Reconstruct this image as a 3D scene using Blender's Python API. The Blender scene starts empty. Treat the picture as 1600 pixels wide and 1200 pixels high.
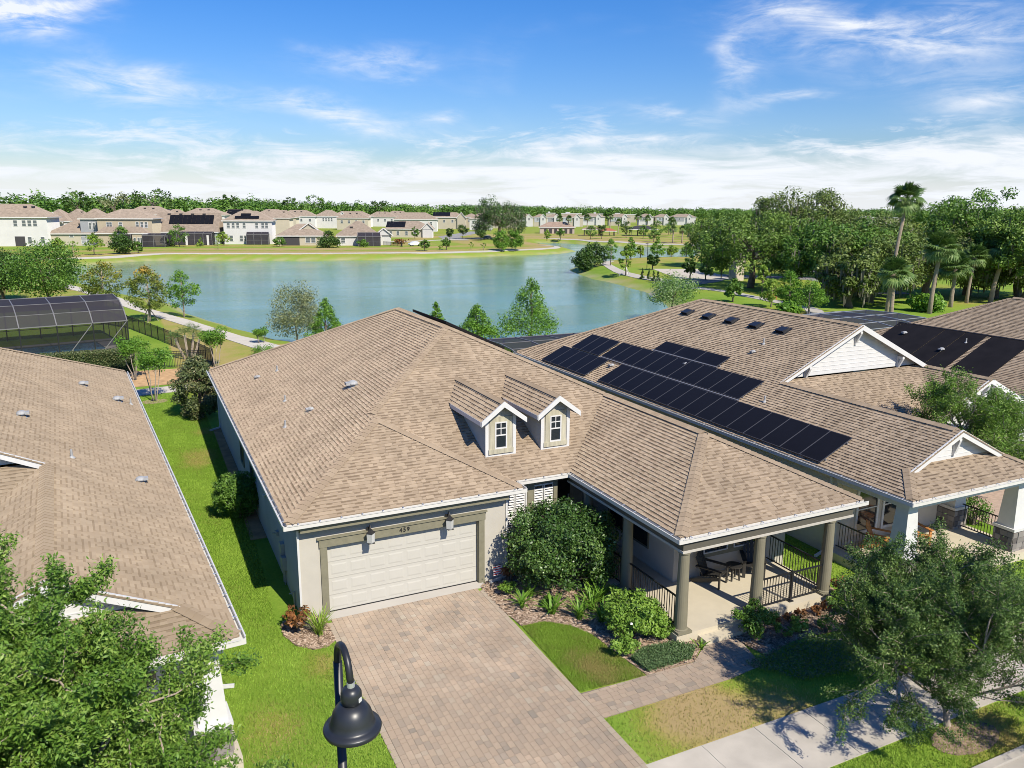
import bpy, bmesh, math, random
import numpy as np
from mathutils import Vector, Matrix

# ------------------------------------------------------------------ camera, sky, sun, exposure
S = bpy.context.scene
COL = S.collection
YAW, PITCH, ROLL, FOC = 0.4459, 0.2186, -0.0063, 1235.96
CAM = Vector((-3.3191, -21.6822, 12.0109))
cd = bpy.data.cameras.new('camera'); cam = bpy.data.objects.new('camera', cd); COL.objects.link(cam)
cd.sensor_width = 36.0; cd.lens = FOC / 1600 * 36; cd.clip_start = 0.1; cd.clip_end = 9000
R0 = Vector((math.cos(YAW), -math.sin(YAW), 0)); FH = Vector((math.sin(YAW), math.cos(YAW), 0))
FW = FH * math.cos(PITCH) - Vector((0, 0, 1)) * math.sin(PITCH)
UP = FH * math.sin(PITCH) + Vector((0, 0, 1)) * math.cos(PITCH)
R1 = R0 * math.cos(ROLL) - UP * math.sin(ROLL); U1 = R0 * math.sin(ROLL) + UP * math.cos(ROLL)
cam.matrix_world = Matrix(((R1.x, U1.x, -FW.x, CAM.x), (R1.y, U1.y, -FW.y, CAM.y), (R1.z, U1.z, -FW.z, CAM.z), (0, 0, 0, 1)))
S.camera = cam

SUN = Vector((0.56, -3.26, 3.21)).normalized()
CLOUDS = [(0.90, 0.180, 0.13, 0.026, 1.15, 0.0), (0.79, 0.203, 0.09, 0.012, 0.8, -.1), (0.985, 0.122, 0.06, 0.018, 0.9, .05), (-0.09, 0.196, 0.05, 0.022, 1.9, 0), (-0.02, 0.202, 0.03, 0.008, 1.0, 0),
          (0.03, 0.128, 0.06, 0.022, 1.1, -.1), (0.235, 0.100, 0.10, 0.014, 0.95, -.12), (0.355, 0.109, 0.022, 0.007, 0.8, 0), (0.275, 0.170, 0.07, 0.014, 0.65, 0.1), (0.70, 0.160, 0.03, 0.035, 0.5, .9), (0.76, 0.126, 0.05, 0.006, .8, .05), (0.62, 0.110, 0.05, .006, .55, 0), (0.62, 0.082, 0.07, .010, .9, 0.03)]
W = bpy.data.worlds.new('World'); S.world = W; W.use_nodes = True
nt = W.node_tree; nt.nodes.clear()
def N(t, typ, **kw):
    n = t.nodes.new(typ)
    for k, v in kw.items(): setattr(n, k, v)
    return n
sky = N(nt, 'ShaderNodeTexSky', sky_type='NISHITA', sun_disc=False)
sky.sun_elevation = math.asin(SUN.z); sky.sun_rotation = math.atan2(SUN.x, SUN.y)
sky.air_density = 1.3; sky.dust_density = 0.3; sky.ozone_density = 3.5
hsv = N(nt, 'ShaderNodeHueSaturation'); hsv.inputs['Saturation'].default_value = 1.45; hsv.inputs['Value'].default_value = 1.02
nt.links.new(sky.outputs[0], hsv.inputs['Color'])
tc = N(nt, 'ShaderNodeTexCoord'); sep = N(nt, 'ShaderNodeSeparateXYZ'); nt.links.new(tc.outputs['Generated'], sep.inputs[0])
def M_(t, op, a, b=None, clamp=False):
    n = N(t, 'ShaderNodeMath', operation=op, use_clamp=clamp)
    for i, v in enumerate((a, b)):
        if v is None: continue
        if isinstance(v, (int, float)): n.inputs[i].default_value = v
        else: t.links.new(v, n.inputs[i])
    return n.outputs[0]
tint = N(nt, 'ShaderNodeMix', data_type='RGBA', blend_type='MULTIPLY'); tint.inputs['Factor'].default_value = 1
nt.links.new(hsv.outputs[0], tint.inputs['A']); tint.inputs['B'].default_value = (0.60, 0.70, 1.04, 1)
# clouds by azimuth and elevation: wispy streaks, thick towards the horizon
AZ = M_(nt, 'ARCTAN2', sep.outputs[0], sep.outputs[1]); EL = M_(nt, 'ARCSINE', sep.outputs[2])
cmb = N(nt, 'ShaderNodeCombineXYZ'); nt.links.new(AZ, cmb.inputs[0]); nt.links.new(EL, cmb.inputs[1])
def noise(scale, sx, sy, rot, detail, off, dist=0.5, rough=0.62):
    mp = N(nt, 'ShaderNodeMapping'); mp.inputs['Rotation'].default_value = (0, 0, rot); mp.inputs['Scale'].default_value = (sx, sy, 1); mp.inputs['Location'].default_value = off
    nt.links.new(cmb.outputs[0], mp.inputs[0])
    nz = N(nt, 'ShaderNodeTexNoise'); nz.inputs['Scale'].default_value = scale; nz.inputs['Detail'].default_value = detail
    nz.inputs['Roughness'].default_value = rough; nz.inputs['Distortion'].default_value = dist
    nt.links.new(mp.outputs[0], nz.inputs['Vector']); return nz.outputs[0]
def ss(v, lo, hi):
    mr = N(nt, 'ShaderNodeMapRange', interpolation_type='SMOOTHSTEP'); mr.inputs['From Min'].default_value = lo; mr.inputs['From Max'].default_value = hi
    if isinstance(v, (int, float)): mr.inputs[0].default_value = v
    else: nt.links.new(v, mr.inputs[0])
    return mr.outputs[0]
wa = M_(nt, 'MULTIPLY', M_(nt, 'SUBTRACT', noise(3.0, 1, 3, 0.1, 5, (5, 2, 0)), 0.5), 0.22)
we = M_(nt, 'MULTIPLY', M_(nt, 'SUBTRACT', noise(3.5, 1, 3, 0.1, 5, (1, 7, 0)), 0.5), 0.10)
AZw = M_(nt, 'ADD', AZ, wa); ELw = M_(nt, 'ADD', EL, we)
def blob(az, el, sa, se, amp, tilt=0.0):
    da = M_(nt, 'SUBTRACT', AZw, az); de = M_(nt, 'SUBTRACT', M_(nt, 'SUBTRACT', ELw, el), M_(nt, 'MULTIPLY', da, tilt))
    da = M_(nt, 'DIVIDE', da, sa); de = M_(nt, 'DIVIDE', de, se)
    d2 = M_(nt, 'ADD', M_(nt, 'MULTIPLY', da, da), M_(nt, 'MULTIPLY', de, de))
    return M_(nt, 'MULTIPLY', M_(nt, 'EXPONENT', M_(nt, 'MULTIPLY', d2, -1.0)), amp)
streak = ss(noise(9.0, 1.0, 4.2, -0.12, 12, (0.3, 0.2, 0), 0.9, .66), 0.36, 0.70)
puff = ss(noise(16.0, 1.0, 2.4, 0.2, 12, (3.1, 1.2, 0), 0.6), 0.34, 0.66)
far = M_(nt, 'MULTIPLY', ss(noise(1.7, 1, 2.4, 0, 4, (8, 3, 0)), .55, .80), 0.4)     # the same kind of cloud all round the sky
B = [blob(*q) for q in CLOUDS]
tot = far
for q in B: tot = M_(nt, 'ADD', tot, q)
wisps = M_(nt, 'MULTIPLY', tot, M_(nt, 'ADD', M_(nt, 'MULTIPLY', streak, 0.75), M_(nt, 'MULTIPLY', puff, 0.35)))
edge = M_(nt, 'ADD', M_(nt, 'ADD', 0.092, M_(nt, 'MULTIPLY', M_(nt, 'SUBTRACT', noise(2.2, 1, 1, 0, 6, (2, 2, 0)), 0.5), 0.10)), M_(nt, 'MULTIPLY', M_(nt, 'SUBTRACT', streak, 0.5), 0.035))
bandm = ss(M_(nt, 'SUBTRACT', edge, ELw), -0.006, 0.045)
lay = noise(5.0, 1.0, 7.0, -0.05, 10, (4, 4, 0), 0.7)
bandm = M_(nt, 'MULTIPLY', bandm, M_(nt, 'ADD', 0.40, M_(nt, 'MULTIPLY', ss(lay, .32, .56), 0.60)))
low = ss(M_(nt, 'MULTIPLY', EL, -1.0), -0.07, -0.005)
bandm = M_(nt, 'MAXIMUM', bandm, M_(nt, 'MULTIPLY', low, 0.80))
cov = M_(nt, 'MAXIMUM', M_(nt, 'MINIMUM', wisps, 0.95), bandm, clamp=True)
mx = N(nt, 'ShaderNodeMix', data_type='RGBA'); nt.links.new(cov, mx.inputs['Factor']); nt.links.new(tint.outputs['Result'], mx.inputs['A'])
mx.inputs['B'].default_value = (7.3, 7.6, 8.15, 1)
bg = N(nt, 'ShaderNodeBackground'); bg.inputs['Strength'].default_value = 0.10
wo = N(nt, 'ShaderNodeOutputWorld'); nt.links.new(mx.outputs['Result'], bg.inputs['Color']); nt.links.new(bg.outputs[0], wo.inputs[0])

sl = bpy.data.lights.new('sun', 'SUN'); sl.energy = 4.9; sl.angle = math.radians(0.5); sl.color = (1.0, 0.93, 0.80)
so = bpy.data.objects.new('sun', sl); COL.objects.link(so); so.location = (0, -60, 60)
so.rotation_euler = (-SUN).to_track_quat('-Z', 'Y').to_euler()
vs = S.view_settings; vs.view_transform = 'Standard'; vs.look = 'None'; vs.gamma = 1; vs.exposure = 0.36; vs.use_curve_mapping = False
S.cycles.pixel_filter_type = 'BLACKMAN_HARRIS'; S.cycles.filter_width = 0.9; S.cycles.max_bounces = 6; S.cycles.transparent_max_bounces = 24

rng = np.random.default_rng(7); random.seed(7)

# ------------------------------------------------------------------ helpers
def mat(name, col, rough=0.8, var=0.0, scale=6.0, bump=0.0, bscale=60.0, spec=0.3, metal=0.0, ramp=None, trans=0.0, stretch=None, alpha=None, attr='tone'):
    m = bpy.data.materials.new(name); m.use_nodes = True; t = m.node_tree
    b = t.nodes['Principled BSDF']; b.inputs['Roughness'].default_value = rough; b.inputs['Metallic'].default_value = metal
    b.inputs['Specular IOR Level'].default_value = spec
    if rough > .88 and 'Diffuse Roughness' in b.inputs: b.inputs['Diffuse Roughness'].default_value = 1.0
    tcn = N(t, 'ShaderNodeTexCoord'); vec = tcn.outputs['Object']
    if stretch:
        mp = N(t, 'ShaderNodeMapping'); mp.inputs['Scale'].default_value = stretch; t.links.new(vec, mp.inputs[0]); vec = mp.outputs[0]
    c = None
    if ramp:
        a = N(t, 'ShaderNodeAttribute', attribute_name=attr); cr = N(t, 'ShaderNodeValToRGB')
        el = cr.color_ramp.elements
        while len(el) < len(ramp): el.new(0.5)
        for i, (p, k) in enumerate(ramp): el[i].position = p; el[i].color = (*k, 1)
        t.links.new(a.outputs['Fac'], cr.inputs[0]); c = cr.outputs[0]
    if var > 0:
        nz = N(t, 'ShaderNodeTexNoise'); nz.inputs['Scale'].default_value = scale; nz.inputs['Detail'].default_value = 6
        t.links.new(vec, nz.inputs['Vector'])
        mr = N(t, 'ShaderNodeMapRange'); mr.inputs['To Min'].default_value = 1 - var; mr.inputs['To Max'].default_value = 1 + var
        mr.inputs['From Min'].default_value = 0.25; mr.inputs['From Max'].default_value = 0.75
        t.links.new(nz.outputs[0], mr.inputs[0])
        mm = N(t, 'ShaderNodeMix', data_type='RGBA', blend_type='MULTIPLY'); mm.inputs['Factor'].default_value = 1
        if c is not None: t.links.new(c, mm.inputs['A'])
        else: mm.inputs['A'].default_value = (*col, 1)
        t.links.new(mr.outputs[0], mm.inputs['B']); c = mm.outputs['Result']
    if c is not None: t.links.new(c, b.inputs['Base Color'])
    else: b.inputs['Base Color'].default_value = (*col, 1)
    if bump > 0:
        nz = N(t, 'ShaderNodeTexNoise'); nz.inputs['Scale'].default_value = bscale; nz.inputs['Detail'].default_value = 4
        t.links.new(vec, nz.inputs['Vector'])
        bp = N(t, 'ShaderNodeBump'); bp.inputs['Strength'].default_value = bump; bp.inputs['Distance'].default_value = 0.02
        t.links.new(nz.outputs[0], bp.inputs['Height']); t.links.new(bp.outputs[0], b.inputs['Normal'])
    out = t.nodes['Material Output']
    if trans > 0:
        tr = N(t, 'ShaderNodeBsdfTranslucent'); ms = N(t, 'ShaderNodeMixShader'); ms.inputs[0].default_value = trans
        if c is not None: t.links.new(c, tr.inputs['Color'])
        else: tr.inputs['Color'].default_value = (*col, 1)
        t.links.new(b.outputs[0], ms.inputs[1]); t.links.new(tr.outputs[0], ms.inputs[2]); t.links.new(ms.outputs[0], out.inputs[0])
    if alpha is not None:
        tp = N(t, 'ShaderNodeBsdfTransparent'); ms = N(t, 'ShaderNodeMixShader'); ms.inputs[0].default_value = alpha
        t.links.new(tp.outputs[0], ms.inputs[1]); t.links.new(b.outputs[0], ms.inputs[2]); t.links.new(ms.outputs[0], out.inputs[0])
    return m

def mesh_np(name, V, F, mats, tone=None, mi=None, smooth=False):
    """F: (n,k) int array of equal-size faces"""
    V = np.asarray(V, np.float32); F = np.asarray(F, np.int32)
    me = bpy.data.meshes.new(name); n, k = F.shape
    me.vertices.add(len(V)); me.vertices.foreach_set('co', V.ravel())
    me.loops.add(n * k); me.loops.foreach_set('vertex_index', F.ravel())
    me.polygons.add(n); me.polygons.foreach_set('loop_start', np.arange(0, n * k, k, dtype=np.int32))
    me.polygons.foreach_set('loop_total', np.full(n, k, np.int32))
    if mi is not None: me.polygons.foreach_set('material_index', np.asarray(mi, np.int32))
    if smooth: me.polygons.foreach_set('use_smooth', np.ones(n, bool))
    for m in mats: me.materials.append(m)
    if tone is not None:
        a = me.attributes.new('tone', 'FLOAT', 'FACE'); a.data.foreach_set('value', np.asarray(tone, np.float32))
    me.update(calc_edges=True); me.validate()
    return me

class MB:
    def __init__(s): s.v = []; s.f = []; s.m = []; s.t = []
    def add(s, vs, fs, m=0, tone=0.5):
        o = len(s.v); s.v += [tuple(v) for v in vs]; s.f += [[i + o for i in f] for f in fs]; s.m += [m] * len(fs); s.t += [tone] * len(fs)
        return s
    def box(s, x0, y0, z0, x1, y1, z1, m=0, tone=0.5):
        x0, x1 = min(x0, x1), max(x0, x1); y0, y1 = min(y0, y1), max(y0, y1); z0, z1 = min(z0, z1), max(z0, z1)
        return s.add([(x0, y0, z0), (x1, y0, z0), (x1, y1, z0), (x0, y1, z0), (x0, y0, z1), (x1, y0, z1), (x1, y1, z1), (x0, y1, z1)],
              [(0, 3, 2, 1), (4, 5, 6, 7), (0, 1, 5, 4), (1, 2, 6, 5), (2, 3, 7, 6), (3, 0, 4, 7)], m, tone)
    def bar(s, a, b, w, h=None, m=0, up=(0, 0, 1)):
        """a box along segment a-b of width w (sideways) and height h"""
        a, b = Vector(a), Vector(b); h = w if h is None else h; d = (b - a).normalized(); u = Vector(up)
        if abs(d.dot(u)) > 0.99: u = Vector((0, 1, 0))
        r = d.cross(u).normalized(); u = r.cross(d)
        vs = []
        for p in (a, b):
            for i, j in ((-1, -1), (1, -1), (1, 1), (-1, 1)): vs.append(p + r * (i * w / 2) + u * (j * h / 2))
        return s.add(vs, [(0, 1, 2, 3), (7, 6, 5, 4), (0, 4, 5, 1), (1, 5, 6, 2), (2, 6, 7, 3), (3, 7, 4, 0)], m)
    def tube(s, pts, rad, n=8, m=0, cap=True):
        pts = [Vector(p) for p in pts]; rad = rad if hasattr(rad, '__len__') else [rad] * len(pts); vs = []; fs = []
        prev = None
        for i, p in enumerate(pts):
            d = (pts[min(i + 1, len(pts) - 1)] - pts[max(i - 1, 0)]).normalized()
            u = prev if prev is not None else (Vector((1, 0, 0)) if abs(d.x) < 0.9 else Vector((0, 1, 0)))
            r = (u - d * u.dot(d)).normalized(); prev = r; q = d.cross(r)
            for k in range(n):
                t = 2 * math.pi * k / n; vs.append(p + (r * math.cos(t) + q * math.sin(t)) * rad[i])
        for i in range(len(pts) - 1):
            for k in range(n): fs.append((i * n + k, i * n + (k + 1) % n, (i + 1) * n + (k + 1) % n, (i + 1) * n + k))
        if cap: fs.append(tuple(range(n))[::-1]); fs.append(tuple((len(pts) - 1) * n + k for k in range(n)))
        return s.add(vs, fs, m)
    def lathe(s, prof, n=24, c=(0, 0, 0), m=0):
        vs = []; fs = []
        for r, z in prof:
            for k in range(n): t = 2 * math.pi * k / n; vs.append((c[0] + r * math.cos(t), c[1] + r * math.sin(t), c[2] + z))
        for i in range(len(prof) - 1):
            for k in range(n): fs.append((i * n + k, i * n + (k + 1) % n, (i + 1) * n + (k + 1) % n, (i + 1) * n + k))
        return s.add(vs, fs, m)
    def prism(s, poly, z0, z1, m=0):
        n = len(poly); vs = [(x, y, z0) for x, y in poly] + [(x, y, z1) for x, y in poly]
        return s.add(vs, [tuple(range(n))[::-1], tuple(range(n, 2 * n))] + [(i, (i + 1) % n, n + (i + 1) % n, n + i) for i in range(n)], m)
    def slab(s, poly3, d, m=0):
        """polygon in 3D thickened downward by d"""
        n = len(poly3); vs = list(poly3) + [(x, y, z - d) for x, y, z in poly3]
        return s.add(vs, [tuple(range(n)), tuple(range(n, 2 * n))[::-1]] + [(i, n + i, n + (i + 1) % n, (i + 1) % n) for i in range(n)], m)
    def mesh(s, name, mats, smooth=False):
        me = bpy.data.meshes.new(name); me.from_pydata(s.v, [], s.f)
        for m in mats: me.materials.append(m)
        me.polygons.foreach_set('material_index', s.m)
        if smooth: me.polygons.foreach_set('use_smooth', [True] * len(s.f))
        a = me.attributes.new('tone', 'FLOAT', 'FACE'); a.data.foreach_set('value', s.t)
        me.update(); return me

def obj(name, me, parent=None, mats=None, loc=None, kind=None, smooth=False, label=None, matrix=None):
    if isinstance(me, MB): me = me.mesh(name, mats if isinstance(mats, (list, tuple)) else [mats], smooth)
    o = bpy.data.objects.new(name, me); COL.objects.link(o)
    if parent: o.parent = parent
    if loc is not None: o.location = loc
    if matrix is not None: o.matrix_local = matrix
    if kind: o['kind'] = kind
    if label: o['label'] = label
    return o
def tag(o, label, cat, group=None):
    o['label'] = label; o['category'] = cat
    if group: o['group'] = group
    return o
def thing(name, label, cat, loc=(0, 0, 0), rz=0.0, group=None, scale=None):
    o = bpy.data.objects.new(name, None); COL.objects.link(o); o.location = loc; o.rotation_euler = (0, 0, rz)
    if scale: o.scale = scale
    return tag(o, label, cat, group)
def dup(root, loc, rz, label, group=None, scale=None):
    r = root.copy(); COL.objects.link(r); r.location = loc; r.rotation_euler = (0, 0, rz); r['label'] = label
    if group: r['group'] = group
    if scale: r.scale = scale
    for c0 in root.children:
        c = c0.copy(); COL.objects.link(c); c.parent = r
        for g0 in c0.children:
            g = g0.copy(); COL.objects.link(g); g.parent = c
    return r
def mirror(poly, m): return [(m * p[0],) + tuple(p[1:]) for p in poly]

# ------------------------------------------------------------------ materials
ROOF_RAMP = [(0.0, (0.1808, 0.1315, 0.0872)), (0.35, (0.2204, 0.1626, 0.1099)), (0.5, (0.2954, 0.2248, 0.155)), (1.0, (0.3922, 0.3071, 0.2162))]
roof_m = mat('shingle', (0.3, 0.22, 0.15), 0.92, 0.16, 0.7, 0.35, 90, 0.15, ramp=ROOF_RAMP)
ROOF2 = [(0.0, (0.1315, 0.0948, 0.064)), (0.35, (0.1853, 0.1383, 0.0947)), (0.5, (0.2927, 0.2238, 0.1534)), (1.0, (0.4097, 0.3193, 0.2243))]
roof2_m = mat('shingle_contrast', (0.3, 0.22, 0.15), 0.92, 0.14, 0.7, 0.35, 90, 0.15, ramp=ROOF2)
ROOF3 = [(0.0, (0.1925, 0.1457, 0.0972)), (0.35, (0.2196, 0.1681, 0.1134)), (0.5, (0.25, 0.1931, 0.1324)), (1.0, (0.3041, 0.2417, 0.1694))]
roof3_m = mat('shingle_faded', (0.3, 0.22, 0.15), 0.92, 0.16, 0.9, 0.35, 90, 0.15, ramp=ROOF3)
farroof_m = mat('far_shingle', (0.285, 0.228, 0.178), 0.95, 0.22, 1.2, 0, spec=0.1)
white_m = mat('white_paint', (0.60, 0.59, 0.565), 0.5, 0.05, 4, spec=0.4)
gutter_m = mat('gutter_white', (0.61, 0.59, 0.54), 0.35, 0.05, 3, spec=0.5)
stucco_m = mat('pale_stucco', (0.46, 0.432, 0.372), 0.9, 0.07, 1.2, 0.25, 120, 0.2)
stuccob_m = mat('beige_stucco', (0.60, 0.54, 0.44), 0.9, 0.06, 3, 0.25, 120, 0.2)
olive_m = mat('olive_trim', (0.205, 0.19, 0.13), 0.7, 0.12, 6, spec=0.3)
column_m = mat('column_olive', (0.20, 0.182, 0.125), 0.75, 0.06, 4, spec=0.3)
wood_trim_m = mat('weathered_trim', (0.40, 0.37, 0.27), 0.8, 0.3, 9, stretch=(1, 1, 0.15))
door_m = mat('garage_cream', (0.50, 0.478, 0.42), 0.45, 0.03, 2, spec=0.4)
black_m = mat('black_metal', (0.018, 0.018, 0.02), 0.4, spec=0.5)
iron_m = mat('dark_fixture', (0.03, 0.028, 0.026), 0.45, spec=0.5)
glass_m = mat('window_glass', (0.02, 0.026, 0.03), 0.08, spec=0.8)
fglass_m = mat('far_glass', (0.10, 0.115, 0.125), 0.15, spec=0.8)
lant_m = mat('lantern_glass', (0.55, 0.55, 0.52), 0.25, spec=0.6)
conc_m = mat('concrete', (0.40, 0.365, 0.31), 0.9, 0.14, 1.3, 0.15, 60, 0.2)
pathc_m = mat('path_concrete', (0.36, 0.335, 0.295), 0.9, 0.08, 0.6, spec=0.2)
slab_m = mat('porch_slab', (0.52, 0.46, 0.345), 0.85, 0.06, 2, spec=0.25)
PAV = [(0.0, (0.2187, 0.1863, 0.1513)), (0.35, (0.2761, 0.2241, 0.1716)), (0.65, (0.3263, 0.2526, 0.185)), (1.0, (0.3227, 0.2761, 0.2139))]
paver_m = mat('paver', (0.4, 0.3, 0.22), 0.9, 0.20, 0.8, 0.25, 90, 0.2, ramp=PAV)
joint_m = mat('joint_sand', (0.17, 0.14, 0.11), 1.0, 0.2, 8)
mulch_m = mat('mulch', (0.27, 0.195, 0.138), 1.0, 0.5, 14, 0.9, 40, 0.1)
soil_m = mat('brown_soil', (0.33, 0.215, 0.115), 1.0, 0.3, 2.2, 0.6, 20, 0.1)
chip_m = mat('mulch_chip', (0.3, 0.2, 0.14), 1.0, spec=0.1, ramp=[(0, (0.115, 0.078, 0.052)), (0.5, (0.30, 0.215, 0.150)), (1, (0.46, 0.36, 0.275))])
asph_m = mat('asphalt', (0.20, 0.195, 0.19), 0.95, 0.15, 0.5)
pv_m = mat('solar_cell', (0.011, 0.011, 0.014), 0.42, 0.2, 0.8, spec=0.06)
pvf_m = mat('solar_frame', (0.09, 0.09, 0.10), 0.4, metal=0.3)
mat_m = mat('pool_heater', (0.014, 0.0125, 0.013), 0.7, 0.25, 1.5, spec=0.1, stretch=(1, 1, 1))
alu_m = mat('aluminium', (0.60, 0.61, 0.62), 0.35, metal=0.6)
lead_m = mat('vent_grey', (0.36, 0.36, 0.35), 0.5, 0.1, 8)
bark_m = mat('bark', (0.17, 0.135, 0.105), 0.95, 0.35, 9, 0.6, 30, stretch=(1, 1, 0.3))
palebark_m = mat('pale_bark', (0.33, 0.275, 0.215), 0.95, 0.25, 9, 0.4, 30, stretch=(1, 1, 0.3))
palmbark_m = mat('palm_bark', (0.36, 0.29, 0.22), 0.95, 0.3, 6, 0.6, 12, stretch=(0.6, 0.6, 4))
stone_m = mat('stone', (0.25, 0.22, 0.19), 0.9, spec=0.2, ramp=[(0, (0.12, 0.105, 0.095)), (0.5, (0.22, 0.20, 0.18)), (1, (0.32, 0.29, 0.26))])
orangewood_m = mat('orange_wood', (0.42, 0.185, 0.06), 0.55, 0.25, 8, stretch=(1, 1, 0.2))
screen_m = mat('insect_screen', (0.015, 0.014, 0.016), 0.7, alpha=0.52)
screend_m = mat('roof_screen', (0.035, 0.031, 0.037), 0.7, alpha=0.86)
bronze_m = mat('cage_bronze', (0.16, 0.155, 0.155), 0.45, spec=0.5)
flag_m = mat('flag', (0.75, 0.74, 0.74), 0.8)
flagr_m = mat('flag_red', (0.5, 0.03, 0.03), 0.8)
def leafmat(name, a, b, c, trans=0.22, rough=0.5, spec=0.35):
    return mat(name, b, rough, 0, spec=spec, ramp=[(0.0, a), (0.55, b), (1.0, c)], trans=trans)
LF = dict(
    oak=leafmat('leaf_live_oak', (0.052, 0.108, 0.014), (0.13, 0.225, 0.032), (0.26, 0.365, 0.08)),
    dark=leafmat('leaf_dark', (0.026, 0.058, 0.010), (0.056, 0.118, 0.018), (0.15, 0.235, 0.05)),
    moss_oak=leafmat('leaf_mossy_oak', (0.055, 0.095, 0.016), (0.135, 0.195, 0.038), (0.28, 0.34, 0.10)),
    bright=leafmat('leaf_bright', (0.070, 0.17, 0.016), (0.140, 0.29, 0.028), (0.26, 0.43, 0.06), 0.3),
    lime=leafmat('leaf_lime', (0.14, 0.24, 0.03), (0.24, 0.37, 0.045), (0.40, 0.48, 0.09), 0.3),
    mid=leafmat('leaf_mid', (0.055, 0.125, 0.016), (0.105, 0.215, 0.028), (0.21, 0.335, 0.06)),
    maple=leafmat('leaf_red_maple', (0.06, 0.13, 0.018), (0.21, 0.24, 0.035), (0.66, 0.31, 0.055)),
    grey=leafmat('leaf_grey_twigs', (0.12, 0.15, 0.06), (0.23, 0.265, 0.11), (0.37, 0.38, 0.21), 0.2),
    pale=leafmat('leaf_pale', (0.10, 0.20, 0.04), (0.20, 0.33, 0.08), (0.55, 0.62, 0.38), 0.25),
    magnolia=leafmat('leaf_magnolia', (0.055, 0.085, 0.025), (0.115, 0.145, 0.05), (0.27, 0.24, 0.11), 0.1),
    shrub=leafmat('leaf_shrub', (0.024, 0.058, 0.010), (0.058, 0.125, 0.02), (0.20, 0.30, 0.08), 0.15, 0.38, 0.5),
    gard=leafmat('leaf_gardenia', (0.09, 0.18, 0.022), (0.20, 0.34, 0.045), (0.33, 0.47, 0.09), 0.25),
    croton=leafmat('leaf_croton', (0.06, 0.045, 0.02), (0.20, 0.085, 0.03), (0.42, 0.17, 0.05), 0.2),
    palm=leafmat('leaf_palm', (0.055, 0.105, 0.022), (0.105, 0.185, 0.042), (0.21, 0.29, 0.09), 0.2),
    young=leafmat('leaf_young_oak', (0.055, 0.125, 0.015), (0.14, 0.26, 0.034), (0.33, 0.44, 0.10), 0.25, .5, .3),
    young2=leafmat('leaf_street_oak', (0.036, 0.08, 0.015), (0.08, 0.15, 0.03), (0.22, 0.31, 0.08), 0.2, .5, .3),
    cover=leafmat('leaf_groundcover', (0.055, 0.105, 0.035), (0.105, 0.175, 0.06), (0.18, 0.26, 0.11)))
moss_m = leafmat('spanish_moss', (0.10, 0.10, 0.072), (0.19, 0.185, 0.135), (0.30, 0.285, 0.22), 0.15, 0.9, 0.1)
flower_m = mat('petal_white', (0.85, 0.84, 0.76), 0.6)
grass_m = leafmat('grass_blade', (0.40, 0.34, 0.12), (0.205, 0.335, 0.036), (0.345, 0.495, 0.075), 0.3, 0.7, 0.15)

# ------------------------------------------------------------------ the setting: ground, lake, paths
LAKE = np.array([(-13.8,142),(-11.8,136),(-9.1,126),(-4.7,113),(.6,99.3),(2.4,85.4),(5.1,75.2),(7.1,68.5),(9.6,59.7),(12,56),(18,52.5),(32,50),(45,51),(56,58),(66,70),(73.7,86.3),(77.7,101.6),(79.2,112.6),(81.9,123),(86.5,135),(91.3,141),(104.8,150.2),(113.7,154.7),(132.6,153.4),(153.7,174.7),(171,196.6),(171.9,205.4),(168.5,223.7),(160,234.4),(156.3,246.8),(153.7,262.6),(146.6,268),(133.8,242.8),(131.8,223.4),(128.2,208.2),(126.2,203.4),(116.4,195),(106.5,191.2),(97.2,191),(88.3,187.5),(75.9,185.7),(64.2,183.9),(53.9,184.8),(37.8,187.8),(25.7,192.3),(13.7,196.6),(1.8,200.9),(-4,197.8),(-13.4,189.3),(-15.8,187.9),(-21,165)])
LZ = -1.5
def lake_sd(x, y):
    """signed distance to the shoreline, positive on land"""
    x = np.asarray(x, float); y = np.asarray(y, float); d = np.full(x.shape, 1e9); inside = np.zeros(x.shape, bool)
    for (ax, ay), (bx, by) in zip(LAKE, np.roll(LAKE, -1, 0)):
        ex, ey = bx - ax, by - ay; t = np.clip(((x - ax) * ex + (y - ay) * ey) / (ex * ex + ey * ey), 0, 1)
        d = np.minimum(d, np.hypot(x - ax - t * ex, y - ay - t * ey))
        c = (ay > y) != (by > y)
        with np.errstate(divide='ignore', invalid='ignore'): xi = ax + (y - ay) / (by - ay if by != ay else 1e-9) * ex
        inside ^= c & (x < xi)
    return np.where(inside, -d, d)
def gz(x, y):
    sd = lake_sd(x, y) + 0.5 * np.sin(np.asarray(x) * 0.7) * np.cos(np.asarray(y) * 0.53) * 0.5
    s = np.clip((sd + 0.6) / 8.0, -0.4, 1); 
    return LZ + 1.5 * np.where(s > 0, s * (2 - s) * 0.999, s * 1.6)
def gz1(x, y): return float(gz(np.array([x]), np.array([y]))[0])
xs = np.concatenate([np.arange(-90, -8, 2.0), np.arange(-8, 20, .4), np.arange(20, 310, 2.0)]); ys = np.concatenate([np.arange(-30, -14, 2.0), np.arange(-14, 36, .5), np.arange(36, 330, 2.0)])
GX, GY = np.meshgrid(xs, ys); GZ = gz(GX, GY); SD = lake_sd(GX, GY)
nx, ny = len(xs), len(ys)
idx = np.arange(nx * ny).reshape(ny, nx)
F = np.stack([idx[:-1, :-1], idx[:-1, 1:], idx[1:, 1:], idx[1:, :-1]], -1).reshape(-1, 4)
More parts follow.
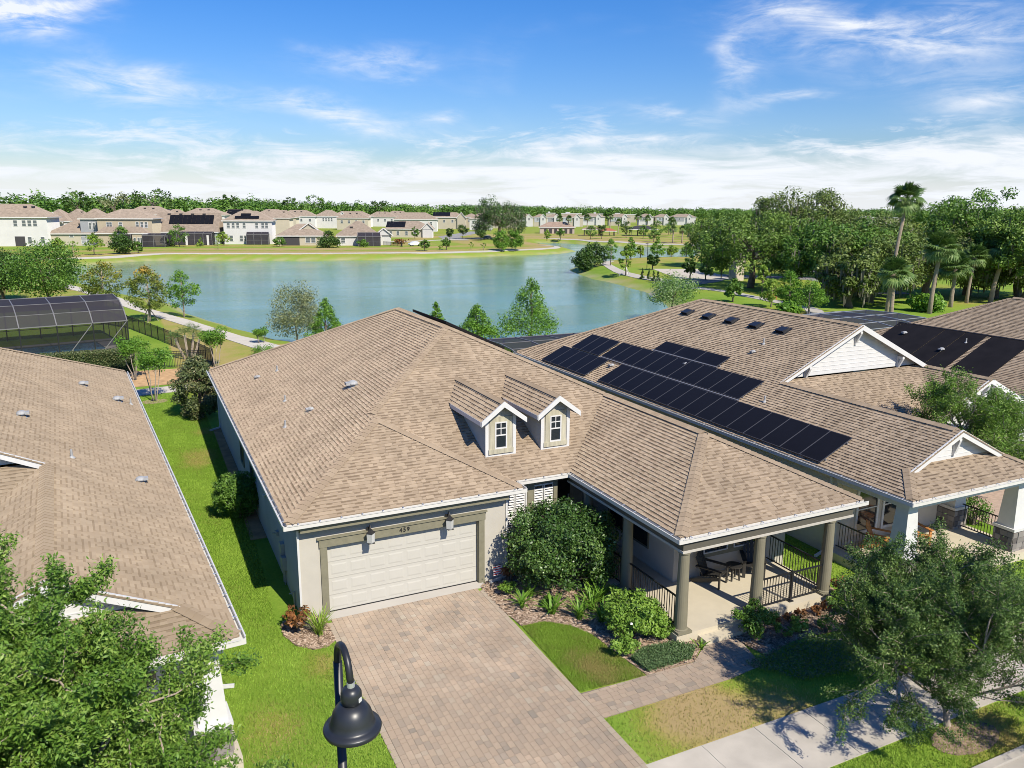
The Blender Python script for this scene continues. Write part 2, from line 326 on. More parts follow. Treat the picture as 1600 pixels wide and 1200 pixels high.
# how dry the turf is: yellow on the far bank and beyond, green in the yards
dry_spots = [(-1.15, 18.9, 0.8), (-1.3, 17.4, .6), (-1.2, -4.4, .8), (-1.2, -7.6, 1.0), (7.4, -8.5, 1.3), (9.0, -8.5, 1.3), (.4, -2.3, .5), (6.9, -5.4, .7), (-2.4, -7.2, .8), (-0.5, 23.0, .6), (8.4, -7.9, .9), (14.2, -11.8, 1.2), (10.6, -8.9, .8)]
def dryness(x, y, sd):
    d = 0.12 + 0.10 * np.sin(x * 1.1 + np.sin(y * .7)) * np.sin(y * .9) + 0.55 * np.clip((y - 50) / 60, 0, 1)
    d = np.where((y > 150), 0.74 + 0.12 * np.sin(x * .05) + 0.22 * np.sin(sd * 0.33 - 1.4), d)
    d = np.where((sd < 5) & (y > 40), 0.38 + 0.04 * sd, d)
    d = np.where((y > 30) & (y < 80) & (x > -1) & (x < 9) & (sd > 6), 0.75, d)
    d = np.where((x > 60) & (y < 130) & (y > 30), 0.35 + .25 * np.sin(x * .21) * np.sin(y * .17), d)
    d = np.where((y > 222) & (y < 262) & (x < 75), d - 0.28 * np.clip((y - 222 + .28 * x * .6) / 12, 0, 1), d)
    for sx, sy, r in dry_spots: d = d + 0.58 * np.exp(-(((x - sx) / r) ** 2 + ((y - sy) / (r * 1.15)) ** 2))
    return np.clip(d, 0, 1)
DR = dryness(GX, GY, SD)
def ground_mat(name):
    m = bpy.data.materials.new(name); m.use_nodes = True; t = m.node_tree; b = t.nodes['Principled BSDF']
    b.inputs['Roughness'].default_value = 0.95; b.inputs['Specular IOR Level'].default_value = 0.1
    tcn = N(t, 'ShaderNodeTexCoord'); a = N(t, 'ShaderNodeAttribute', attribute_name='dry')
    def nz(sc, det=5, rough=.6):
        n = N(t, 'ShaderNodeTexNoise'); n.inputs['Scale'].default_value = sc; n.inputs['Detail'].default_value = det; n.inputs['Roughness'].default_value = rough
        t.links.new(tcn.outputs['Object'], n.inputs['Vector']); return n.outputs[0]
    f1 = nz(0.30); f2 = nz(9.0, 8, .75); f3 = nz(1.3)
    v = M_(t, 'ADD', a.outputs['Fac'], M_(t, 'MULTIPLY', M_(t, 'SUBTRACT', f1, 0.5), 0.9))
    v = M_(t, 'ADD', v, M_(t, 'MULTIPLY', M_(t, 'SUBTRACT', f3, 0.5), 0.35))
    v = M_(t, 'ADD', v, M_(t, 'MULTIPLY', M_(t, 'SUBTRACT', f2, 0.5), 0.8), clamp=True)
    cr = N(t, 'ShaderNodeValToRGB'); el = cr.color_ramp.elements
    cols = [(0.0, (0.145, 0.25, 0.026)), (0.30, (0.215, 0.315, 0.042)), (0.55, (0.25, 0.29, 0.045)), (0.78, (0.36, 0.295, 0.095)), (1.0, (0.39, 0.29, 0.135))]
    while len(el) < len(cols): el.new(.5)
    for i, (p, k) in enumerate(cols): el[i].position = p; el[i].color = (*k, 1)
    t.links.new(v, cr.inputs[0])
    sh = N(t, 'ShaderNodeAttribute', attribute_name='shore'); mm = N(t, 'ShaderNodeMix', data_type='RGBA')
    t.links.new(sh.outputs['Fac'], mm.inputs['Factor']); t.links.new(cr.outputs[0], mm.inputs['A']); mm.inputs['B'].default_value = (0.42, 0.355, 0.22, 1)
    t.links.new(mm.outputs['Result'], b.inputs['Base Color'])
    bp = N(t, 'ShaderNodeBump'); bp.inputs['Strength'].default_value = 0.7; bp.inputs['Distance'].default_value = 0.05
    t.links.new(f2, bp.inputs['Height']); t.links.new(bp.outputs[0], b.inputs['Normal'])
    return m
ground_m = ground_mat('turf')
V = np.stack([GX, GY, GZ], -1).reshape(-1, 3)
E0 = 5000
base = len(V)
x0, x1, y0, y1 = xs[0], xs[-1], ys[0], ys[-1]
ring = [(-E0, -E0, 0), (E0, -E0, 0), (E0, E0, 0), (-E0, E0, 0), (x0, y0, 0), (x1, y0, 0), (x1, y1, 0), (x0, y1, 0)]
V = np.concatenate([V, np.array(ring)])
F = np.concatenate([F, base + np.array([(0, 1, 5, 4), (1, 2, 6, 5), (2, 3, 7, 6), (3, 0, 4, 7)])])
gm = mesh_np('ground', V, F, [ground_m])
for nm, vals in (('dry', np.concatenate([DR.ravel(), np.full(8, .5)])), ('shore', np.concatenate([np.clip(1 - np.abs(SD + .2) / 1.3, 0, 1).ravel() * 0.75, np.zeros(8)]))):
    a = gm.attributes.new(nm, 'FLOAT', 'POINT'); a.data.foreach_set('value', vals.astype(np.float32))
obj('ground', gm, kind='structure')

water_m = bpy.data.materials.new('lake_water'); water_m.use_nodes = True; t = water_m.node_tree; b = t.nodes['Principled BSDF']
b.inputs['Base Color'].default_value = (0.10, 0.205, 0.195, 1); b.inputs['Roughness'].default_value = 0.07; b.inputs['IOR'].default_value = 1.33; b.inputs['Specular IOR Level'].default_value = 0.5
tcn = N(t, 'ShaderNodeTexCoord'); mp = N(t, 'ShaderNodeMapping'); mp.inputs['Scale'].default_value = (0.7, 1.6, 1); mp.inputs['Rotation'].default_value = (0, 0, 0.45); t.links.new(tcn.outputs['Object'], mp.inputs[0])
n1 = N(t, 'ShaderNodeTexNoise'); n1.inputs['Scale'].default_value = 2.6; n1.inputs['Detail'].default_value = 5; t.links.new(mp.outputs[0], n1.inputs['Vector'])
bp = N(t, 'ShaderNodeBump'); bp.inputs['Strength'].default_value = 0.30; bp.inputs['Distance'].default_value = 0.12; t.links.new(n1.outputs[0], bp.inputs['Height']); t.links.new(bp.outputs[0], b.inputs['Normal'])
n2 = N(t, 'ShaderNodeTexNoise'); n2.inputs['Scale'].default_value = 0.03; t.links.new(tcn.outputs['Object'], n2.inputs['Vector'])
cr = N(t, 'ShaderNodeValToRGB'); cr.color_ramp.elements[0].position = .35; cr.color_ramp.elements[0].color = (0.13, 0.235, 0.145, 1); cr.color_ramp.elements[1].position = .65; cr.color_ramp.elements[1].color = (0.165, 0.285, 0.18, 1)
t.links.new(n2.outputs[0], cr.inputs[0]); t.links.new(cr.outputs[0], b.inputs['Base Color'])
n3 = N(t, 'ShaderNodeTexNoise'); n3.inputs['Scale'].default_value = 0.05; n3.inputs['Detail'].default_value = 5; n3.inputs['Distortion'].default_value = 1.0; t.links.new(mp.outputs[0], n3.inputs['Vector'])
mr = N(t, 'ShaderNodeMapRange'); mr.inputs['From Min'].default_value = .4; mr.inputs['From Max'].default_value = .62; mr.inputs['To Min'].default_value = .18; mr.inputs['To Max'].default_value = .42; t.links.new(n3.outputs[0], mr.inputs[0]); t.links.new(mr.outputs[0], bp.inputs['Strength'])
obj('lake_water', MB().add([(-45, 40, LZ), (195, 40, LZ), (195, 290, LZ), (-45, 290, LZ)], [(0, 1, 2, 3)]), mats=water_m, kind='structure')

def strip(name, pts, w, m, lift=0.05, seg=2.0):
    P = []
    pts = [Vector((x, y, 0)) for x, y in pts]
    for a, b_ in zip(pts, pts[1:]):
        n = max(1, int((b_ - a).length / seg))
        for i in range(n): P.append(a.lerp(b_, i / n))
    P.append(pts[-1]); vs = []; fs = []
    for i, p in enumerate(P):
        d = (P[min(i + 1, len(P) - 1)] - P[max(i - 1, 0)]).normalized(); r = Vector((d.y, -d.x, 0))
        q = [p + r * (s * w / 2) for s in (-1, 0, 1)]
        vs += [(v.x, v.y, gz1(v.x, v.y) + lift) for v in q]
    for i in range(len(P) - 1):
        for k in (0, 1): fs.append((i * 3 + k, i * 3 + k + 1, i * 3 + k + 4, i * 3 + k + 3))
    vs2 = vs + [(x, y, z - 0.25) for x, y, z in vs]; n = len(vs)
    for i in range(len(P) - 1):
        fs.append((i * 3, i * 3 + 3, n + i * 3 + 3, n + i * 3)); fs.append((i * 3 + 2, n + i * 3 + 2, n + i * 3 + 5, i * 3 + 5))
    return obj(name, MB().add(vs2, fs), mats=m, kind='structure')
def smooth(pts, k=4):
    P = [Vector(p) for p in pts]; out = []
    for i in range(len(P) - 1):
        p0, p1, p2, p3 = P[max(i - 1, 0)], P[i], P[i + 1], P[min(i + 2, len(P) - 1)]
        for j in range(k):
            u = j / k; out.append(0.5 * ((2 * p1) + (p2 - p0) * u + (2 * p0 - 5 * p1 + 4 * p2 - p3) * u * u + (3 * p1 - p0 - 3 * p2 + p3) * u ** 3))
    return out + [P[-1]]
strip('lakeside_path', smooth([(-13.5, 122), (-11.8, 115), (-8.9, 106), (-5.1, 92), (-3.0, 84), (2.5, 65), (6.4, 50.5), (9.5, 40), (12, 34)]), 2.3, pathc_m)
strip('far_bank_path', smooth([(-30, 186), (-18.7, 191.5), (-9.5, 197.5), (1.9, 205.5), (14, 202.5), (26.5, 198), (42, 193), (65.4, 189.3), (77, 190), (89.3, 192), (97, 195), (106.4, 196), (115, 200), (120.5, 204.5), (122.5, 210), (121, 217)]), 2.0, pathc_m)
strip('peninsula_path', smooth([(98, 137.5), (92.8, 131), (84.5, 113), (81.8, 102), (80.5, 94), (78.5, 85.5), (76.6, 80), (76.9, 72), (75.7, 66), (73.7, 56), (72, 50), (66, 44)]), 2.0, pathc_m)
strip('park_path', smooth([(151, 275), (158.5, 262), (160.5, 245), (166, 233), (172, 220), (176, 205), (174, 193.5), (172, 185)]), 2.2, pathc_m)
strip('park_road', smooth([(70, 82), (84, 87), (95, 95), (98.7, 92), (106.4, 83.4), (103, 72), (97.8, 59)]), 5.5, asph_m, 0.03)
strip('park_apron', [(88, 90), (98, 112)], 10, conc_m, 0.035)
strip('far_road', smooth([(78.9, 257), (89.3, 259.8), (101.3, 265.4), (114, 271.4), (135, 280)]), 4.0, pathc_m, 0.05)
strip('village_street', [(109, 262), (120, 300), (161.6, 365)], 9.0, asph_m, 0.03)
strip('backyard_path', [(-8, 33.4), (-3.5, 34.6), (3, 35.6), (8, 35.9)], 1.9, pathc_m, 0.04)
strip('fountain_path', [(124, 109), (120, 92)], 3.0, pathc_m, 0.04)

def sheet(name, poly, z, m, kind='structure'):
    """flat sheet just above the ground, with a thin edge"""
    return obj(name, MB().prism(poly, z - 0.25, z), mats=m, kind=kind)
# front of the lots: sidewalk, kerb, street
sw = sheet('sidewalk', [(5.96, -10.99), (32, -10.99), (32, -9.24), (5.96, -9.24)], 0.012, joint_m)
for i in range(17):
    xx = 5.96 + i * 1.55; obj('concrete_slab', MB().box(xx, -11.0, -.2, xx + 1.538, -9.23, 0.028 + 0.003 * math.sin(i * 5.1)), sw, conc_m)
kb = sheet('kerb', [(-12, -13.19), (33, -13.19), (33, -12.41), (-12, -12.41)], -0.04, joint_m)
ks = MB().prism([(0, -13.2), (2.985, -13.2), (2.985, -12.6), (0, -12.6)], -.2, .022).box(0, -12.598, -.2, 2.985, -12.4, .09).mesh('kerb_stone', [conc_m])
for i in range(15): obj('kerb_stone', ks, kb, loc=(-12 + i * 3.0, 0, 0))
sheet('street', [(-60, -19), (80, -19), (80, -13.21), (-60, -13.21)], 0.006, asph_m)
# planting beds
bed1 = [(5.98, -0.02), (5.98, -1.6), (6.12, -2.69), (6.84, -2.74), (7.41, -3.28), (7.75, -3.99), (7.85, -4.9), (8.0, -6.36), (9.54, -6.36), (10.2, -5.85), (10.3, -5.5), (9.7, -5.5), (9.7, 1.0), (7.05, 1.0), (7.05, 0.3), (6.3, 0.3)]
bed2 = [(11.35, -5.5), (11.40, -6.3), (11.55, -7.0), (12.68, -6.7), (14.26, -6.8), (15.12, -7.15), (16.05, -6.5), (16.5, -5.6), (16.2, -4.6), (15.6, -4.6), (15.6, -5.5)]
bed3 = [(-0.22, 0.4), (-0.32, -0.35), (-0.1, -1.0), (0.3, -1.42), (0.7, -1.45), (0.96, -1.2), (0.96, 0.4)]
dirt = [(-6.5, 36.6), (0.8, 36.5), (2.2, 41.9), (-6.5, 42.6)]
for nm, pl, m in (('mulch_bed', bed1, mulch_m), ('mulch_bed', bed2, mulch_m), ('mulch_bed', bed3, mulch_m), ('bare_soil', dirt, soil_m),
                  ('mulch_ring', [(13.3 + 1.0 * math.cos(a), -11.6 + .5 * math.sin(a)) for a in np.linspace(0, 6.28, 14)[:-1]], mulch_m),
                  ('mulch_ring', [(-2.75 + .75 * math.cos(a), 31.6 + .6 * math.sin(a)) for a in np.linspace(0, 6.28, 14)[:-1]], mulch_m),
                  ('side_bed', [(-.25, 7.0), (.34, 7.0), (.34, 23.6), (-.05, 23.6), (-.15, 12)], soil_m)):
    sheet(nm, pl, 0.02, m)

def in_poly(x, y, poly):
    inside = np.zeros(x.shape, bool)
    for (ax, ay), (bx, by) in zip(poly, poly[1:] + poly[:1]):
        c = (ay > y) != (by > y)
        xi = ax + (y - ay) / ((by - ay) if by != ay else 1e-9) * (bx - ax)
        inside ^= c & (x < xi)
    return inside
# wood chips over the beds
def scatter_poly(poly, n):
    p = np.array(poly); lo, hi = p.min(0), p.max(0); q = lo + rng.random((n, 2)) * (hi - lo)
    return q[in_poly(q[:, 0], q[:, 1], poly)]
def blades(P, L, Wd, lean, tone, m, name, kind='stuff', zfun=None, zoff=0.0):
    """one triangle-tipped blade per point"""
    n = len(P); a = rng.random(n) * 6.283; L = L * (0.6 + 0.8 * rng.random(n)); d = np.stack([np.cos(a), np.sin(a)], 1)
    ln = lean * rng.random(n)
    z = zfun(P[:, 0], P[:, 1]) if zfun is not None else np.zeros(n)
    z = z + zoff
    b0 = np.column_stack([P + np.stack([-d[:, 1], d[:, 0]], 1) * Wd / 2, z]); b1 = np.column_stack([P - np.stack([-d[:, 1], d[:, 0]], 1) * Wd / 2, z])
    tp = np.column_stack([P + d * (L * ln)[:, None], z + L * np.sqrt(1 - np.clip(ln, 0, .95) ** 2)])
    V = np.stack([b0, b1, tp], 1).reshape(-1, 3); F = np.arange(3 * n).reshape(n, 3)
    return obj(name, mesh_np(name, V, F, [m], tone=tone), kind=kind)
for pl, n in ((bed1, 9000), (bed2, 6000), (bed3, 1200)):
    Q = scatter_poly(pl, n); k = len(Q); a = rng.random(k) * 6.283; L = .03 + .05 * rng.random(k); w = .012 + .014 * rng.random(k)
    d = np.stack([np.cos(a), np.sin(a)], 1); e = np.stack([-d[:, 1], d[:, 0]], 1); z = .03 + .03 * rng.random(k); tl = (rng.random(k) - .5) * .03
    V = np.stack([np.column_stack([Q + d * L[:, None] + e * w[:, None], z + tl]), np.column_stack([Q - d * L[:, None] + e * w[:, None], z - tl]),
                  np.column_stack([Q - d * L[:, None] - e * w[:, None], z - tl * .5]), np.column_stack([Q + d * L[:, None] - e * w[:, None], z + tl * .5])], 1).reshape(-1, 3)
    obj('mulch_chips', mesh_np('mulch_chips', V, np.arange(4 * k).reshape(k, 4), [chip_m], tone=rng.random(k)), kind='stuff')
# turf blades on the near lawns
walk_poly = [(5.9, -7.42), (5.9, -6.30), (7.97, -6.37), (9.54, -6.37), (10.3, -5.85), (10.35, -5.5), (11.4, -5.5), (11.4, -6.3), (11.09, -7.28), (9.86, -7.42)]
lawns = [[(-4.6, -12.3), (1.0, -12.3), (1.0, -1.3), (.3, -1.5), (-.4, -.3), (-.1, 7), (-.1, 33.4), (-4.0, 33.2), (-2.0, -5.6), (-4.6, -5.6)],
         [(6.02, -6.26), (6.12, -2.75), (6.84, -2.8), (7.41, -3.3), (7.72, -4.0), (7.8, -4.9), (7.95, -6.35)],
         [(6.0, -9.2), (6.0, -7.46), (9.86, -7.46), (11.1, -7.3), (11.6, -7.05), (12.7, -6.75), (14.2, -6.85), (15.1, -7.2), (16.1, -6.5), (16.5, -5.5), (16.2, -4.5), (16.3, 8), (18.1, 8), (18.1, -6.4), (27, -7), (27, -9.2)],
         [(6.0, -12.35), (27, -12.35), (27, -11.05), (6.0, -11.05)]]
for i, (lp, n) in enumerate(zip(lawns, (230000, 40000, 110000, 26000))):
    Q = scatter_poly(lp, n); x, y = Q[:, 0], Q[:, 1]
    tn = 0.66 + 0.16 * np.sin(x * 1.3 + np.sin(y * .9)) * np.sin(y * .8) + 0.14 * np.sin(x * 5.1 + 2 * np.sin(y * 3.3)) * np.sin(y * 4.3) + 0.42 * (rng.random(len(Q)) - .5)
    for sx, sy, r in dry_spots: tn -= 0.62 * np.exp(-(((x - sx) / r) ** 2 + ((y - sy) / (r * 1.3)) ** 2)) * (0.6 + .6 * rng.random(len(Q)))
    blades(Q, 0.065, 0.022, 0.9, np.clip(tn, 0.0, 1), grass_m, 'grass')

# ------------------------------------------------------------------ roofs: shingle tabs as geometry
HE, PT = 3.209, 0.4775
SL = math.sqrt(1 + PT * PT); EXPO = 0.143; WID = (0.14, 0.19, 0.25); TON = (0.54, 0.62, 0.69, 0.76, 0.88); BAND = 0.60
TONW = np.array((0.10, 0.22, 0.30, 0.25, 0.13))
def clip_poly(sub, clip):
    out = sub
    for (ax, ay), (bx, by) in zip(clip, clip[1:] + clip[:1]):
        if not out: return out
        inp, out = out, []
        f = lambda p: (bx - ax) * (p[1] - ay) - (by - ay) * (p[0] - ax)
        for p, q in zip(inp, inp[1:] + inp[:1]):
            fp, fq = f(p), f(q)
            if fp >= -1e-9: out.append(p)
            if (fp > 0) != (fq > 0) and abs(fp - fq) > 1e-12:
                u = fp / (fp - fq); out.append((p[0] + (q[0] - p[0]) * u, p[1] + (q[1] - p[1]) * u))
    return out
def ccw(p):
    A = sum(a[0] * b[1] - b[0] * a[1] for a, b in zip(p, p[1:] + p[:1]))
    return p if A > 0 else p[::-1]
_tabmesh = {}
def tab_mesh(w, tone, m, dash=False):
    key = (w, tone, m.name, dash)
    if key not in _tabmesh:
        b = MB(); t1, t0, e, sb = 0.030, 0.006, EXPO + .002, EXPO * BAND; tm_ = t1 + (t0 - t1) * sb / e
        b.add([(0, 0, -.01), (w, 0, -.01), (w, e, -.01), (0, e, -.01), (0, 0, t1), (w, 0, t1), (w, e, t0), (0, e, t0), (0, sb, tm_), (w, sb, tm_)],
              [(0, 3, 2, 1), (4, 5, 9, 8), (0, 1, 5, 4), (1, 2, 6, 9, 5), (2, 3, 7, 6), (3, 0, 4, 8, 7)], 0, tone)
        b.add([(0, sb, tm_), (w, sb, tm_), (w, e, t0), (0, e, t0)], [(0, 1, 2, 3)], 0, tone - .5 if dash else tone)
        _tabmesh[key] = b.mesh('shingle', [m])
    return _tabmesh[key]
def shingle(root, facets, m, n_ind=300, deck_t=0.03, seed=1, expo=EXPO):
    """facets: (plan pieces [(x, y)...], function z(x, y), downhill direction in plan). Adds the deck, the tabs joined, and the nearest tabs one by one."""
    r = np.random.default_rng(seed); deck = MB(); TV = []; TF = []; TT = []; full = []; TF_add = []
    rootM = root.matrix_basis.copy() if root else Matrix.Identity(4)
    for pieces, zf, down in facets:
        dn = Vector((down[0], down[1], 0)).normalized(); a = Vector((-dn.y, dn.x, 0)); up3 = Vector((-dn.x, -dn.y, PT)) / SL; nrm = a.cross(up3)
        if nrm.z < 0: nrm = -nrm; 
        allp = [p for pc in pieces for p in pc]
        o = max(allp, key=lambda p: p[0] * dn.x + p[1] * dn.y); o = Vector((o[0], o[1], zf(*o)))
        def to2(p): v = Vector((p[0], p[1], zf(*p))) - o; return (v.dot(a), v.dot(up3))
        for pc in pieces: deck.slab([(x, y, zf(x, y)) for x, y in ccw(list(pc))], deck_t, 0)
        P2 = [ccw([to2(p) for p in pc]) for pc in pieces]
        amin = min(p[0] for q in P2 for p in q); amax = max(p[0] for q in P2 for p in q); smax = max(p[1] for q in P2 for p in q)
        nrow = int(smax / expo) + 1
        for k in range(nrow):
            x = amin - r.random() * 0.4; s0 = k * expo
            prev = -1; dash = False
            while x < amax:
                w = WID[r.integers(3)]; ti = r.choice(5, p=TONW)
                if ti == prev: ti = (ti + r.integers(1, 4)) % 5
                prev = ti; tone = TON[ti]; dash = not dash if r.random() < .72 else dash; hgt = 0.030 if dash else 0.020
                quad = [(x, s0), (x + w, s0), (x + w, s0 + expo), (x, s0 + expo)]
                for q in P2:
                    c = clip_poly(quad, q)
                    if len(c) < 3: continue
                    A = abs(sum(u[0] * v[1] - v[0] * u[1] for u, v in zip(c, c[1:] + c[:1]))) / 2
                    if A < 0.002: continue
                    if A > 0.999 * w * expo and n_ind:
                        p3 = o + a * x + up3 * s0; full.append((((rootM @ p3) - CAM).length, p3, a, up3, nrm, w, (tone, dash), len(TF)))
                    sbd = s0 + EXPO * BAND; n = len(c); base = len(TV); lf = lambda v: hgt - (hgt - .005) * (v - s0) / expo
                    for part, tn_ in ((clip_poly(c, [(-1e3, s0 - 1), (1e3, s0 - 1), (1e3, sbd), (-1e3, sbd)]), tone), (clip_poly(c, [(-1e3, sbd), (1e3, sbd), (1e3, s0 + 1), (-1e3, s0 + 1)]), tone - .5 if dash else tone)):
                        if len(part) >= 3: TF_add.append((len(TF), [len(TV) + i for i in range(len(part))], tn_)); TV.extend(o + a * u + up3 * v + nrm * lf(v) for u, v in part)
                    b0 = len(TV); TV.extend(o + a * u + up3 * v + nrm * lf(v) for u, v in c); TV.extend(o + a * u + up3 * v - nrm * .004 for u, v in c); fs = []
                    for i in range(n):
                        j = (i + 1) % n
                        if c[i][1] < s0 + expo * .98 or c[j][1] < s0 + expo * .98: fs.append([b0 + i, b0 + n + i, b0 + n + j, b0 + j])
                    TF.append(fs); TT.append(tone)
                x += w
    parent = obj('roof', deck, root, m)
    skip = set()
    if n_ind:
        full.sort(key=lambda t: t[0])
        for d, p3, a, up3, nrm, w, tone, fi in full[:n_ind]:
            skip.add(fi)
            M = Matrix(((a.x, up3.x, nrm.x, p3.x), (a.y, up3.y, nrm.y, p3.y), (a.z, up3.z, nrm.z, p3.z), (0, 0, 0, 1)))
            obj('shingle', tab_mesh(w, tone[0], m, tone[1]), parent, matrix=M)
    b = MB(); b.v = [tuple(v) for v in TV]
    for i, fs in enumerate(TF):
        if i in skip: continue
        b.f += fs; b.m += [0] * len(fs); b.t += [TT[i]] * len(fs)
    for i, f_, tn_ in TF_add:
        if i not in skip: b.f.append(f_); b.m.append(0); b.t.append(tn_)
    obj('shingle_field', b, parent, m, kind='stuff')
    return parent
_capmesh = {}
def ridge_caps(parent, lines, m, hip=True, step=0.2, w=0.36):
    for (p, q) in lines:
        p, q = Vector(p), Vector(q); L = (q - p).length; d = (q - p) / L; side = d.cross(Vector((0, 0, 1))).normalized(); up = side.cross(d)
        n = int(L / step)
        for i in range(n):
            drop = 0.032 if abs(d.z) < .05 else 0.012
            ti = random.choice((.52, .58, .66, .74)); key = (drop, ti, m.name)
            if key not in _capmesh:
                b = MB(); l = step * 1.18
                b.add([(0, -w / 2, -drop), (0, 0, .058), (0, w / 2, -drop), (l, -w / 2, -drop - .012), (l, 0, .04), (l, w / 2, -drop - .012),
                       (0, -w / 2, -drop - .02), (0, 0, .015), (0, w / 2, -drop - .02)],
                      [(0, 1, 4, 3), (1, 2, 5, 4), (0, 6, 7, 1), (1, 7, 8, 2)], 0, ti)
                _capmesh[key] = b.mesh('ridge_shingle', [m])
            o = p + d * (i * step)
            M = Matrix(((d.x, side.x, up.x, o.x), (d.y, side.y, up.y, o.y), (d.z, side.z, up.z, o.z + .012), (0, 0, 0, 1)))
            obj('ridge_shingle', _capmesh[key], parent, matrix=M)

def gutter(parent, path, name='gutter', clips=0.6):
    """white eave gutter along a level path; the outside is on the right hand of the walk"""
    b = MB()
    for p, q in zip(path, path[1:]):
        p, q = Vector((*p, HE)), Vector((*q, HE)); d = (q - p).normalized(); r = Vector((d.y, -d.x, 0))
        c0, c1 = p - d * .0 + r * .05, q + r * .05
        b.bar(c0 + r * .055 - Vector((0, 0, .075)) - d * .10, c1 + r * .055 - Vector((0, 0, .075)) + d * .10, .016, .13)      # outer face
        b.bar(c0 - Vector((0, 0, .13)), c1 - Vector((0, 0, .13)), .11, .016)                 # bottom
        b.bar(c0 - r * .055 - Vector((0, 0, .09)), c1 - r * .055 - Vector((0, 0, .09)), .014, .16)  # fascia
        b.bar(c0 + r * .066 - Vector((0, 0, .016)), c1 + r * .066 - Vector((0, 0, .016)), .03, .014)
        L = (q - p).length; n = int(L / clips)
        for i in range(n):
            o = p + d * ((i + .5) * L / n)
            b.bar(o + r * .115 - Vector((0, 0, .004)), o - r * .05 + Vector((0, 0, .022)), .03, .012, 1)
    return obj(name, b, parent, [gutter_m, alu_m])

def window_part(parent, x, z, w, h, y, facing, frame=white_m, glass=glass_m, name='window', fw=.05, mullion=True, grid=False, label=None):
    """a window in a wall plane; facing '-y', '-x' ; x runs along the wall"""
    b = MB()
    def bx(a0, z0, a1, z1, d0, d1, m=0, mb=b):
        if facing == '-y': mb.box(a0, y - d1, z0, a1, y - d0, z1, m)
        else: mb.box(y - d1, a0, z0, y - d0, a1, z1, m)
    x0, x1, z0, z1 = x - w / 2, x + w / 2, z, z + h
    bx(x0, z0, x0 + fw, z1, .002, .05); bx(x1 - fw, z0, x1, z1, .002, .05); bx(x0 + fw, z1 - fw, x1 - fw, z1, .002, .05); bx(x0 + fw, z0, x1 - fw, z0 + fw, .002, .05)
    if mullion: bx(x0 + fw, z0 + h * .5 - .02, x1 - fw, z0 + h * .5 + .02, .006, .045)
    if grid:
        bx(x - .014, z0 + h * .5 + .02, x + .014, z1 - fw, .006, .04); bx(x0 + fw, z0 + h * .75 - .014, x - .014, z0 + h * .75 + .014, .006, .04); bx(x + .014, z0 + h * .75 - .014, x1 - fw, z0 + h * .75 + .014, .006, .04)
    o = obj(name, b, parent, frame, label=label)
    g = MB(); bx(x0 + fw, z0 + fw, x1 - fw, z1 - fw, .001, .012, 0, g); g = obj('pane', g, o, glass)
    return o

def vent_pipe(parent, x, y, z, kind='pipe', sc=1.0):
    b = MB()
    if kind == 'pipe':
        b.lathe([(.0, .27), (.03, .27), (.035, .25), (.035, .08), (.06, .05), (.10, .0)], 10, (x, y, z))
        return obj('vent_pipe', b, parent, lead_m)
    # a low exhaust hood: flange, neck and a round cap with its mouth turned downhill
    b.lathe([(.0, .20), (.07, .195), (.13, .165), (.165, .115), (.165, .08), (.09, .075), (.085, -.03)], 12, (0, 0, 0)); b.box(-.19, -.17, -.05, .17, .17, .012); b.box(-.24, -.11, .06, -.08, .11, .15)
    b.v = [(x + vx * sc, y + vy * sc, z + vz * sc + (vx * sc * PT if vz < .02 else 0)) for vx, vy, vz in b.v]
    return obj('exhaust_hood', b, parent, lead_m)

def railing(parent, a, b_, z0, h=.95, post=False, name='railing', gap=.115):
    a, b_ = Vector((*a, z0)), Vector((*b_, z0)); d = b_ - a; L = d.length; d /= L; b = MB()
    up = Vector((0, 0, 1))
    b.bar(a + up * h, b_ + up * h, .05, .035); b.bar(a + up * .1, b_ + up * .1, .035, .03)
    if post: p = a + d * (L * .5); b.bar(p, p + up * (h + .06), .06); b.box(p.x - .08, p.y - .08, z0 + .002, p.x + .08, p.y + .08, z0 + .03)
    o = obj(name, b, parent, black_m); key = round(h, 3)
    if key not in _bal: _bal[key] = MB().box(-.009, -.009, .1, .009, .009, h).mesh('baluster', [black_m])
    n = max(2, int(L / gap))
    for i in range(1, n): obj('baluster', _bal[key], o, loc=a + d * (L * i / n))
    return o
_bal = {}

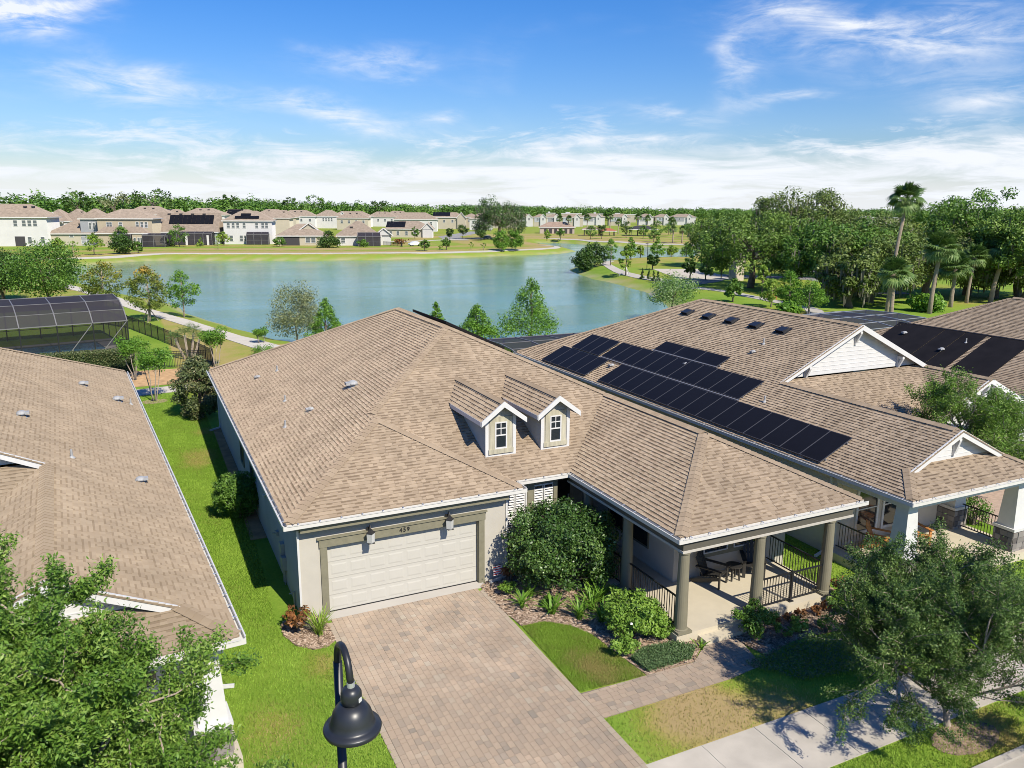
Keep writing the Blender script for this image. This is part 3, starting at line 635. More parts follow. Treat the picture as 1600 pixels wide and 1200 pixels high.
# ------------------------------------------------------------------ the house in the middle
Wg, D1, WH, XP, YP, DH = 7.459, 0.705, 16.629, 9.61, -5.411, 23.98
HW = WH / 2; WR = (WH - XP) / 2; XR = XP + WR; ZR = HE + PT * HW; ZW = HE + PT * WR
house = thing('bungalow', 'pale stucco bungalow with cream two-car garage door numbered 459, two dormers and corner porch', 'house')
fl = lambda x, y: HE + PT * x
ff = lambda x, y: HE + PT * y
fm = lambda x, y: HE + PT * (y - D1)
fr = lambda x, y: HE + PT * (Wg - x)
wl = lambda x, y: HE + PT * (x - XP)
wf = lambda x, y: HE + PT * (y - YP)
rr = lambda x, y: HE + PT * (WH - x)
bk = lambda x, y: HE + PT * (DH - y)
g2 = Wg / 2
facets = [([[(0, 0), (Wg, 0), (g2, g2)]], ff, (0, -1)),
          ([[(0, 0), (g2, g2), (g2, g2 + D1), (0, g2 + D1)], [(0, g2 + D1), (g2, g2 + D1), (HW, D1 + HW), (HW, DH - HW), (0, DH)]], fl, (-1, 0)),
          ([[(Wg, 0), (Wg, D1), (g2, g2 + D1), (g2, g2)]], fr, (1, 0)),
          ([[(Wg, D1), (XP, D1), (XR, D1 + WR), (HW, D1 + HW), (g2, g2 + D1)]], fm, (0, -1)),
          ([[(XP, YP), (XR, YP + WR), (XR, D1 + WR), (XP, D1)]], wl, (-1, 0)),
          ([[(XP, YP), (WH, YP), (XR, YP + WR)]], wf, (0, -1))]
roof = shingle(house, facets, roof_m, 300, seed=3)
b = MB()
for poly, zf in (([(WH, YP), (WH, DH), (HW, DH - HW), (HW, D1 + HW), (XR, D1 + WR), (XR, YP + WR)], rr), ([(0, DH), (HW, DH - HW), (WH, DH)], bk)):
    b.slab([(x, y, zf(x, y)) for x, y in ccw(poly)], .03)
obj('rear_slope', b, roof, roof_m)
z = lambda t: HE + PT * t
ridge_caps(roof, [((0.05, .05, z(.05)), (g2, g2, z(g2))), ((Wg - .05, .05, z(.05)), (g2, g2, z(g2))), ((g2, g2 + D1, z(g2)), (HW, D1 + HW, ZR)), ((HW, D1 + HW, ZR), (HW, DH - HW, ZR)),
                  ((0.1, DH - .1, z(.1)), (HW, DH - HW, ZR)), ((XR, D1 + WR, ZW), (HW, D1 + HW, ZR)), ((XP + .05, YP + .05, z(.05)), (XR, YP + WR, ZW)), ((WH - .05, YP + .05, z(.05)), (XR, YP + WR, ZW)), ((XR, YP + WR, ZW), (XR, D1 + WR, ZW))], roof_m)
gutter(house, [(0, DH), (0, 0)]); gutter(house, [(0, 0), (Wg, 0), (Wg, D1)]); gutter(house, [(Wg + .1, D1), (XP, D1)]); gutter(house, [(XP, D1), (XP, YP)]); gutter(house, [(XP, YP), (WH, YP)])
# walls
b = MB(); TOPW = HE - .2
b.prism([(.35, .35), (1.16, .35), (1.16, .52), (6.04, .52), (6.04, .35), (7.0, .35), (7.0, 1.06), (9.3, 1.06), (9.3, 3.0), (11.5, 3.0), (11.5, -2.75), (16.2, -2.75), (16.2, DH - .35), (.35, DH - .35)], -.2, TOPW)
b.box(1.1601, .352, 2.20, 6.0399, .5199, TOPW - .002)
wall = obj('wall', b, house, stucco_m)
# soffits close the eaves between gutter and wall
b = MB()
b.box(.0, .0, TOPW + .002, .36, DH, TOPW + .04); b.box(.361, .0, TOPW + .002, Wg, .36, TOPW + .04); b.box(7.0, .361, TOPW + .002, Wg, D1, TOPW + .04); b.box(7.0, D1 + .001, TOPW + .002, XP, 1.1, TOPW + .04)
b.box(XP, YP, TOPW + .002, 11.55, 3.0, TOPW + .04); b.box(11.551, YP, TOPW + .002, WH, -2.7, TOPW + .04); b.box(16.15, -2.69, TOPW + .002, WH, DH, TOPW + .04)
b.box(.362, .02, TOPW - .14, 6.98, .345, TOPW - .001, 1)
obj('soffit', b, house, [stucco_m, olive_m])
# garage door with its raised panels
gd = obj('garage_door', MB().box(1.17, .47, .03, 6.03, .515, 2.19), house, door_m)
for r_ in range(4):
    for c_ in range(8):
        x0 = 1.17 + .11 + c_ * .5925; z0 = .03 + .10 + r_ * .54; w, h = .49, .34; y = .47
        bb = MB().add([(x0, y, z0), (x0 + w, y, z0), (x0 + w, y, z0 + h), (x0, y, z0 + h), (x0 + .045, y - .0075, z0 + .045), (x0 + w - .045, y - .0075, z0 + .045), (x0 + w - .045, y - .0075, z0 + h - .045), (x0 + .045, y - .0075, z0 + h - .045),
                       (x0 + .02, y - .005, z0 + .02)], [(4, 5, 6, 7), (0, 1, 5, 4), (1, 2, 6, 5), (2, 3, 7, 6), (3, 0, 4, 7)])
        obj('door_panel', bb, gd, door_m)
b = MB()
for k in (1, 2, 3): b.box(1.171, .462, .03 + k * .54 - .012, 6.029, .4695, .03 + k * .54 + .012)
obj('section_joint', b, gd, mat('joint_shade', (.42, .40, .35), .6))
obj('door_seal', MB().box(1.17, .45, .025, 6.03, .469, .05), gd, black_m)
b = MB(); b.box(.96, .30, .0, 1.158, .348, 2.205); b.box(6.042, .30, .0, 6.24, .348, 2.205); b.box(.93, .29, 2.206, 6.27, .347, 2.47); b.box(.88, .25, 2.471, 6.32, .346, 2.52)
b.box(1.159, .349, .02, 1.175, .52, 2.2); b.box(6.025, .349, .02, 6.041, .52, 2.2); b.box(1.16, .349, 2.185, 6.04, .5, 2.2049)
obj('garage_trim', b, house, olive_m)
cu = bpy.data.curves.new('house_number', 'FONT'); cu.body = '459'; cu.size = .19; cu.extrude = .012; cu.align_x = 'CENTER'; cu.space_character = 1.25
to = bpy.data.objects.new('tmp', cu); COL.objects.link(to); bpy.context.view_layer.update()
tm = bpy.data.meshes.new_from_object(to.evaluated_get(bpy.context.evaluated_depsgraph_get())); bpy.data.objects.remove(to); tm.materials.clear(); tm.materials.append(iron_m)
no = obj('house_number', tm, house, loc=(3.55, .276, 2.285)); no.rotation_euler = (math.radians(90), 0, 0)
for lx in (2.43, 4.96):
    b = MB(); b.box(lx - .07, .262, 2.38, lx + .07, .289, 2.62); b.tube([(lx, .27, 2.55), (lx, .2, 2.72), (lx, .12, 2.72), (lx, .08, 2.63)], .014, 6)
    b.lathe([(.0, .16), (.03, .14), (.05, .10), (.13, .02), (.14, 0), (.0, 0)], 4, (lx, .08, 2.50))
    la = obj('wall_lantern', b, house, iron_m); obj('lantern_base', MB().box(lx - .1, -.02, 2.19, lx + .1, .18, 2.21), la, iron_m)
    obj('lantern_glass', MB().lathe([(.115, 0), (.125, .29), (0, .29)], 4, (lx, .08, 2.211)), la, lant_m)
obj('door_apron', MB().box(1.02, .0, -.2, 6.18, .448, .022), house, pathc_m)
# corner boards, downspouts, meter boxes
b = MB(); b.box(.30, .285, .02, .36, .345, TOPW - .15)
obj('downspout', b, house, white_m)
b = MB(); b.box(7.005, .32, .05, 7.07, .40, TOPW - .1); b.bar((7.04, .36, .09), (6.35, .1, .07), .09, .07)
obj('downspout', b, house, white_m)
b = MB(); b.box(.27, 23.2, .1, .345, 23.28, TOPW); b.bar((.3, 23.2, .12), (-.25, 22.9, .08), .08)
obj('downspout', b, house, white_m)
b = MB(); b.box(.22, 2.95, 1.02, .348, 3.25, 1.38); b.box(.25, 2.99, .50, .348, 3.2, .95, 1); b.box(.2, 2.72, .55, .348, 3.05, 1.0); b.tube([(.3, 3.1, .5), (.3, 3.1, .0)], .03, 6); b.tube([(.3, 2.9, .55), (.3, 2.9, .0)], .025, 6)
obj('meter_box', b, house, [lead_m, iron_m])
b = MB(); b.box(.25, 4.0, 1.25, .348, 4.2, 1.4); b.tube([(.31, 4.1, 1.33), (.12, 4.1, 1.35)], .03, 6)
obj('hose_bib', b, house, lead_m)
b = MB(); b.tube([(.3, 1.3, .02), (.3, 1.3, .5)], .03, 6); b.tube([(.31, 1.3, .45), (.15, 1.3, .45)], .02, 6)
obj('standpipe', b, house, lead_m)
obj('flood_light', MB().lathe([(0, 0), (.05, .02), (.07, .12), (0, .12)], 10, (.28, 6.6, 1.72)), house, white_m)
for wy in (10.1, 13.3): window_part(house, wy, .95, 1.1, 1.75, .35, '-x', olive_m)
# shuttered windows on the recessed front
b = MB(); b.box(7.02, 1.0, .8, 7.2, 1.055, 2.85); b.box(8.13, 1.0, .8, 8.39, 1.055, 2.85); b.box(9.12, 1.0, .8, 9.29, 1.055, 2.85); b.box(7.0, .98, 2.851, 9.3, 1.054, 2.98); b.box(7.0, .96, .68, 9.3, 1.054, .80)
obj('window_trim', b, house, olive_m)
for wx in (7.665, 8.755):
    wn = window_part(house, wx, .82, .9, 2.0, 1.055, '-y', white_m, mullion=False)
    sh = MB()
    for side in (-1, 1):
        cx = wx + side * .2
        sh.box(cx - .185, 1.0, .88, cx - .15, 1.035, 2.76); sh.box(cx + .15, 1.0, .88, cx + .185, 1.035, 2.76); sh.box(cx - .149, 1.0, 1.78, cx + .149, 1.035, 1.84)
    obj('shutter_frame', sh, wn, white_m)
    slat = MB().add([(-.148, -.03, -.02), (.148, -.03, -.02), (.148, .03, .02), (-.148, .03, .02), (-.148, -.034, -.012), (.148, -.034, -.012), (.148, .026, .028), (-.148, .026, .028)],
                    [(0, 3, 2, 1), (4, 5, 6, 7), (0, 1, 5, 4), (1, 2, 6, 5), (2, 3, 7, 6), (3, 0, 4, 7)]).mesh('slat', [white_m])
    for side in (-1, 1):
        for k in range(20):
            if k != 10: obj('slat', slat, wn, loc=(wx + side * .2, 1.012, .93 + k * .09))
# dormers
for dx in (6.95, 9.06):
    y0, zb, zt, w = 1.85, z(1.85 - D1), 5.20, 1.12
    xm = dx + w / 2; zp = zt + .75 * w / 2; ye = D1 + (zt - HE) / PT
    b = MB(); b.add([(dx, y0, zb - .25), (dx + w, y0, zb - .25), (dx + w, y0, zt), (xm, y0, zp), (dx, y0, zt), (dx, ye + .3, zb - .25), (dx + w, ye + .3, zb - .25), (dx + w, ye + .3, zt), (dx, ye + .3, zt)],
                    [(0, 1, 2, 3, 4), (5, 0, 4, 8), (1, 6, 7, 2)])
    dm = obj('dormer', b, house, stucco_m)
    b = MB(); b.box(dx - .012, y0 - .025, zb - .02, dx + .1, y0 - .002, zt - .02); b.box(dx + w - .1, y0 - .025, zb - .02, dx + w + .012, y0 - .002, zt - .02); b.box(dx + .101, y0 - .025, zb - .02, dx + w - .101, y0 - .002, zb + .06)
    obj('corner_board', b, dm, white_m)
    oh = .31; yb = 6.3; zr = zp + .07 ; k = .75
    xl, xrr = xm - w / 2 - oh * .9, xm + w / 2 + oh * .9; ze = zr - k * (xm - xl)
    yfr = y0 - .30
    b = MB()
    for xe in (xl, xrr): b.slab(([(xe, yfr, ze), (xm, yfr, zr), (xm, D1 + (zr - HE) / PT, zr), (xe, D1 + (ze - HE) / PT, ze)] if xe < xm else [(xm, yfr, zr), (xe, yfr, ze), (xe, D1 + (ze - HE) / PT, ze), (xm, D1 + (zr - HE) / PT, zr)]), .05, 0)
    dr = obj('dormer_roof', b, dm, roof_m)
    # its shingle courses, with their butts proud of one another
    b = MB(); r_ = np.random.default_rng(int(dx * 10))
    for sgn in (-1, 1):
        L = (xm - xl) * math.sqrt(1 + k * k); nr = int(L / EXPO) + 1
        for i in range(nr):
            s0, s1 = i * EXPO, min((i + 1) * EXPO, L)
            def P(s, y, lift): 
                u = (xm - xl) * (1 - s / L); return (xm + sgn * u, y, zr - k * u + lift)
            yend0 = D1 + (P(s0, 0, 0)[2] - HE) / PT; y = yfr
            while y < yend0:
                wd = WID[r_.integers(3)]; y2 = min(y + wd, yend0); tn = TON[r_.choice(5, p=TONW)]
                sm_ = s0 + (s1 - s0) * BAND; b.add([P(s0, y, .03), P(s0, y2, .03), P(sm_, y2, .015), P(sm_, y, .015), P(s0, y, -.01), P(s0, y2, -.01)], [(0, 1, 2, 3), (0, 4, 5, 1)], 0, tn); b.add([P(sm_, y, .015), P(sm_, y2, .015), P(s1, y2, .006), P(s1, y, .006)], [(0, 1, 2, 3)], 0, tn - .5 if r_.random() < .5 else tn); y = y2
    obj('shingle_field', b, dm, roof_m, kind='stuff')
    ridge = [((xm, yfr, zr + .02), (xm, D1 + (zr - HE) / PT, zr + .02))]
    b = MB(); b.bar((xm - .07, yfr, zr + .0), (xm - .07, 6.2, zr + .0), .15, .02, up=(-k, 0, 1)); b.bar((xm + .07, yfr, zr + .0), (xm + .07, 6.2, zr + .0), .15, .02, up=(k, 0, 1)); obj('ridge_cap', b, dm, roof_m)
    b = MB()
    for xe in (xl, xrr):
        hh = .17
        b.add([(xe, yfr - .03, ze + .03), (xm, yfr - .03, zr + .03), (xm, yfr - .03, zr - hh), (xe, yfr - .03, ze - hh + .02), (xe, yfr + .02, ze + .03), (xm, yfr + .02, zr + .03), (xm, yfr + .02, zr - hh), (xe, yfr + .02, ze - hh + .02)],
              [(0, 1, 2, 3), (4, 7, 6, 5), (0, 3, 7, 4), (3, 2, 6, 7), (0, 4, 5, 1)])
        b.bar((xe, yfr + .02, ze - .05), (xe, D1 + (ze - .1 - HE) / PT, ze - .05), .03, .15)
    obj('rake_board', b, dm, white_m)
    b = MB(); b.box(xm - .40, y0 - .035, zb + .11, xm - .225, y0 - .001, zb + 1.37); b.box(xm + .225, y0 - .035, zb + .11, xm + .40, y0 - .001, zb + 1.37); b.box(xm - .224, y0 - .035, zb + 1.20, xm + .224, y0 - .001, zb + 1.37); b.box(xm - .46, y0 - .07, zb + .09, xm + .46, y0 - .001, zb + .25)
    obj('window_surround', b, dm, wood_trim_m)
    window_part(dm, xm, zb + .252, .449, .945, y0 - .002, '-y', white_m, fw=.045, grid=True)
for vx, vy, kd, s in ((1.67, 16.94, 'hood', .7), (2.48, 16.32, 'pipe', 1), (1.93, 11.11, 'pipe', 1), (2.41, 8.26, 'hood', .75), (1.39, 8.01, 'pipe', 1), (4.09, 8.28, 'hood', 1.2)):
    vent_pipe(roof, vx, vy, z(vx), kd, s)
b = MB()
for k in range(3): b.add([(8.55, 9.7 + k * 1.5, ZR + .01), (8.55, 11.14 + k * 1.5, ZR + .01), (11.3, 11.14 + k * 1.5, ZR - 1.3), (11.3, 9.7 + k * 1.5, ZR - 1.3), (8.55, 9.7 + k * 1.5, ZR + .13), (8.55, 11.14 + k * 1.5, ZR + .13), (11.3, 11.14 + k * 1.5, ZR - 1.18), (11.3, 9.7 + k * 1.5, ZR - 1.18)],
                         [(0, 3, 2, 1), (4, 5, 6, 7), (0, 1, 5, 4), (1, 2, 6, 5), (2, 3, 7, 6), (3, 0, 4, 7)])
obj('pool_heater', b, roof, mat_m)
# porch
b = MB(); b.prism([(9.6, -5.5), (15.68, -5.5), (15.68, -2.76), (11.49, -2.76), (11.49, 2.99), (9.31, 2.99), (9.31, 1.3), (9.6, 1.2)], -.2, .30)
obj('porch_floor', b, house, slab_m)
obj('porch_step', MB().box(10.35, -5.85, -.2, 12.2, -5.502, .15), house, slab_m)
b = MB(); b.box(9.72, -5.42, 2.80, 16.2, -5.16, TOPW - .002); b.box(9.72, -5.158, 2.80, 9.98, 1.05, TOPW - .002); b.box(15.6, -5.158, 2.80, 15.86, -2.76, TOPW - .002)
obj('porch_beam', b, house, mat('eave_shadow_brown', (.10, .092, .072), .8))  # the eave's shadow is painted into the beam as a dark brown
b = MB(); b.box(9.70, -5.44, 2.73, 16.22, -5.14, 2.799); b.box(9.70, -5.138, 2.73, 10.0, 1.05, 2.799)
obj('beam_trim', b, house, stucco_m)
for cx, cy in ((9.87, -5.29), (12.62, -5.29), (15.40, -5.29), (9.87, -2.51), (9.87, -.1)):
    b = MB(); b.lathe([(.0, 2.43), (.17, 2.43), (.17, 2.38), (.145, 2.36), (.15, 2.3), (.185, .4), (.185, .12), (.22, .10), (.22, .07), (0, .07)], 20, (cx, cy, .3)); b.box(cx - .24, cy - .24, .302, cx + .24, cy + .24, .372)
    obj('porch_column', b, house, column_m, smooth=False)
railing(house, (9.87, -5.1), (9.87, -2.7), .3); railing(house, (9.87, -2.3), (9.87, -.3), .3); railing(house, (12.8, -5.29), (15.22, -5.29), .3, post=True); railing(house, (15.42, -5.1), (15.42, -2.77), .3)
b = MB(); b.box(12.45, -2.79, .92, 15.05, -2.752, 2.5); obj('window_band', b, house, olive_m)
for wx in (13.12, 14.38): window_part(house, wx, 1.08, 1.0, 1.25, -2.79, '-y', white_m, mullion=False, fw=.035)
b = MB(); b.tube([(11.49, -1.72, 1.95), (11.36, -1.72, 1.95)], .07, 10); obj('porch_sconce', b, house, lead_m)
b = MB(); b.box(9.9, 2.93, .302, 10.9, 2.998, 2.45); fd = obj('front_door', b, house, iron_m); obj('door_handle', MB().box(10.78, 2.87, 1.2, 10.84, 2.928, 1.5), fd, alu_m)
window_part(house, -.9, .9, 1.0, 1.7, 11.5, '-x', olive_m); window_part(house, .6, .9, 1.0, 1.7, 11.5, '-x', olive_m)

# ------------------------------------------------------------------ the neighbours: gabled houses of one design, the left one mirrored
def gabled_house(root, m, rm, walls, seed, n_ind, backlen, porch=True):
    """local frame: u inward from the side eave (x = m * u), v back from the porch eave"""
    X = lambda u: m * u
    MP = lambda poly: [(m * u, v) for u, v in poly]
    ub, vb = 15.9, backlen
    s0 = lambda u: HE + PT * u
    zf = lambda f: (lambda x, y: f(m * x, y))
    A = zf(lambda u, v: HE + PT * u); B = zf(lambda u, v: HE + PT * v); C_ = zf(lambda u, v: HE + PT * (6.8 - u)); D_ = zf(lambda u, v: HE + PT * (v - 6.1)); E_ = zf(lambda u, v: HE + PT * (u - 9.0))
    rv = vb - 7.95
    fac = [([MP([(0, 0), (1.2, 1.2), (0, 1.2)]), MP([(0, 1.2), (3.4, 1.2), (3.4, 9.4), (0, 9.4)]), MP([(1.0, .92), (3.4, .92), (3.4, 1.2), (1.2, 1.2)]), MP([(3.4, 9.22), (7.95, 9.22), (7.95, 9.4), (3.4, 9.4)]), MP([(0, 9.4), (3.4, 9.4), (7.95, 9.4), (7.95, rv), (0, vb)])], A, (-m, 0)),
           ([MP([(0, 0), (6.8, 0), (5.5, 1.3), (1.3, 1.3)])], B, (0, -1)),
           ([MP([(6.8, 0), (6.8, 6.1), (3.4, 9.5), (3.4, 1.2), (5.6, 1.2)])], C_, (m, 0)),
           ([MP([(6.8, 6.1), (9.0, 6.1), (12.4, 9.5), (3.4, 9.5)])], D_, (0, -1)),
           ([MP([(9.0, 5.95), (12.4, 5.95), (12.4, 9.5), (9.0, 6.1)])], E_, (-m, 0))]
    # pieces that fold (right slope of the porch gable) are split to stay convex
    fac[2] = ([MP([(6.8, 0), (6.8, 6.1), (5.6, 7.3), (5.6, 1.2)]), MP([(5.6, 1.2), (5.6, 7.3), (3.4, 9.5), (3.4, 1.2)]), MP([(3.4, .92), (5.8, .92), (5.6, 1.2), (3.4, 1.2)])], C_, (m, 0))
    roof = shingle(root, fac, rm, n_ind, seed=seed)
    b = MB()
    b.slab([(X(15.9), 6.0, HE), (X(15.9), vb, HE), (X(7.95), rv, s0(7.95)), (X(7.95), 9.3, s0(7.95)), (X(12.4), 9.3, s0(3.5)), (X(12.4), 6.0, s0(3.5))], .03)
    b.slab([(X(0), vb, HE), (X(7.95), rv, s0(7.95)), (X(15.9), vb, HE)], .03)
    obj('rear_slope', b, roof, rm)
    zg, zb = s0(3.4), s0(7.95)
    ridge_caps(roof, [((X(.05), .05, s0(.05)), (X(1.25), 1.25, s0(1.25))), ((X(6.75), .05, s0(.05)), (X(5.55), 1.25, s0(1.25))), ((X(3.4), 1.2, zg), (X(3.4), 9.4, zg)), ((X(7.95), 9.4, zb), (X(7.95), rv, zb)),
                      ((X(.1), vb - .1, s0(.1)), (X(7.95), rv, zb)), ((X(12.4), 5.95, zg), (X(12.4), 9.5, zg))], rm)
    # white gables with rake boards and knee braces
    def gable(uc, zc, v, half, over, braces, name='gable'):
        dz = PT * half; b = MB()
        b.add([(X(uc - half), v, zc - dz), (X(uc + half), v, zc - dz), (X(uc), v, zc), (X(uc - half), v + .12, zc - dz), (X(uc + half), v + .12, zc - dz), (X(uc), v + .12, zc)], [(0, 1, 2), (3, 5, 4), (0, 3, 4, 1), (0, 2, 5, 3), (1, 4, 5, 2)])
        k = 1
        while zc - dz + k * .19 < zc - .25:      # lapped courses of siding
            hw = half - (k * .19) / PT; b.box(X(uc) - hw + .1, v - .012, zc - dz + k * .19 - .02, X(uc) + hw - .1, v - .0005, zc - dz + k * .19); k += 1
        gb = obj(name, b, roof, white_m)
        b = MB(); vf = v - over
        for sg in (-1, 1):
            e = (X(uc + sg * (half + .18)), zc - PT * (half + .18) + .03)
            p = [(e[0], e[1]), (X(uc), zc + .04), (X(uc), zc - .20), (e[0], e[1] - .22)]
            b.add([(x, vf, zz) for x, zz in p] + [(x, vf + .05, zz) for x, zz in p], [(0, 1, 2, 3), (7, 6, 5, 4), (0, 4, 5, 1), (2, 6, 7, 3), (0, 3, 7, 4)])
            b.add([(e[0], vf + .05, e[1] - .03), (X(uc), vf + .05, zc - .02), (X(uc), v, zc - .02), (e[0], v, e[1] - .03), (e[0], vf + .05, e[1] - .07), (X(uc), vf + .05, zc - .06), (X(uc), v, zc - .06), (e[0], v, e[1] - .07)], [(0, 1, 2, 3), (4, 7, 6, 5), (0, 4, 5, 1), (2, 6, 7, 3)])
        obj('rake_board', b, gb, white_m)
        for du in braces:
            zz = zc - abs(du) * PT - .30; b = MB(); x = X(uc + du)
            b.bar((x, v - .01, zz), (x, vf + .055, zz), .13, .12); b.bar((x, v - .05, zz - .5), (x, vf + .1, zz - .05), .10, .10); b.bar((x, v - .045, zz - .6), (x, v - .045, zz + .05), .12, .08)
            obj('knee_brace', b, gb, white_m)
    gable(3.4, zg, 1.22, 2.25, .28, (0,)); gable(7.95, zb, 9.62, 4.45, .38, (-2.9, 0, 2.9)); gable(12.4, zg, 6.35, 3.2, .36, (0, -1.9, 1.9))
    pth = [(X(0), vb), (X(0), 0), (X(6.8), 0), (X(6.8), 5.9)]; 
    if m > 0: gutter(root, pth)
    else: gutter(root, [(x, y) for x, y in pth[::-1]])
    # walls
    T = HE - .2; b = MB(); b.prism([p for p in (MP([(.35, 3.2), (6.45, 3.2), (6.45, 6.5), (8.9, 6.5), (9.2, 6.35), (15.55, 6.35), (15.55, vb - .35), (.35, vb - .35)]))], -.2, T)
    obj('wall', b, root, walls)
    b = MB(); b.box(X(0), 3.0, T + .002, X(.4), vb, T + .04); b.box(X(0), 0, T + .002, X(6.8), 3.2, T + .04); b.box(X(6.4), 3.201, T + .002, X(15.9), 6.6, T + .04)
    obj('soffit', b, root, white_m)
    b = MB(); b.box(X(.28), 3.4, .1, X(.345), 3.48, T - .1); b.bar((X(.3), 3.44, .12), (X(-.3), 3.3, .06), .08, .08); obj('downspout', b, root, white_m)
    obj('porch_floor', MB().box(X(.1), .1, -.2, X(6.7), 3.199, .3), root, slab_m)
    b = MB(); b.box(X(.3), .3, T - .25, X(6.5), .65, T - .001); b.box(X(.3), .651, T - .25, X(.65), 3.199, T - .001); b.box(X(6.15), .651, T - .25, X(6.5), 3.199, T - .001); obj('porch_beam', b, root, white_m)
    r_ = np.random.default_rng(seed + 5)
    for (cu_, cv) in ((.62, .62), (6.18, .62), (6.18, 2.85)):
        b = MB(); z0, z1 = 1.05, T - .251; w0, w1 = .31, .22
        b.add([(X(cu_) + sx * w, cv + sy * w, zz) for w, zz in ((w0, z0 + .1), (w1, z1)) for sx, sy in ((-1, -1), (1, -1), (1, 1), (-1, 1))], [(0, 3, 2, 1), (4, 5, 6, 7), (0, 1, 5, 4), (1, 2, 6, 5), (2, 3, 7, 6), (3, 0, 4, 7)])
        b.box(X(cu_) - .40, cv - .40, z0 + .0, X(cu_) + .40, cv + .40, z0 + .099)
        pc = obj('porch_column', b, root, white_m)
        sb = MB()
        sb.box(X(cu_) - .35, cv - .35, -.1, X(cu_) + .35, cv + .35, z0 - .002, 0, .1); obj('pier_core', sb, pc, stone_m)
        for lev in range(5):
            for side in range(4):
                t_ = -.36
                while t_ < .34:
                    wd = min(.16 + .16 * r_.random(), .36 - t_); h0 = .0 + lev * .2; d = .012 + .03 * r_.random(); a0, a1 = t_ + .006, t_ + wd - .006; t_ += wd
                    if a1 - a0 < .03: continue
                    q = MB()
                    if side == 0: q.box(X(cu_) + a0, cv - .35 - d, h0 + .012, X(cu_) + a1, cv - .34, h0 + .195, 0, r_.random())
                    elif side == 1: q.box(X(cu_) + a0, cv + .34, h0 + .012, X(cu_) + a1, cv + .35 + d, h0 + .195, 0, r_.random())
                    elif side == 2: q.box(X(cu_) - .35 - d, cv + a0, h0 + .012, X(cu_) - .34, cv + a1, h0 + .195, 0, r_.random())
                    else: q.box(X(cu_) + .34, cv + a0, h0 + .012, X(cu_) + .35 + d, cv + a1, h0 + .195, 0, r_.random())
                    obj('stone', q, pc, stone_m)
    railing(root, (X(.5), 3.15), (X(.5), 1.0), .3); railing(root, (X(6.25), 2.5), (X(6.25), 1.0), .3)
    for wu in (1.95, 3.3): window_part(root, X(wu), .62, 1.15, 1.85, 3.2, '-y', white_m, fw=.1)
    for wv in (9, 14, 19): window_part(root, wv, .9, 1.1, 1.5, X(.35), '-x', white_m) if m > 0 else None
    gdo = obj('garage_door', MB().box(X(10.0), 6.25, .05, X(14.8), 6.349, 2.2), root, door_m)
    return roof, s0

nh = thing('gabled_house', 'house with black solar panels, white gables and stone-based porch columns', 'house', (17.9, -6.15, 0))
nroof, s0 = gabled_house(nh, 1, roof2_m, stuccob_m, 21, 300, 28.4)
# solar panels on the left slope (local u, v)
def on_slope(o_u, o_v, lift): return Vector((o_u, o_v, HE + PT * o_u + lift))
ups = Vector((1, 0, PT)).normalized(); nrm = Vector((-PT, 0, 1)).normalized(); alo = Vector((0, 1, 0))
panel_mesh = {}
LU = 1.64
rows = [(.06, [14.03 + 6.15 - .2 + k * .99 for k in range(5)], .98, LU), (1.62, [15.05 + 6.15 + k * 1.0 for k in range(3)], .98, 1.56), (.06, [-2.38 + 6.15 + k * .995 for k in range(15)], .985, LU),
        (1.66, [3.75 + 6.15 + k * 1.005 for k in range(11)], .99, 1.52), (3.13, [7.02 + 6.15 + k * 1.68 for k in range(3)], 1.66, .88)]
rows[0] = (.06, [13.85 + 6.15 + k * .99 for k in range(5)], .98, LU)
for u0, vs_, wv, lu in rows:
    for v0 in vs_:
        key = (wv, lu)
        if key not in panel_mesh:
            b = MB(); b.box(.006, .006, .0, wv - .006, lu - .006, .035, 0); b.box(.022, .022, .0352, wv - .022, lu - .022, .0375, 1); panel_mesh[key] = b.mesh('solar_panel', [pvf_m, pv_m])
        M = Matrix(((alo.x, ups.x, nrm.x, 0), (alo.y, ups.y, nrm.y, 0), (alo.z, ups.z, nrm.z, 0), (0, 0, 0, 1))); M.translation = on_slope(u0, v0, .10)
        obj('solar_panel', panel_mesh[key], nroof, matrix=M)
b = MB()
for u0, v0, v1 in ((1.60, 9.8, 21.0), (3.10, 13.1, 18.3)): b.bar(on_slope(u0, v0, .12), on_slope(u0, v1, .12), .05, .03)
for u0, v0, v1 in ((.3, 3.75, 18.7), (1.3, 3.75, 18.7), (1.9, 9.9, 21.0), (2.9, 9.9, 21.0), (3.3, 13.1, 18.2), (.3, 20, 24.95), (1.3, 20, 24.95)): b.bar(on_slope(u0, v0, .06), on_slope(u0, v1, .06), .04, .05)
obj('mounting_rail', b, nroof, alu_m)
for vv in (13.82, 12.0, 10.18, 8.37, 6.53):
    b = MB(); p = on_slope(6.6, vv + 6.15, 0)
    for (a0, a1, c0, c1, h0, h1) in ((-.28, .28, -.36, .36, -.02, .06),): 
        vs_ = [p + ups * a + alo * c + nrm * h for h in (h0, h1) for a, c in ((a0, c0), (a1, c0), (a1, c1), (a0, c1))]; b.add(vs_, [(0, 3, 2, 1), (4, 5, 6, 7), (0, 1, 5, 4), (1, 2, 6, 5), (2, 3, 7, 6), (3, 0, 4, 7)])
    vs_ = [p + ups * a + alo * c + nrm * h for a, c, h in ((-.2, -.27, .055), (.2, -.27, .055), (.2, .27, .055), (-.2, .27, .055), (-.26, -.25, .19), (.2, -.25, .13), (.2, .25, .13), (-.26, .25, .19))]; b.add(vs_, [(0, 3, 2, 1), (4, 5, 6, 7), (0, 1, 5, 4), (1, 2, 6, 5), (2, 3, 7, 6), (3, 0, 4, 7)])
    obj('ridge_vent', b, nroof, black_m)
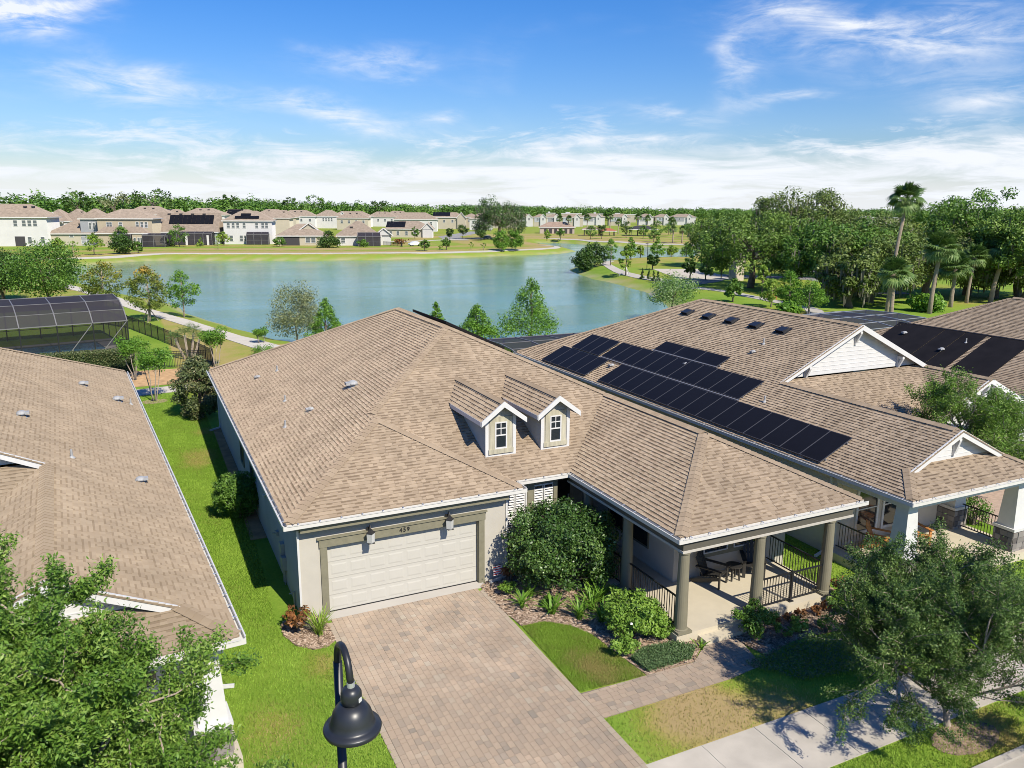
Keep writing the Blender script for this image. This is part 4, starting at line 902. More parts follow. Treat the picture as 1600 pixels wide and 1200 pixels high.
for uu, vv, kd, sc in ((2.86, 15.08, 'hood', .7), (1.33, 13.04 + 6.3, 'hood', .8), (4.72, 12.54, 'hood', .7), (5.44, 12.67, 'pipe', 1), (2.07, 8.8, 'pipe', 1.3)):
    vent_pipe(nroof, uu, vv, s0(uu), kd, sc)

lh = thing('gabled_house', 'tan roofed house on the left behind the leafy young oak, with a white front gable', 'house', (-1.96, -5.67, 0), math.radians(4))
bpy.context.view_layer.update()
lroof, _ = gabled_house(lh, -1, roof3_m, stuccob_m, 33, 300, 31.2)
for uu, vv, kd, sc in ((2.17, 23.19, 'hood', 1.0), (.92, 22.02, 'hood', 1.1), (4.11, 14.26, 'hood', .95), (2.77, 10.63, 'pipe', 1), (1.0, 9.95, 'hood', .9), (.39, 22.09, 'pipe', 1)):
    v_ = vent_pipe(lroof, 0, 0, 0, kd, sc); v_.location = (-uu, vv, s0(uu)); v_.rotation_euler = (0, 0, math.pi)

# the third house along, with pool heating mats on its slope
th = thing('hip_roof_house', 'house on the far right whose roof slope carries black pool heating mats', 'house', (35.5, 0, 0))
q1 = lambda x, y: HE + PT * x
q2 = lambda x, y: HE + PT * (15.7 - y)
troof = shingle(th, [([[(0, -7), (8, -2.0), (8, 7.7), (0, 15.7)]], q1, (-1, 0))], roof2_m, 120, seed=44)
b = MB(); b.slab([(0, 15.7, HE), (8, 7.7, q1(8, 0)), (16, 15.7, HE)], .03); b.slab([(16, 15.7, HE), (8, 7.7, q1(8, 0)), (8, -2, q1(8, 0)), (16, -7, HE)], .03); b.slab([(0, -7, HE), (16, -7, HE), (8, -2, q1(8, 0))], .03)
obj('rear_slope', b, troof, roof2_m)
ridge_caps(troof, [((.1, 15.6, q1(.1, 0)), (8, 7.7, q1(8, 0))), ((8, 7.7, q1(8, 0)), (8, -2, q1(8, 0)))], roof2_m)
for k, (v0, v1) in enumerate(((10.9, 12.1), (9.0, 10.86), (7.7, 8.95), (6.4, 7.65), (3.9, 6.1))):
    b = MB(); u0, u1 = (.4, 4.05) if k > 0 else (1.6, 4.05)
    vs_ = [(u, v, q1(u, 0) + h) for h in (.03, .07) for u, v in ((u0, v0), (u1, v0), (u1, v1), (u0, v1))]; b.add(vs_, [(0, 3, 2, 1), (4, 5, 6, 7), (0, 1, 5, 4), (1, 2, 6, 5), (2, 3, 7, 6), (3, 0, 4, 7)])
    obj('heating_mat', b, troof, mat_m)
obj('header_pipe', MB().tube([(4.1, 3.8, q1(4.1, 0) + .06), (4.1, 12.2, q1(4.1, 0) + .06)], .035, 6), troof, black_m)
for uu, vv, kd in ((3.1, 10.9, 'hood'), (2.2, 7.7, 'hood'), (3.2, 7.0, 'pipe')): vent_pipe(troof, uu, vv, q1(uu, 0) + .03, kd, .9)
b = MB(); b.box(6.9, 4.6, q1(6.9, 0) - .1, 7.5, 5.2, q1(7.4, 0) + .12); obj('ridge_vent', b, troof, black_m)
obj('wall', MB().box(.35, -6.6, -.2, 15.6, 15.3, HE - .2), th, stuccob_m)
gutter(th, [(0, 15.7), (0, -7)])

# ------------------------------------------------------------------ driveway and front walk, paver by paver
def pavers(name, label, poly, along, m, n_ind, border=None, pw=.158):
    t_ = tag(obj(name, MB().prism(poly, -.22, .004), mats=joint_m), label, 'driveway' if 'drive' in name else 'walkway')
    r_ = np.random.default_rng(5); P = ccw([tuple(p) for p in poly]); mesh_c = {}; items = []
    lo = np.min(np.array(poly), 0); hi = np.max(np.array(poly), 0); i, j = (0, 1) if along == 'y' else (1, 0)
    c = lo[i]
    while c < hi[i]:
        s = lo[j] - r_.random() * .3
        while s < hi[j]:
            L = (.16, .235, .235, .31)[r_.integers(4)]
            q = [(c, s), (c + pw, s), (c + pw, s + L), (c, s + L)]
            if along != 'y': q = [(y, x) for x, y in q]
            items.append((q, L)); s += L
        c += pw
    b = MB(); cand = []
    def piece(mb, q, hgt, tone, gap=.006, ch=.007):
        cx = sum(p[0] for p in q) / len(q); cy = sum(p[1] for p in q) / len(q)
        def ins(d): 
            o = []
            for p in q: v = Vector((cx - p[0], cy - p[1])); l = v.length; o.append((p[0] + v.x / l * d * 1.4, p[1] + v.y / l * d * 1.4))
            return o
        a, t2 = ins(gap / 2), ins(gap / 2 + ch); n = len(q)
        mb.add([(x, y, .002) for x, y in a] + [(x, y, hgt - ch * .7) for x, y in a] + [(x, y, hgt) for x, y in t2],
               [tuple(range(2 * n, 3 * n))] + [(k, (k + 1) % n, n + (k + 1) % n, n + k) for k in range(n)] + [(n + k, n + (k + 1) % n, 2 * n + (k + 1) % n, 2 * n + k) for k in range(n)], 0, tone)
    convex = CONVEX.get(name, [P])
    for q, L in items:
        for cp in convex:
            cpoly = clip_poly(ccw(q), cp)
            if len(cpoly) < 3: continue
            A = abs(sum(u[0] * v[1] - v[0] * u[1] for u, v in zip(cpoly, cpoly[1:] + cpoly[:1]))) / 2
            if A < .003: continue
            tone = float(np.clip(r_.normal(.55, .17), 0, 1)); h = .026 + .004 * r_.random()
            if A > .999 * pw * L:
                o = (min(p[0] for p in q), min(p[1] for p in q)); ctr = Vector((o[0], o[1], 0)); v = ctr - CAM
                vis = abs(v.dot(R1) / v.dot(FW)) < .62 and abs(v.dot(U1) / v.dot(FW)) < .475
                cand.append(((0 if vis else 1000) + v.length, o, L, tone, h, q))
            else: piece(b, cpoly, h, tone)
    cand.sort(key=lambda t: t[0])
    for k, (d, o, L, tone, h, q) in enumerate(cand):
        if k < n_ind:
            tq = round(round(tone * 7) / 7, 2); key = (L, tq)
            if key not in mesh_c:
                mb = MB(); qq = [(0, 0), (pw, 0), (pw, L), (0, L)] if along == 'y' else [(0, 0), (L, 0), (L, pw), (0, pw)]
                piece(mb, qq, .028, tq); mesh_c[key] = mb.mesh('paver', [m])
            obj('paver', mesh_c[key], t_, loc=(o[0], o[1], h - .028))
        else: piece(b, ccw(q), h, tone)
    if b.v: obj('paver_field', b, t_, m, kind='stuff')
    return t_
CONVEX = {'front_walk': [ccw([(6.0, -7.42), (6.0, -6.30), (7.97, -6.37), (9.54, -6.37), (9.86, -7.42)]), ccw([(9.541, -6.37), (10.3, -5.86), (11.36, -5.86), (11.36, -6.3), (11.09, -7.28), (9.861, -7.42)])]}
drive_poly = [(1.12, -12.38), (5.84, -12.38), (5.84, -.002), (1.12, -.002)]
dv = pavers('driveway', 'broad driveway of tan and pink concrete pavers leading to the garage', drive_poly, 'y', paver_m, 300)
bp_m = [MB().add([(0, 0, -.1), (.15, 0, -.1), (.15, .222, -.1), (0, .222, -.1), (0, 0, .022), (.15, 0, .022), (.15, .222, .022), (0, .222, .022), (.007, .007, .027), (.143, .007, .027), (.143, .215, .027), (.007, .215, .027)],
        [(0, 3, 2, 1), (8, 9, 10, 11), (0, 1, 5, 4), (1, 2, 6, 5), (2, 3, 7, 6), (3, 0, 4, 7), (4, 5, 9, 8), (5, 6, 10, 9), (6, 7, 11, 10), (7, 4, 8, 11)], 0, .8 + .07 * k).mesh('border_paver', [paver_m]) for k in range(3)]
for xx in (.965, 5.845):
    for k in range(53): obj('border_paver', bp_m[random.randrange(3)], dv, loc=(xx, -12.376 + k * .23, .002 * random.random()))
pavers('front_walk', 'curving paver walk from the driveway to the porch step', [(6.0, -7.42), (6.0, -6.30), (7.97, -6.37), (9.54, -6.37), (10.3, -5.86), (11.36, -5.86), (11.36, -6.3), (11.09, -7.28), (9.86, -7.42)], 'x', paver_m, 300)
tag(obj('driveway', MB().prism([(26.2, -12.3), (33.2, -12.3), (33.2, .15), (26.2, .15)], -.2, .02), mats=mat('far_paver', (.40, .30, .235), .9, .2, 6)), 'pinkish paver driveway beyond the stone-based porch column at right', 'driveway')

# ------------------------------------------------------------------ plants
def leaf_quads(P, Nrm, L, Wd, r, spin=None):
    """rhombic leaves at P with normals Nrm (both (n,3)); L, Wd arrays"""
    n = len(P); a = r.normal(size=(n, 3)); a -= Nrm * (a * Nrm).sum(1, keepdims=True); a /= np.linalg.norm(a, axis=1, keepdims=True) + 1e-9
    b = np.cross(Nrm, a); L = np.broadcast_to(L, (n,))[:, None]; Wd = np.broadcast_to(Wd, (n,))[:, None]
    V = np.stack([P - a * L / 2, P + b * Wd / 2 - a * L * .05, P + a * L / 2, P - b * Wd / 2 - a * L * .05], 1).reshape(-1, 3)
    return V, np.arange(4 * n).reshape(n, 4)
def clump_leaves(C, R, n, r, leaf, flat=.75, out=None, up=.5):
    """n leaves spread over clumps with centres C (k,3) and radii R (k,)"""
    k = len(C); w = R ** 2; pick = r.choice(k, n, p=w / w.sum()); d = r.normal(size=(n, 3)); d /= np.linalg.norm(d, axis=1, keepdims=True)
    rad = R[pick] * (r.random(n) ** .45); off = d * rad[:, None]; off[:, 2] *= flat; P = C[pick] + off
    nrm = d * .7 + r.normal(size=(n, 3)) * .55; nrm[:, 2] += up; nrm /= np.linalg.norm(nrm, axis=1, keepdims=True)
    L = leaf * (.65 + .7 * r.random(n)); V, F = leaf_quads(P, nrm, L, L * (.42 + .2 * r.random(n)), r)
    cl = r.random(k) * .5
    return V, F, np.clip(cl[pick] + .5 * r.random(n) + .0, 0, 1), P
def crown_clumps(shape, R, H, n, r, z0):
    """clump centres and radii for a crown of half-width R from z0 up to z0 + H"""
    C = []; Q = []
    if shape == 'cone':
        for i in range(n):
            t = (i + .5) / n; t = t ** 1.15; rr = R * (1 - t) ** .8 * (.35 + .65 * math.sqrt(r.random())); a = r.random() * 6.283
            C.append((rr * math.cos(a), rr * math.sin(a), z0 + H * (.03 + .94 * t))); Q.append(R * (.16 + .24 * (1 - t)))
        C.append((0, 0, z0 + H * .96)); Q.append(R * .12)
    elif shape == 'ovate':
        for i in range(n):
            t = r.random(); env = math.sin(math.pi * min(1, t * .85 + .16)) ** .7; rr = R * env * (.25 + .72 * math.sqrt(r.random())); a = r.random() * 6.283
            C.append((rr * math.cos(a), rr * math.sin(a), z0 + H * (.06 + .86 * t))); Q.append(R * (.20 + .16 * r.random()))
    elif shape == 'round':
        for i in range(n):
            d = r.normal(size=3); d /= np.linalg.norm(d); q = .45 + .42 * r.random()
            C.append((d[0] * R * q, d[1] * R * q, z0 + H / 2 + d[2] * H / 2 * q)); Q.append(R * (.24 + .16 * r.random()))
    elif shape == 'lumpy':
        for i in range(n):
            d = r.normal(size=3); d /= np.linalg.norm(d); core = i % 4 == 0; q = .5 if core else .76 + .20 * r.random(); q = q * (1 - .12 * r.random())
            C.append((d[0] * R * q, d[1] * R * q, z0 + H / 2 + d[2] * H / 2 * q)); Q.append(R * (.34 if core else .105 + .10 * r.random()))
    elif shape == 'oak':
        for i in range(n):
            a = r.random() * 6.283; e = r.random() ** .8; q = (.35 + .62 * math.sqrt(r.random()))
            rr = R * q; zz = z0 + H * (.12 + .80 * e * (1 - .55 * (q - .35)))
            C.append((rr * math.cos(a), rr * math.sin(a), zz + r.normal() * H * .04)); Q.append(R * (.12 + .15 * r.random()))
    elif shape == 'box':
        for i in range(n):
            d = r.random(3) * 2 - 1; k = r.integers(3); d[k] = np.sign(d[k]) * .86
            C.append((d[0] * R, d[1] * R * .75, z0 + H / 2 + d[2] * H / 2 * .92)); Q.append(R * (.18 + .06 * r.random()))
    elif shape == 'vase':
        for i in range(n):
            a = r.random() * 6.283; t = .2 + .8 * r.random(); rr = R * (.25 + .72 * t * math.sqrt(r.random()))
            C.append((rr * math.cos(a), rr * math.sin(a), z0 + H * (.15 + .8 * (t * .6 + .4 * r.random())))); Q.append(R * (.2 + .16 * r.random()))
    return np.array(C, float), np.array(Q, float)
def make_tree(name, lab, cat, loc, shape, R, Ht, z0, nclump, nleaf, leaf, lm, bark, trunk_r, seed, group=None, flat=.75, stems=1, moss=0, up=.5, limbs=10, rz=None):
    r = np.random.default_rng(seed)
    t = thing(name, lab, cat, loc, r.random() * 6.28 if rz is None else rz, group)
    C, Q = crown_clumps(shape, R, Ht - z0, nclump, r, z0)
    V, F, tn, P = clump_leaves(C, Q, nleaf, r, leaf, flat, up=up)
    if lm == 'maple':      # new red growth towards the top
        h = (P[:, 2] - z0) / (Ht - z0); tn = np.clip(tn * .55 + .55 * np.clip(h - .45 + .25 * r.random(len(h)), 0, 1), 0, 1)
    tb = MB()
    top = z0 + (Ht - z0) * (.85 if shape in ('cone', 'ovate') else .35)
    for s in range(stems):
        a = s * 6.283 / max(stems, 1) + r.random(); o = 0 if stems == 1 else trunk_r * 2.2
        j = r.normal(size=2) * R * .05
        spread = 0 if stems == 1 else R * .45
        p0 = Vector((o * math.cos(a), o * math.sin(a), -.15)); p3 = Vector((spread * math.cos(a), spread * math.sin(a), top))
        pts = [p0, p0.lerp(p3, .33) + Vector((j[0], j[1], 0)), p0.lerp(p3, .66) + Vector((-j[1], j[0], 0)), p3]
        tb.tube(pts, [trunk_r * 1.25, trunk_r, trunk_r * .8, trunk_r * (.25 if shape in ('cone', 'ovate') else .6)], 7)
        for c in C[r.choice(len(C), min(limbs, len(C)), replace=False)]:
            if stems > 1 and (c[0] * math.cos(a) + c[1] * math.sin(a)) < 0: continue
            c = Vector(c); f = .55 if shape in ('cone', 'ovate') else .9
            zz = min(max(c.z - R * .5, z0 * .8), top) if shape in ('cone', 'ovate') else top * (.7 + .3 * r.random())
            k = (zz - p0.z) / (top - p0.z + 1e-6); st = p0.lerp(p3, min(max(k, 0.05), 1)); mid = st.lerp(c, .5) + Vector((0, 0, R * .06))
            tb.tube([st, mid, c], [trunk_r * .32, trunk_r * .2, trunk_r * .05], 5, cap=False)
    obj('trunk', tb, t, bark, smooth=True)
    obj('crown', mesh_np('crown', V, F, [LF[lm]], tone=tn), t)
    if moss:
        k = moss; base = P[r.integers(len(P), size=k)]; sel = base[:, 2] < z0 + (Ht - z0) * .75; base = base[sel]; k = len(base)
        a = r.random(k) * 6.28; w = .06 + .14 * r.random(k); Lm = .5 + 1.3 * r.random(k) ** 1.5; dx = np.stack([np.cos(a) * w, np.sin(a) * w, 0 * a], 1)
        V = np.stack([base - dx, base + dx, base + dx * .3 - np.stack([0 * a, 0 * a, Lm], 1), base - dx * .3 - np.stack([0 * a, 0 * a, Lm * .9], 1)], 1).reshape(-1, 3)
        obj('spanish_moss', mesh_np('spanish_moss', V, np.arange(4 * k).reshape(k, 4), [moss_m], tone=r.random(k)), t, kind='stuff')
    return t

# two street trees close to the camera, grown limb by limb
KIDS = (18, 9, 5)
def street_oak(label, loc, H, R, seed, nleaf, leaf, lm, z0=2.0, trunk=.11, lean=(0, 0), squash=1.0):
    r = np.random.default_rng(seed); t = thing('young_oak', label, 'tree', loc); tb = MB(); tips = []
    def grow(p, d, L, rad, lev):
        n = 4; pts = [p]; q = p.copy(); dd = d.copy()
        for i in range(n):
            dd = (dd + Vector(r.normal(size=3)) * .16 + Vector((0, 0, .05 if lev < 2 else -.02))).normalized(); q = q + dd * L / n; pts.append(q.copy())
        tb.tube(pts, [rad * (1 - .65 * i / n) for i in range(n + 1)], 7 if lev == 0 else 5, cap=False)
        if lev >= 3: tips.append((pts[1], pts[-1], dd)); return
        if lev == 2: tips.append((pts[2], pts[-1], dd))
        kids = KIDS[lev]
        for k in range(kids):
            f = (.30 + .68 * (k + r.random()) / kids) if lev == 0 else (.25 + .75 * (k + r.random()) / kids); i = min(int(f * n), n - 1); s = pts[i].lerp(pts[i + 1], f * n - i)
            ax = dd.cross(Vector(r.normal(size=3))).normalized(); ang = (1.15 - .5 * f if lev == 0 else .75) + r.normal() * .12
            nd = (Matrix.Rotation(ang, 3, ax) @ dd).normalized()
            grow(s, nd, (R * 1.05 * (1.12 - .55 * f) if lev == 0 else L * (.52 - .1 * r.random())), rad * (.45 if lev == 0 else .5), lev + 1)
        if lev == 0: grow(q, dd, R * .6, rad * .4, 1)
    grow(Vector((0, 0, -.1)), Vector((lean[0], lean[1], 1)).normalized(), H * .70, trunk, 0)
    obj('trunk', tb, t, palebark_m, smooth=True)
    A = np.array([a[:] for a, b_, d in tips]); B = np.array([b_[:] for a, b_, d in tips])
    lw = np.linalg.norm(B - A, axis=1); pick = r.choice(len(A), nleaf, p=lw / lw.sum()); u = r.random(nleaf) ** .8
    P = A[pick] + (B - A)[pick] * (u * 1.12)[:, None] + r.normal(size=(nleaf, 3)) * leaf * 1.0
    keep = P[:, 2] > z0; P = P[keep]; pick = pick[keep]; n = len(P)
    nrm = r.normal(size=(n, 3)) * .75; nrm[:, 2] += .65; nrm /= np.linalg.norm(nrm, axis=1, keepdims=True)
    L = leaf * (.7 + .6 * r.random(n)); V, F = leaf_quads(P, nrm, L, L * (.32 + .12 * r.random(n)), r)
    cl = r.random(len(A)) * .45
    obj('crown', mesh_np('crown', V, F, [LF[lm]], tone=np.clip(cl[pick] + .55 * r.random(n), 0, 1)), t)
    return t
lt = street_oak('young leafy oak in the left corner of the photo, screening the house behind', (-5.0, -11.3, 0), 7.6, 3.05, 11, 330000, .072, 'young', 1.2, .075)
rt = street_oak('small dark-leaved oak beside the sidewalk, its shade across the pavement', (13.3, -11.15, 0), 2.9, 3.2, 12, 210000, .064, 'young2', .35, .085, (-.08, .03))
street_oak('airy tree standing in front of the garage of the house with solar panels', (27.4, -1.8, 0), 5.7, 2.6, 15, 70000, .095, 'young', 1.4, .09)

# big clipped evergreen in the front bed, other shrubs
def shrub(name, lab, cat, loc, shape, R, H, nclump, nleaf, leaf, lm, seed, group=None, flowers=0, flat=.8, z0=.05, scale=None):
    r = np.random.default_rng(seed); t = thing(name, lab, cat, loc, 0, group)
    C, Q = crown_clumps(shape, R, H - z0, nclump, r, z0); V, F, tn, P = clump_leaves(C, Q, nleaf, r, leaf, flat)
    V[:, 2] = np.maximum(V[:, 2], .02)
    obj('foliage', mesh_np('foliage', V, F, [LF[lm]], tone=tn), t)
    b = MB()
    for c in C[::max(1, len(C) // 8)]: b.tube([(0, 0, -.05), (c[0] * .4, c[1] * .4, c[2] * .5), tuple(c)], [.03 * R + .01, .02 * R + .006, .008], 5, cap=False)
    obj('stems', b, t, bark_m)
    if flowers:
        i = r.choice(len(P), flowers); Pf = P[i] * 1.05; nr = Pf - np.array([0, 0, H * .4]); nr /= np.linalg.norm(nr, axis=1, keepdims=True); V, F = leaf_quads(Pf, nr, np.full(flowers, .085), np.full(flowers, .08), r)
        V2, F2 = leaf_quads(Pf + nr * .01, nr, np.full(flowers, .085), np.full(flowers, .08), r)
        obj('blossoms', mesh_np('blossoms', np.concatenate([V, V2]), np.concatenate([F, F2 + len(V)]), [flower_m], tone=np.ones(2 * flowers)), t, kind='stuff')
    if scale: t.scale = scale
    return t
shrub('rounded_shrub', 'large dark rounded evergreen shrub in front of the shuttered windows', 'shrub', (8.42, -.95, 0), 'lumpy', 2.02, 2.95, 190, 46000, .095, 'shrub', 51)
shrub('gardenia_bush', 'bright green bush dotted with white flowers beside the porch corner', 'shrub', (8.8, -4.55, 0), 'lumpy', 1.02, 1.3, 80, 11000, .09, 'gard', 52, flowers=42)
shrub('clipped_shrub', 'clipped rounded green shrub against the shaded side wall', 'shrub', (-.3, 9.5, 0), 'lumpy', 1.05, 1.95, 190, 26000, .075, 'mid', 53)
shrub('magnolia_bush', 'tall dense magnolia with bronze leaves at the back left corner of the house', 'shrub', (-.45, 26.4, 0), 'ovate', 1.4, 3.7, 120, 17000, .14, 'magnolia', 54, flowers=7)
shrub('croton', 'red and orange leaved croton at the left corner of the garage', 'shrub', (.1, -.25, .02), 'vase', .5, .75, 22, 620, .13, 'croton', 55)
shrub('croton', 'dark red croton beside the right end of the porch', 'shrub', (15.95, -5.75, .02), 'vase', .55, .95, 22, 620, .13, 'croton', 56)
shrub('leafy_shrub', 'loose green shrub beside the porch step', 'shrub', (11.75, -6.2, .02), 'vase', .6, .95, 24, 1500, .09, 'mid', 57)
shrub('leafy_shrub', 'green spreading shrub right of the porch bed near the lawn', 'shrub', (16.35, -6.6, 0), 'round', .6, .6, 24, 1700, .08, 'mid', 58)
shrub('bronze_shrub', 'low shrub with bronze leaves in the shade under the shuttered windows', 'shrub', (7.0, .0, .02), 'vase', .4, .6, 14, 420, .10, 'croton', 59)
shrub('yellow_shrub', 'yellow-green shrub in the bottom left under the young oak', 'shrub', (-2.5, -9.0, 0), 'round', .6, .85, 24, 1500, .09, 'lime', 60)
shrub('yellow_shrub', 'yellow-green shrub in front of the left stone-based porch column', 'shrub', (19.8, -7.4, 0), 'round', 1.2, 1.5, 30, 3200, .10, 'lime', 61)
shrub('flowering_shrub', 'white flowering shrub beside the pool heated house', 'shrub', (33.5, -4.5, 0), 'round', 1.3, 2.2, 30, 1800, .13, 'pale', 62, flowers=60)
shrub('low_shrub', 'rounded low bush by the far porch railing of the house with solar panels', 'shrub', (25.6, -3.2, 0), 'round', .8, 1.2, 26, 1800, .09, 'mid', 63)
for i, (x, y) in enumerate(((12.9, -5.85), (13.4, -5.95), (13.9, -5.85), (14.4, -6.0), (14.9, -5.9))):
    t_ = shrub('red_bromeliad', ('first', 'second', 'third', 'fourth', 'fifth')[i] + ' small dark red plant along the porch front, counted from the step', 'plant', (x, y, .02), 'vase', .24, .34, 8, 130, .12, 'croton', 70 + i, group='red plants along the porch front')
for i, (x, y) in enumerate(((12.6, -6.5), (14.0, -6.75), (15.2, -6.95))):
    shrub('low_plant', ('low green tuft at the porch end of the right-hand mulch bed', 'low green tuft in the middle of the right-hand mulch bed', 'low green tuft at the lawn end of the right-hand mulch bed')[i], 'plant', (x, y, .02), 'vase', .35, .4, 10, 420, .07, 'mid', 80 + i)
for x, y, nm, lb, sh, R, H, n, lf, lm in ((6.55, -.75, 'low_plant', 'small green fern beside the driveway next to the red striped flag', 'vase', .35, .4, 700, .10, 'gard'), (7.35, -2.0, 'low_plant', 'low leafy tuft between two lilies near the driveway edge', 'vase', .28, .32, 500, .09, 'mid'), (9.35, -1.5, 'leafy_shrub', 'shaded bush between the dark evergreen shrub and the porch column', 'vase', .5, .8, 1300, .09, 'mid'),
        (9.3, -3.35, 'leafy_shrub', 'bush against the porch slab below the side railing', 'vase', .5, .75, 1500, .085, 'gard'), (9.45, -5.0, 'leafy_shrub', 'sprawling light green shrub at the foot of the front porch column', 'round', .45, .6, 1700, .08, 'gard'), (8.0, -5.3, 'leafy_shrub', 'low sprawling shrub between the small front lawn and the bright green bush', 'vase', .5, .55, 1500, .08, 'gard'),
        (12.3, -5.9, 'leafy_shrub', 'bushy green plant against the porch front right of the step', 'vase', .5, .8, 1500, .085, 'mid'), (13.3, -6.4, 'low_plant', 'small fern in the shaded mulch right of the step', 'vase', .35, .4, 700, .09, 'gard'), (15.2, -6.2, 'leafy_shrub', 'green bush in front of the right-hand porch column', 'vase', .5, .65, 1500, .085, 'gard')):
    shrub(nm, lb, 'plant' if nm == 'low_plant' else 'shrub', (x, y, .02), sh, R, H, 16, n, lf, lm, int(x * 100 + abs(y) * 10))
# ground cover below the gardenia
r = np.random.default_rng(90); poly = [(8.05, -6.32), (9.5, -6.3), (9.95, -5.9), (9.6, -5.45), (8.6, -5.35), (8.0, -5.6)]
Q = scatter_poly(poly, 9000); n = len(Q); nrm = r.normal(size=(n, 3)) * .5; nrm[:, 2] += 1; nrm /= np.linalg.norm(nrm, axis=1, keepdims=True)
V, F = leaf_quads(np.column_stack([Q, .05 + .14 * r.random(n)]), nrm, .05 * (.7 + .6 * r.random(n)), .035, r)
obj('ground_cover', mesh_np('ground_cover', V, F, [LF['cover']], tone=r.random(n)), kind='stuff')
r = np.random.default_rng(91); poly = [(10.6, -7.1), (12.5, -6.8), (15.0, -7.3), (16.0, -7.0), (15.8, -8.3), (13, -8.6), (11.5, -8.3)]
Q = scatter_poly(poly, 9000); n = len(Q); nrm = r.normal(size=(n, 3)) * .5; nrm[:, 2] += 1; nrm /= np.linalg.norm(nrm, axis=1, keepdims=True)
V, F = leaf_quads(np.column_stack([Q, .04 + .12 * r.random(n)]), nrm, .06 * (.7 + .6 * r.random(n)), .035, r)
obj('ground_cover', mesh_np('ground_cover', V, F, [LF['cover']], tone=r.random(n)), kind='stuff')

def strap_plant(name, lab, loc, n, L, w, seed, lm='bright', group=None, droop=.6):
    """a clump of arching strap leaves, each leaf a part"""
    r = np.random.default_rng(seed); t = thing(name, lab, 'plant', loc, 0, group)
    vs = []; fs = []; tn = []
    def leafmesh(bend, tone):
        b = MB(); k = 5; pv = []
        for i in range(k + 1):
            s = i / k; ww = w * (.5 + 1.2 * s * (1 - s)) * (1 if i < k else .05); x = L * s * (.25 + bend * s * .6); zz = L * (s - bend * .45 * s * s)
            pv += [(x, -ww / 2, zz), (x, ww / 2, zz)]
        b.add(pv, [(2 * i, 2 * i + 1, 2 * i + 3, 2 * i + 2) for i in range(k)], 0, tone); return b.mesh('leaf', [LF[lm]])
    ms = [leafmesh(.3 + droop * r.random() * 1.2, .35 + .6 * r.random()) for _ in range(6)]
    for i in range(n):
        o = obj('leaf', ms[i % 6], t, loc=(.04 * r.normal(), .04 * r.normal(), 0)); o.rotation_euler = (0, .1 * r.normal(), i * 2.399 + .3 * r.normal()); sc = .7 + .5 * r.random(); o.scale = (sc, sc, sc)
    return t
SP = [(6.6, -1.75, 'first strap-leaved lily beside the driveway edge below the dark evergreen shrub', 40, .62), (7.15, -1.25, 'strap-leaved lily in the shade of the dark evergreen shrub', 30, .55), (7.25, -2.5, 'strap-leaved lily at the tip of the small front lawn', 44, .66), (7.85, -3.1, 'strap-leaved lily midway along the edge of the small front lawn', 46, .72),
      (8.45, -2.75, 'tall strap-leaved lily in the middle of the front mulch bed', 56, .8), (8.95, -2.45, 'tall strap-leaved lily beside the shaded porch column', 56, .85), (8.35, -3.5, 'strap-leaved lily just behind the white-flowered bush', 44, .7), (10.1, -5.95, 'small strap-leaved plant at the porch corner by the walk', 14, .35)]
for i, (x, y, lb, n, L) in enumerate(SP): strap_plant('lily_clump', lb, (x, y, .02), n, L, .05, 100 + i, group='lilies in the front bed')
strap_plant('lemongrass_clump', 'yellow-green grassy clump next to the red croton by the garage', (.62, -.75, .02), 80, .85, .03, 120, 'lime', droop=.35)

# palms: fan fronds, each frond a part
def fan_frond_mesh(R, tone, droop):
    b = MB(); n = 15; pet = R * .55
    b.add([(0, -.02, 0), (0, .02, 0), (pet, .015, .12 * R), (pet, -.015, .12 * R)], [(0, 1, 2, 3)], 0, tone)
    for i in range(n):
        a = (i / (n - 1) - .5) * 3.6; L = R * (.62 - .12 * abs(i / (n - 1) - .5)); w = .05 * R
        tip = (pet + L * math.cos(a), L * math.sin(a), .12 * R - droop * L * .8 + .04 * R); mid = (pet + L * .55 * math.cos(a), L * .55 * math.sin(a), .12 * R - droop * L * .12 + .03 * R)
        nx_, ny_ = -math.sin(a) * w, math.cos(a) * w
        b.add([(pet, 0, .12 * R), (mid[0] + nx_, mid[1] + ny_, mid[2]), tip, (mid[0] - nx_, mid[1] - ny_, mid[2])], [(0, 1, 2, 3)], 0, min(1, max(0, tone + .25 * math.sin(i * 2.1))))
    return b.mesh('frond', [LF['palm']])
frond_lib = [fan_frond_mesh(1.0, .25 + .12 * k, .2 + .11 * k) for k in range(6)]
def fan_palm(lab, loc, H, R, seed, nfr=44, lean=(0, 0), tr=.16, name='fan_palm', group=None):
    r = np.random.default_rng(seed); t = thing(name, lab, 'palm tree', loc, 0, group)
    tip = Vector((lean[0], lean[1], H)); b = MB()
    b.tube([(0, 0, -.3), (lean[0] * .15, lean[1] * .15, H * .33), (lean[0] * .5, lean[1] * .5, H * .66), tip], [tr * 1.25, tr, tr * .95, tr * 1.0], 9); b.lathe([(tr, -.9), (tr * 2.1, -.35), (tr * 1.9, .0), (tr * .6, .25)], 9, tuple(tip), 0)
    obj('trunk', b, t, palmbark_m, smooth=True)
    for i in range(nfr):
        f = (i + .5) / nfr; el = 1.35 - 2.05 * f + .15 * r.normal(); o = obj('frond', frond_lib[min(5, int(f * 6))], t, loc=tip + Vector((0, 0, .1)))
        o.rotation_euler = (.3 * r.normal(), -el, i * 2.399 + .2 * r.normal()); s = R * (.8 + .3 * r.random()) * .95; o.scale = (s, s, s)
    return t
fan_palm('tallest fan palm, its crown alone against the sky at right', (74.1, 41.2, 0), 13.0, 2.05, 201, 48, (.85, -.42), .19)
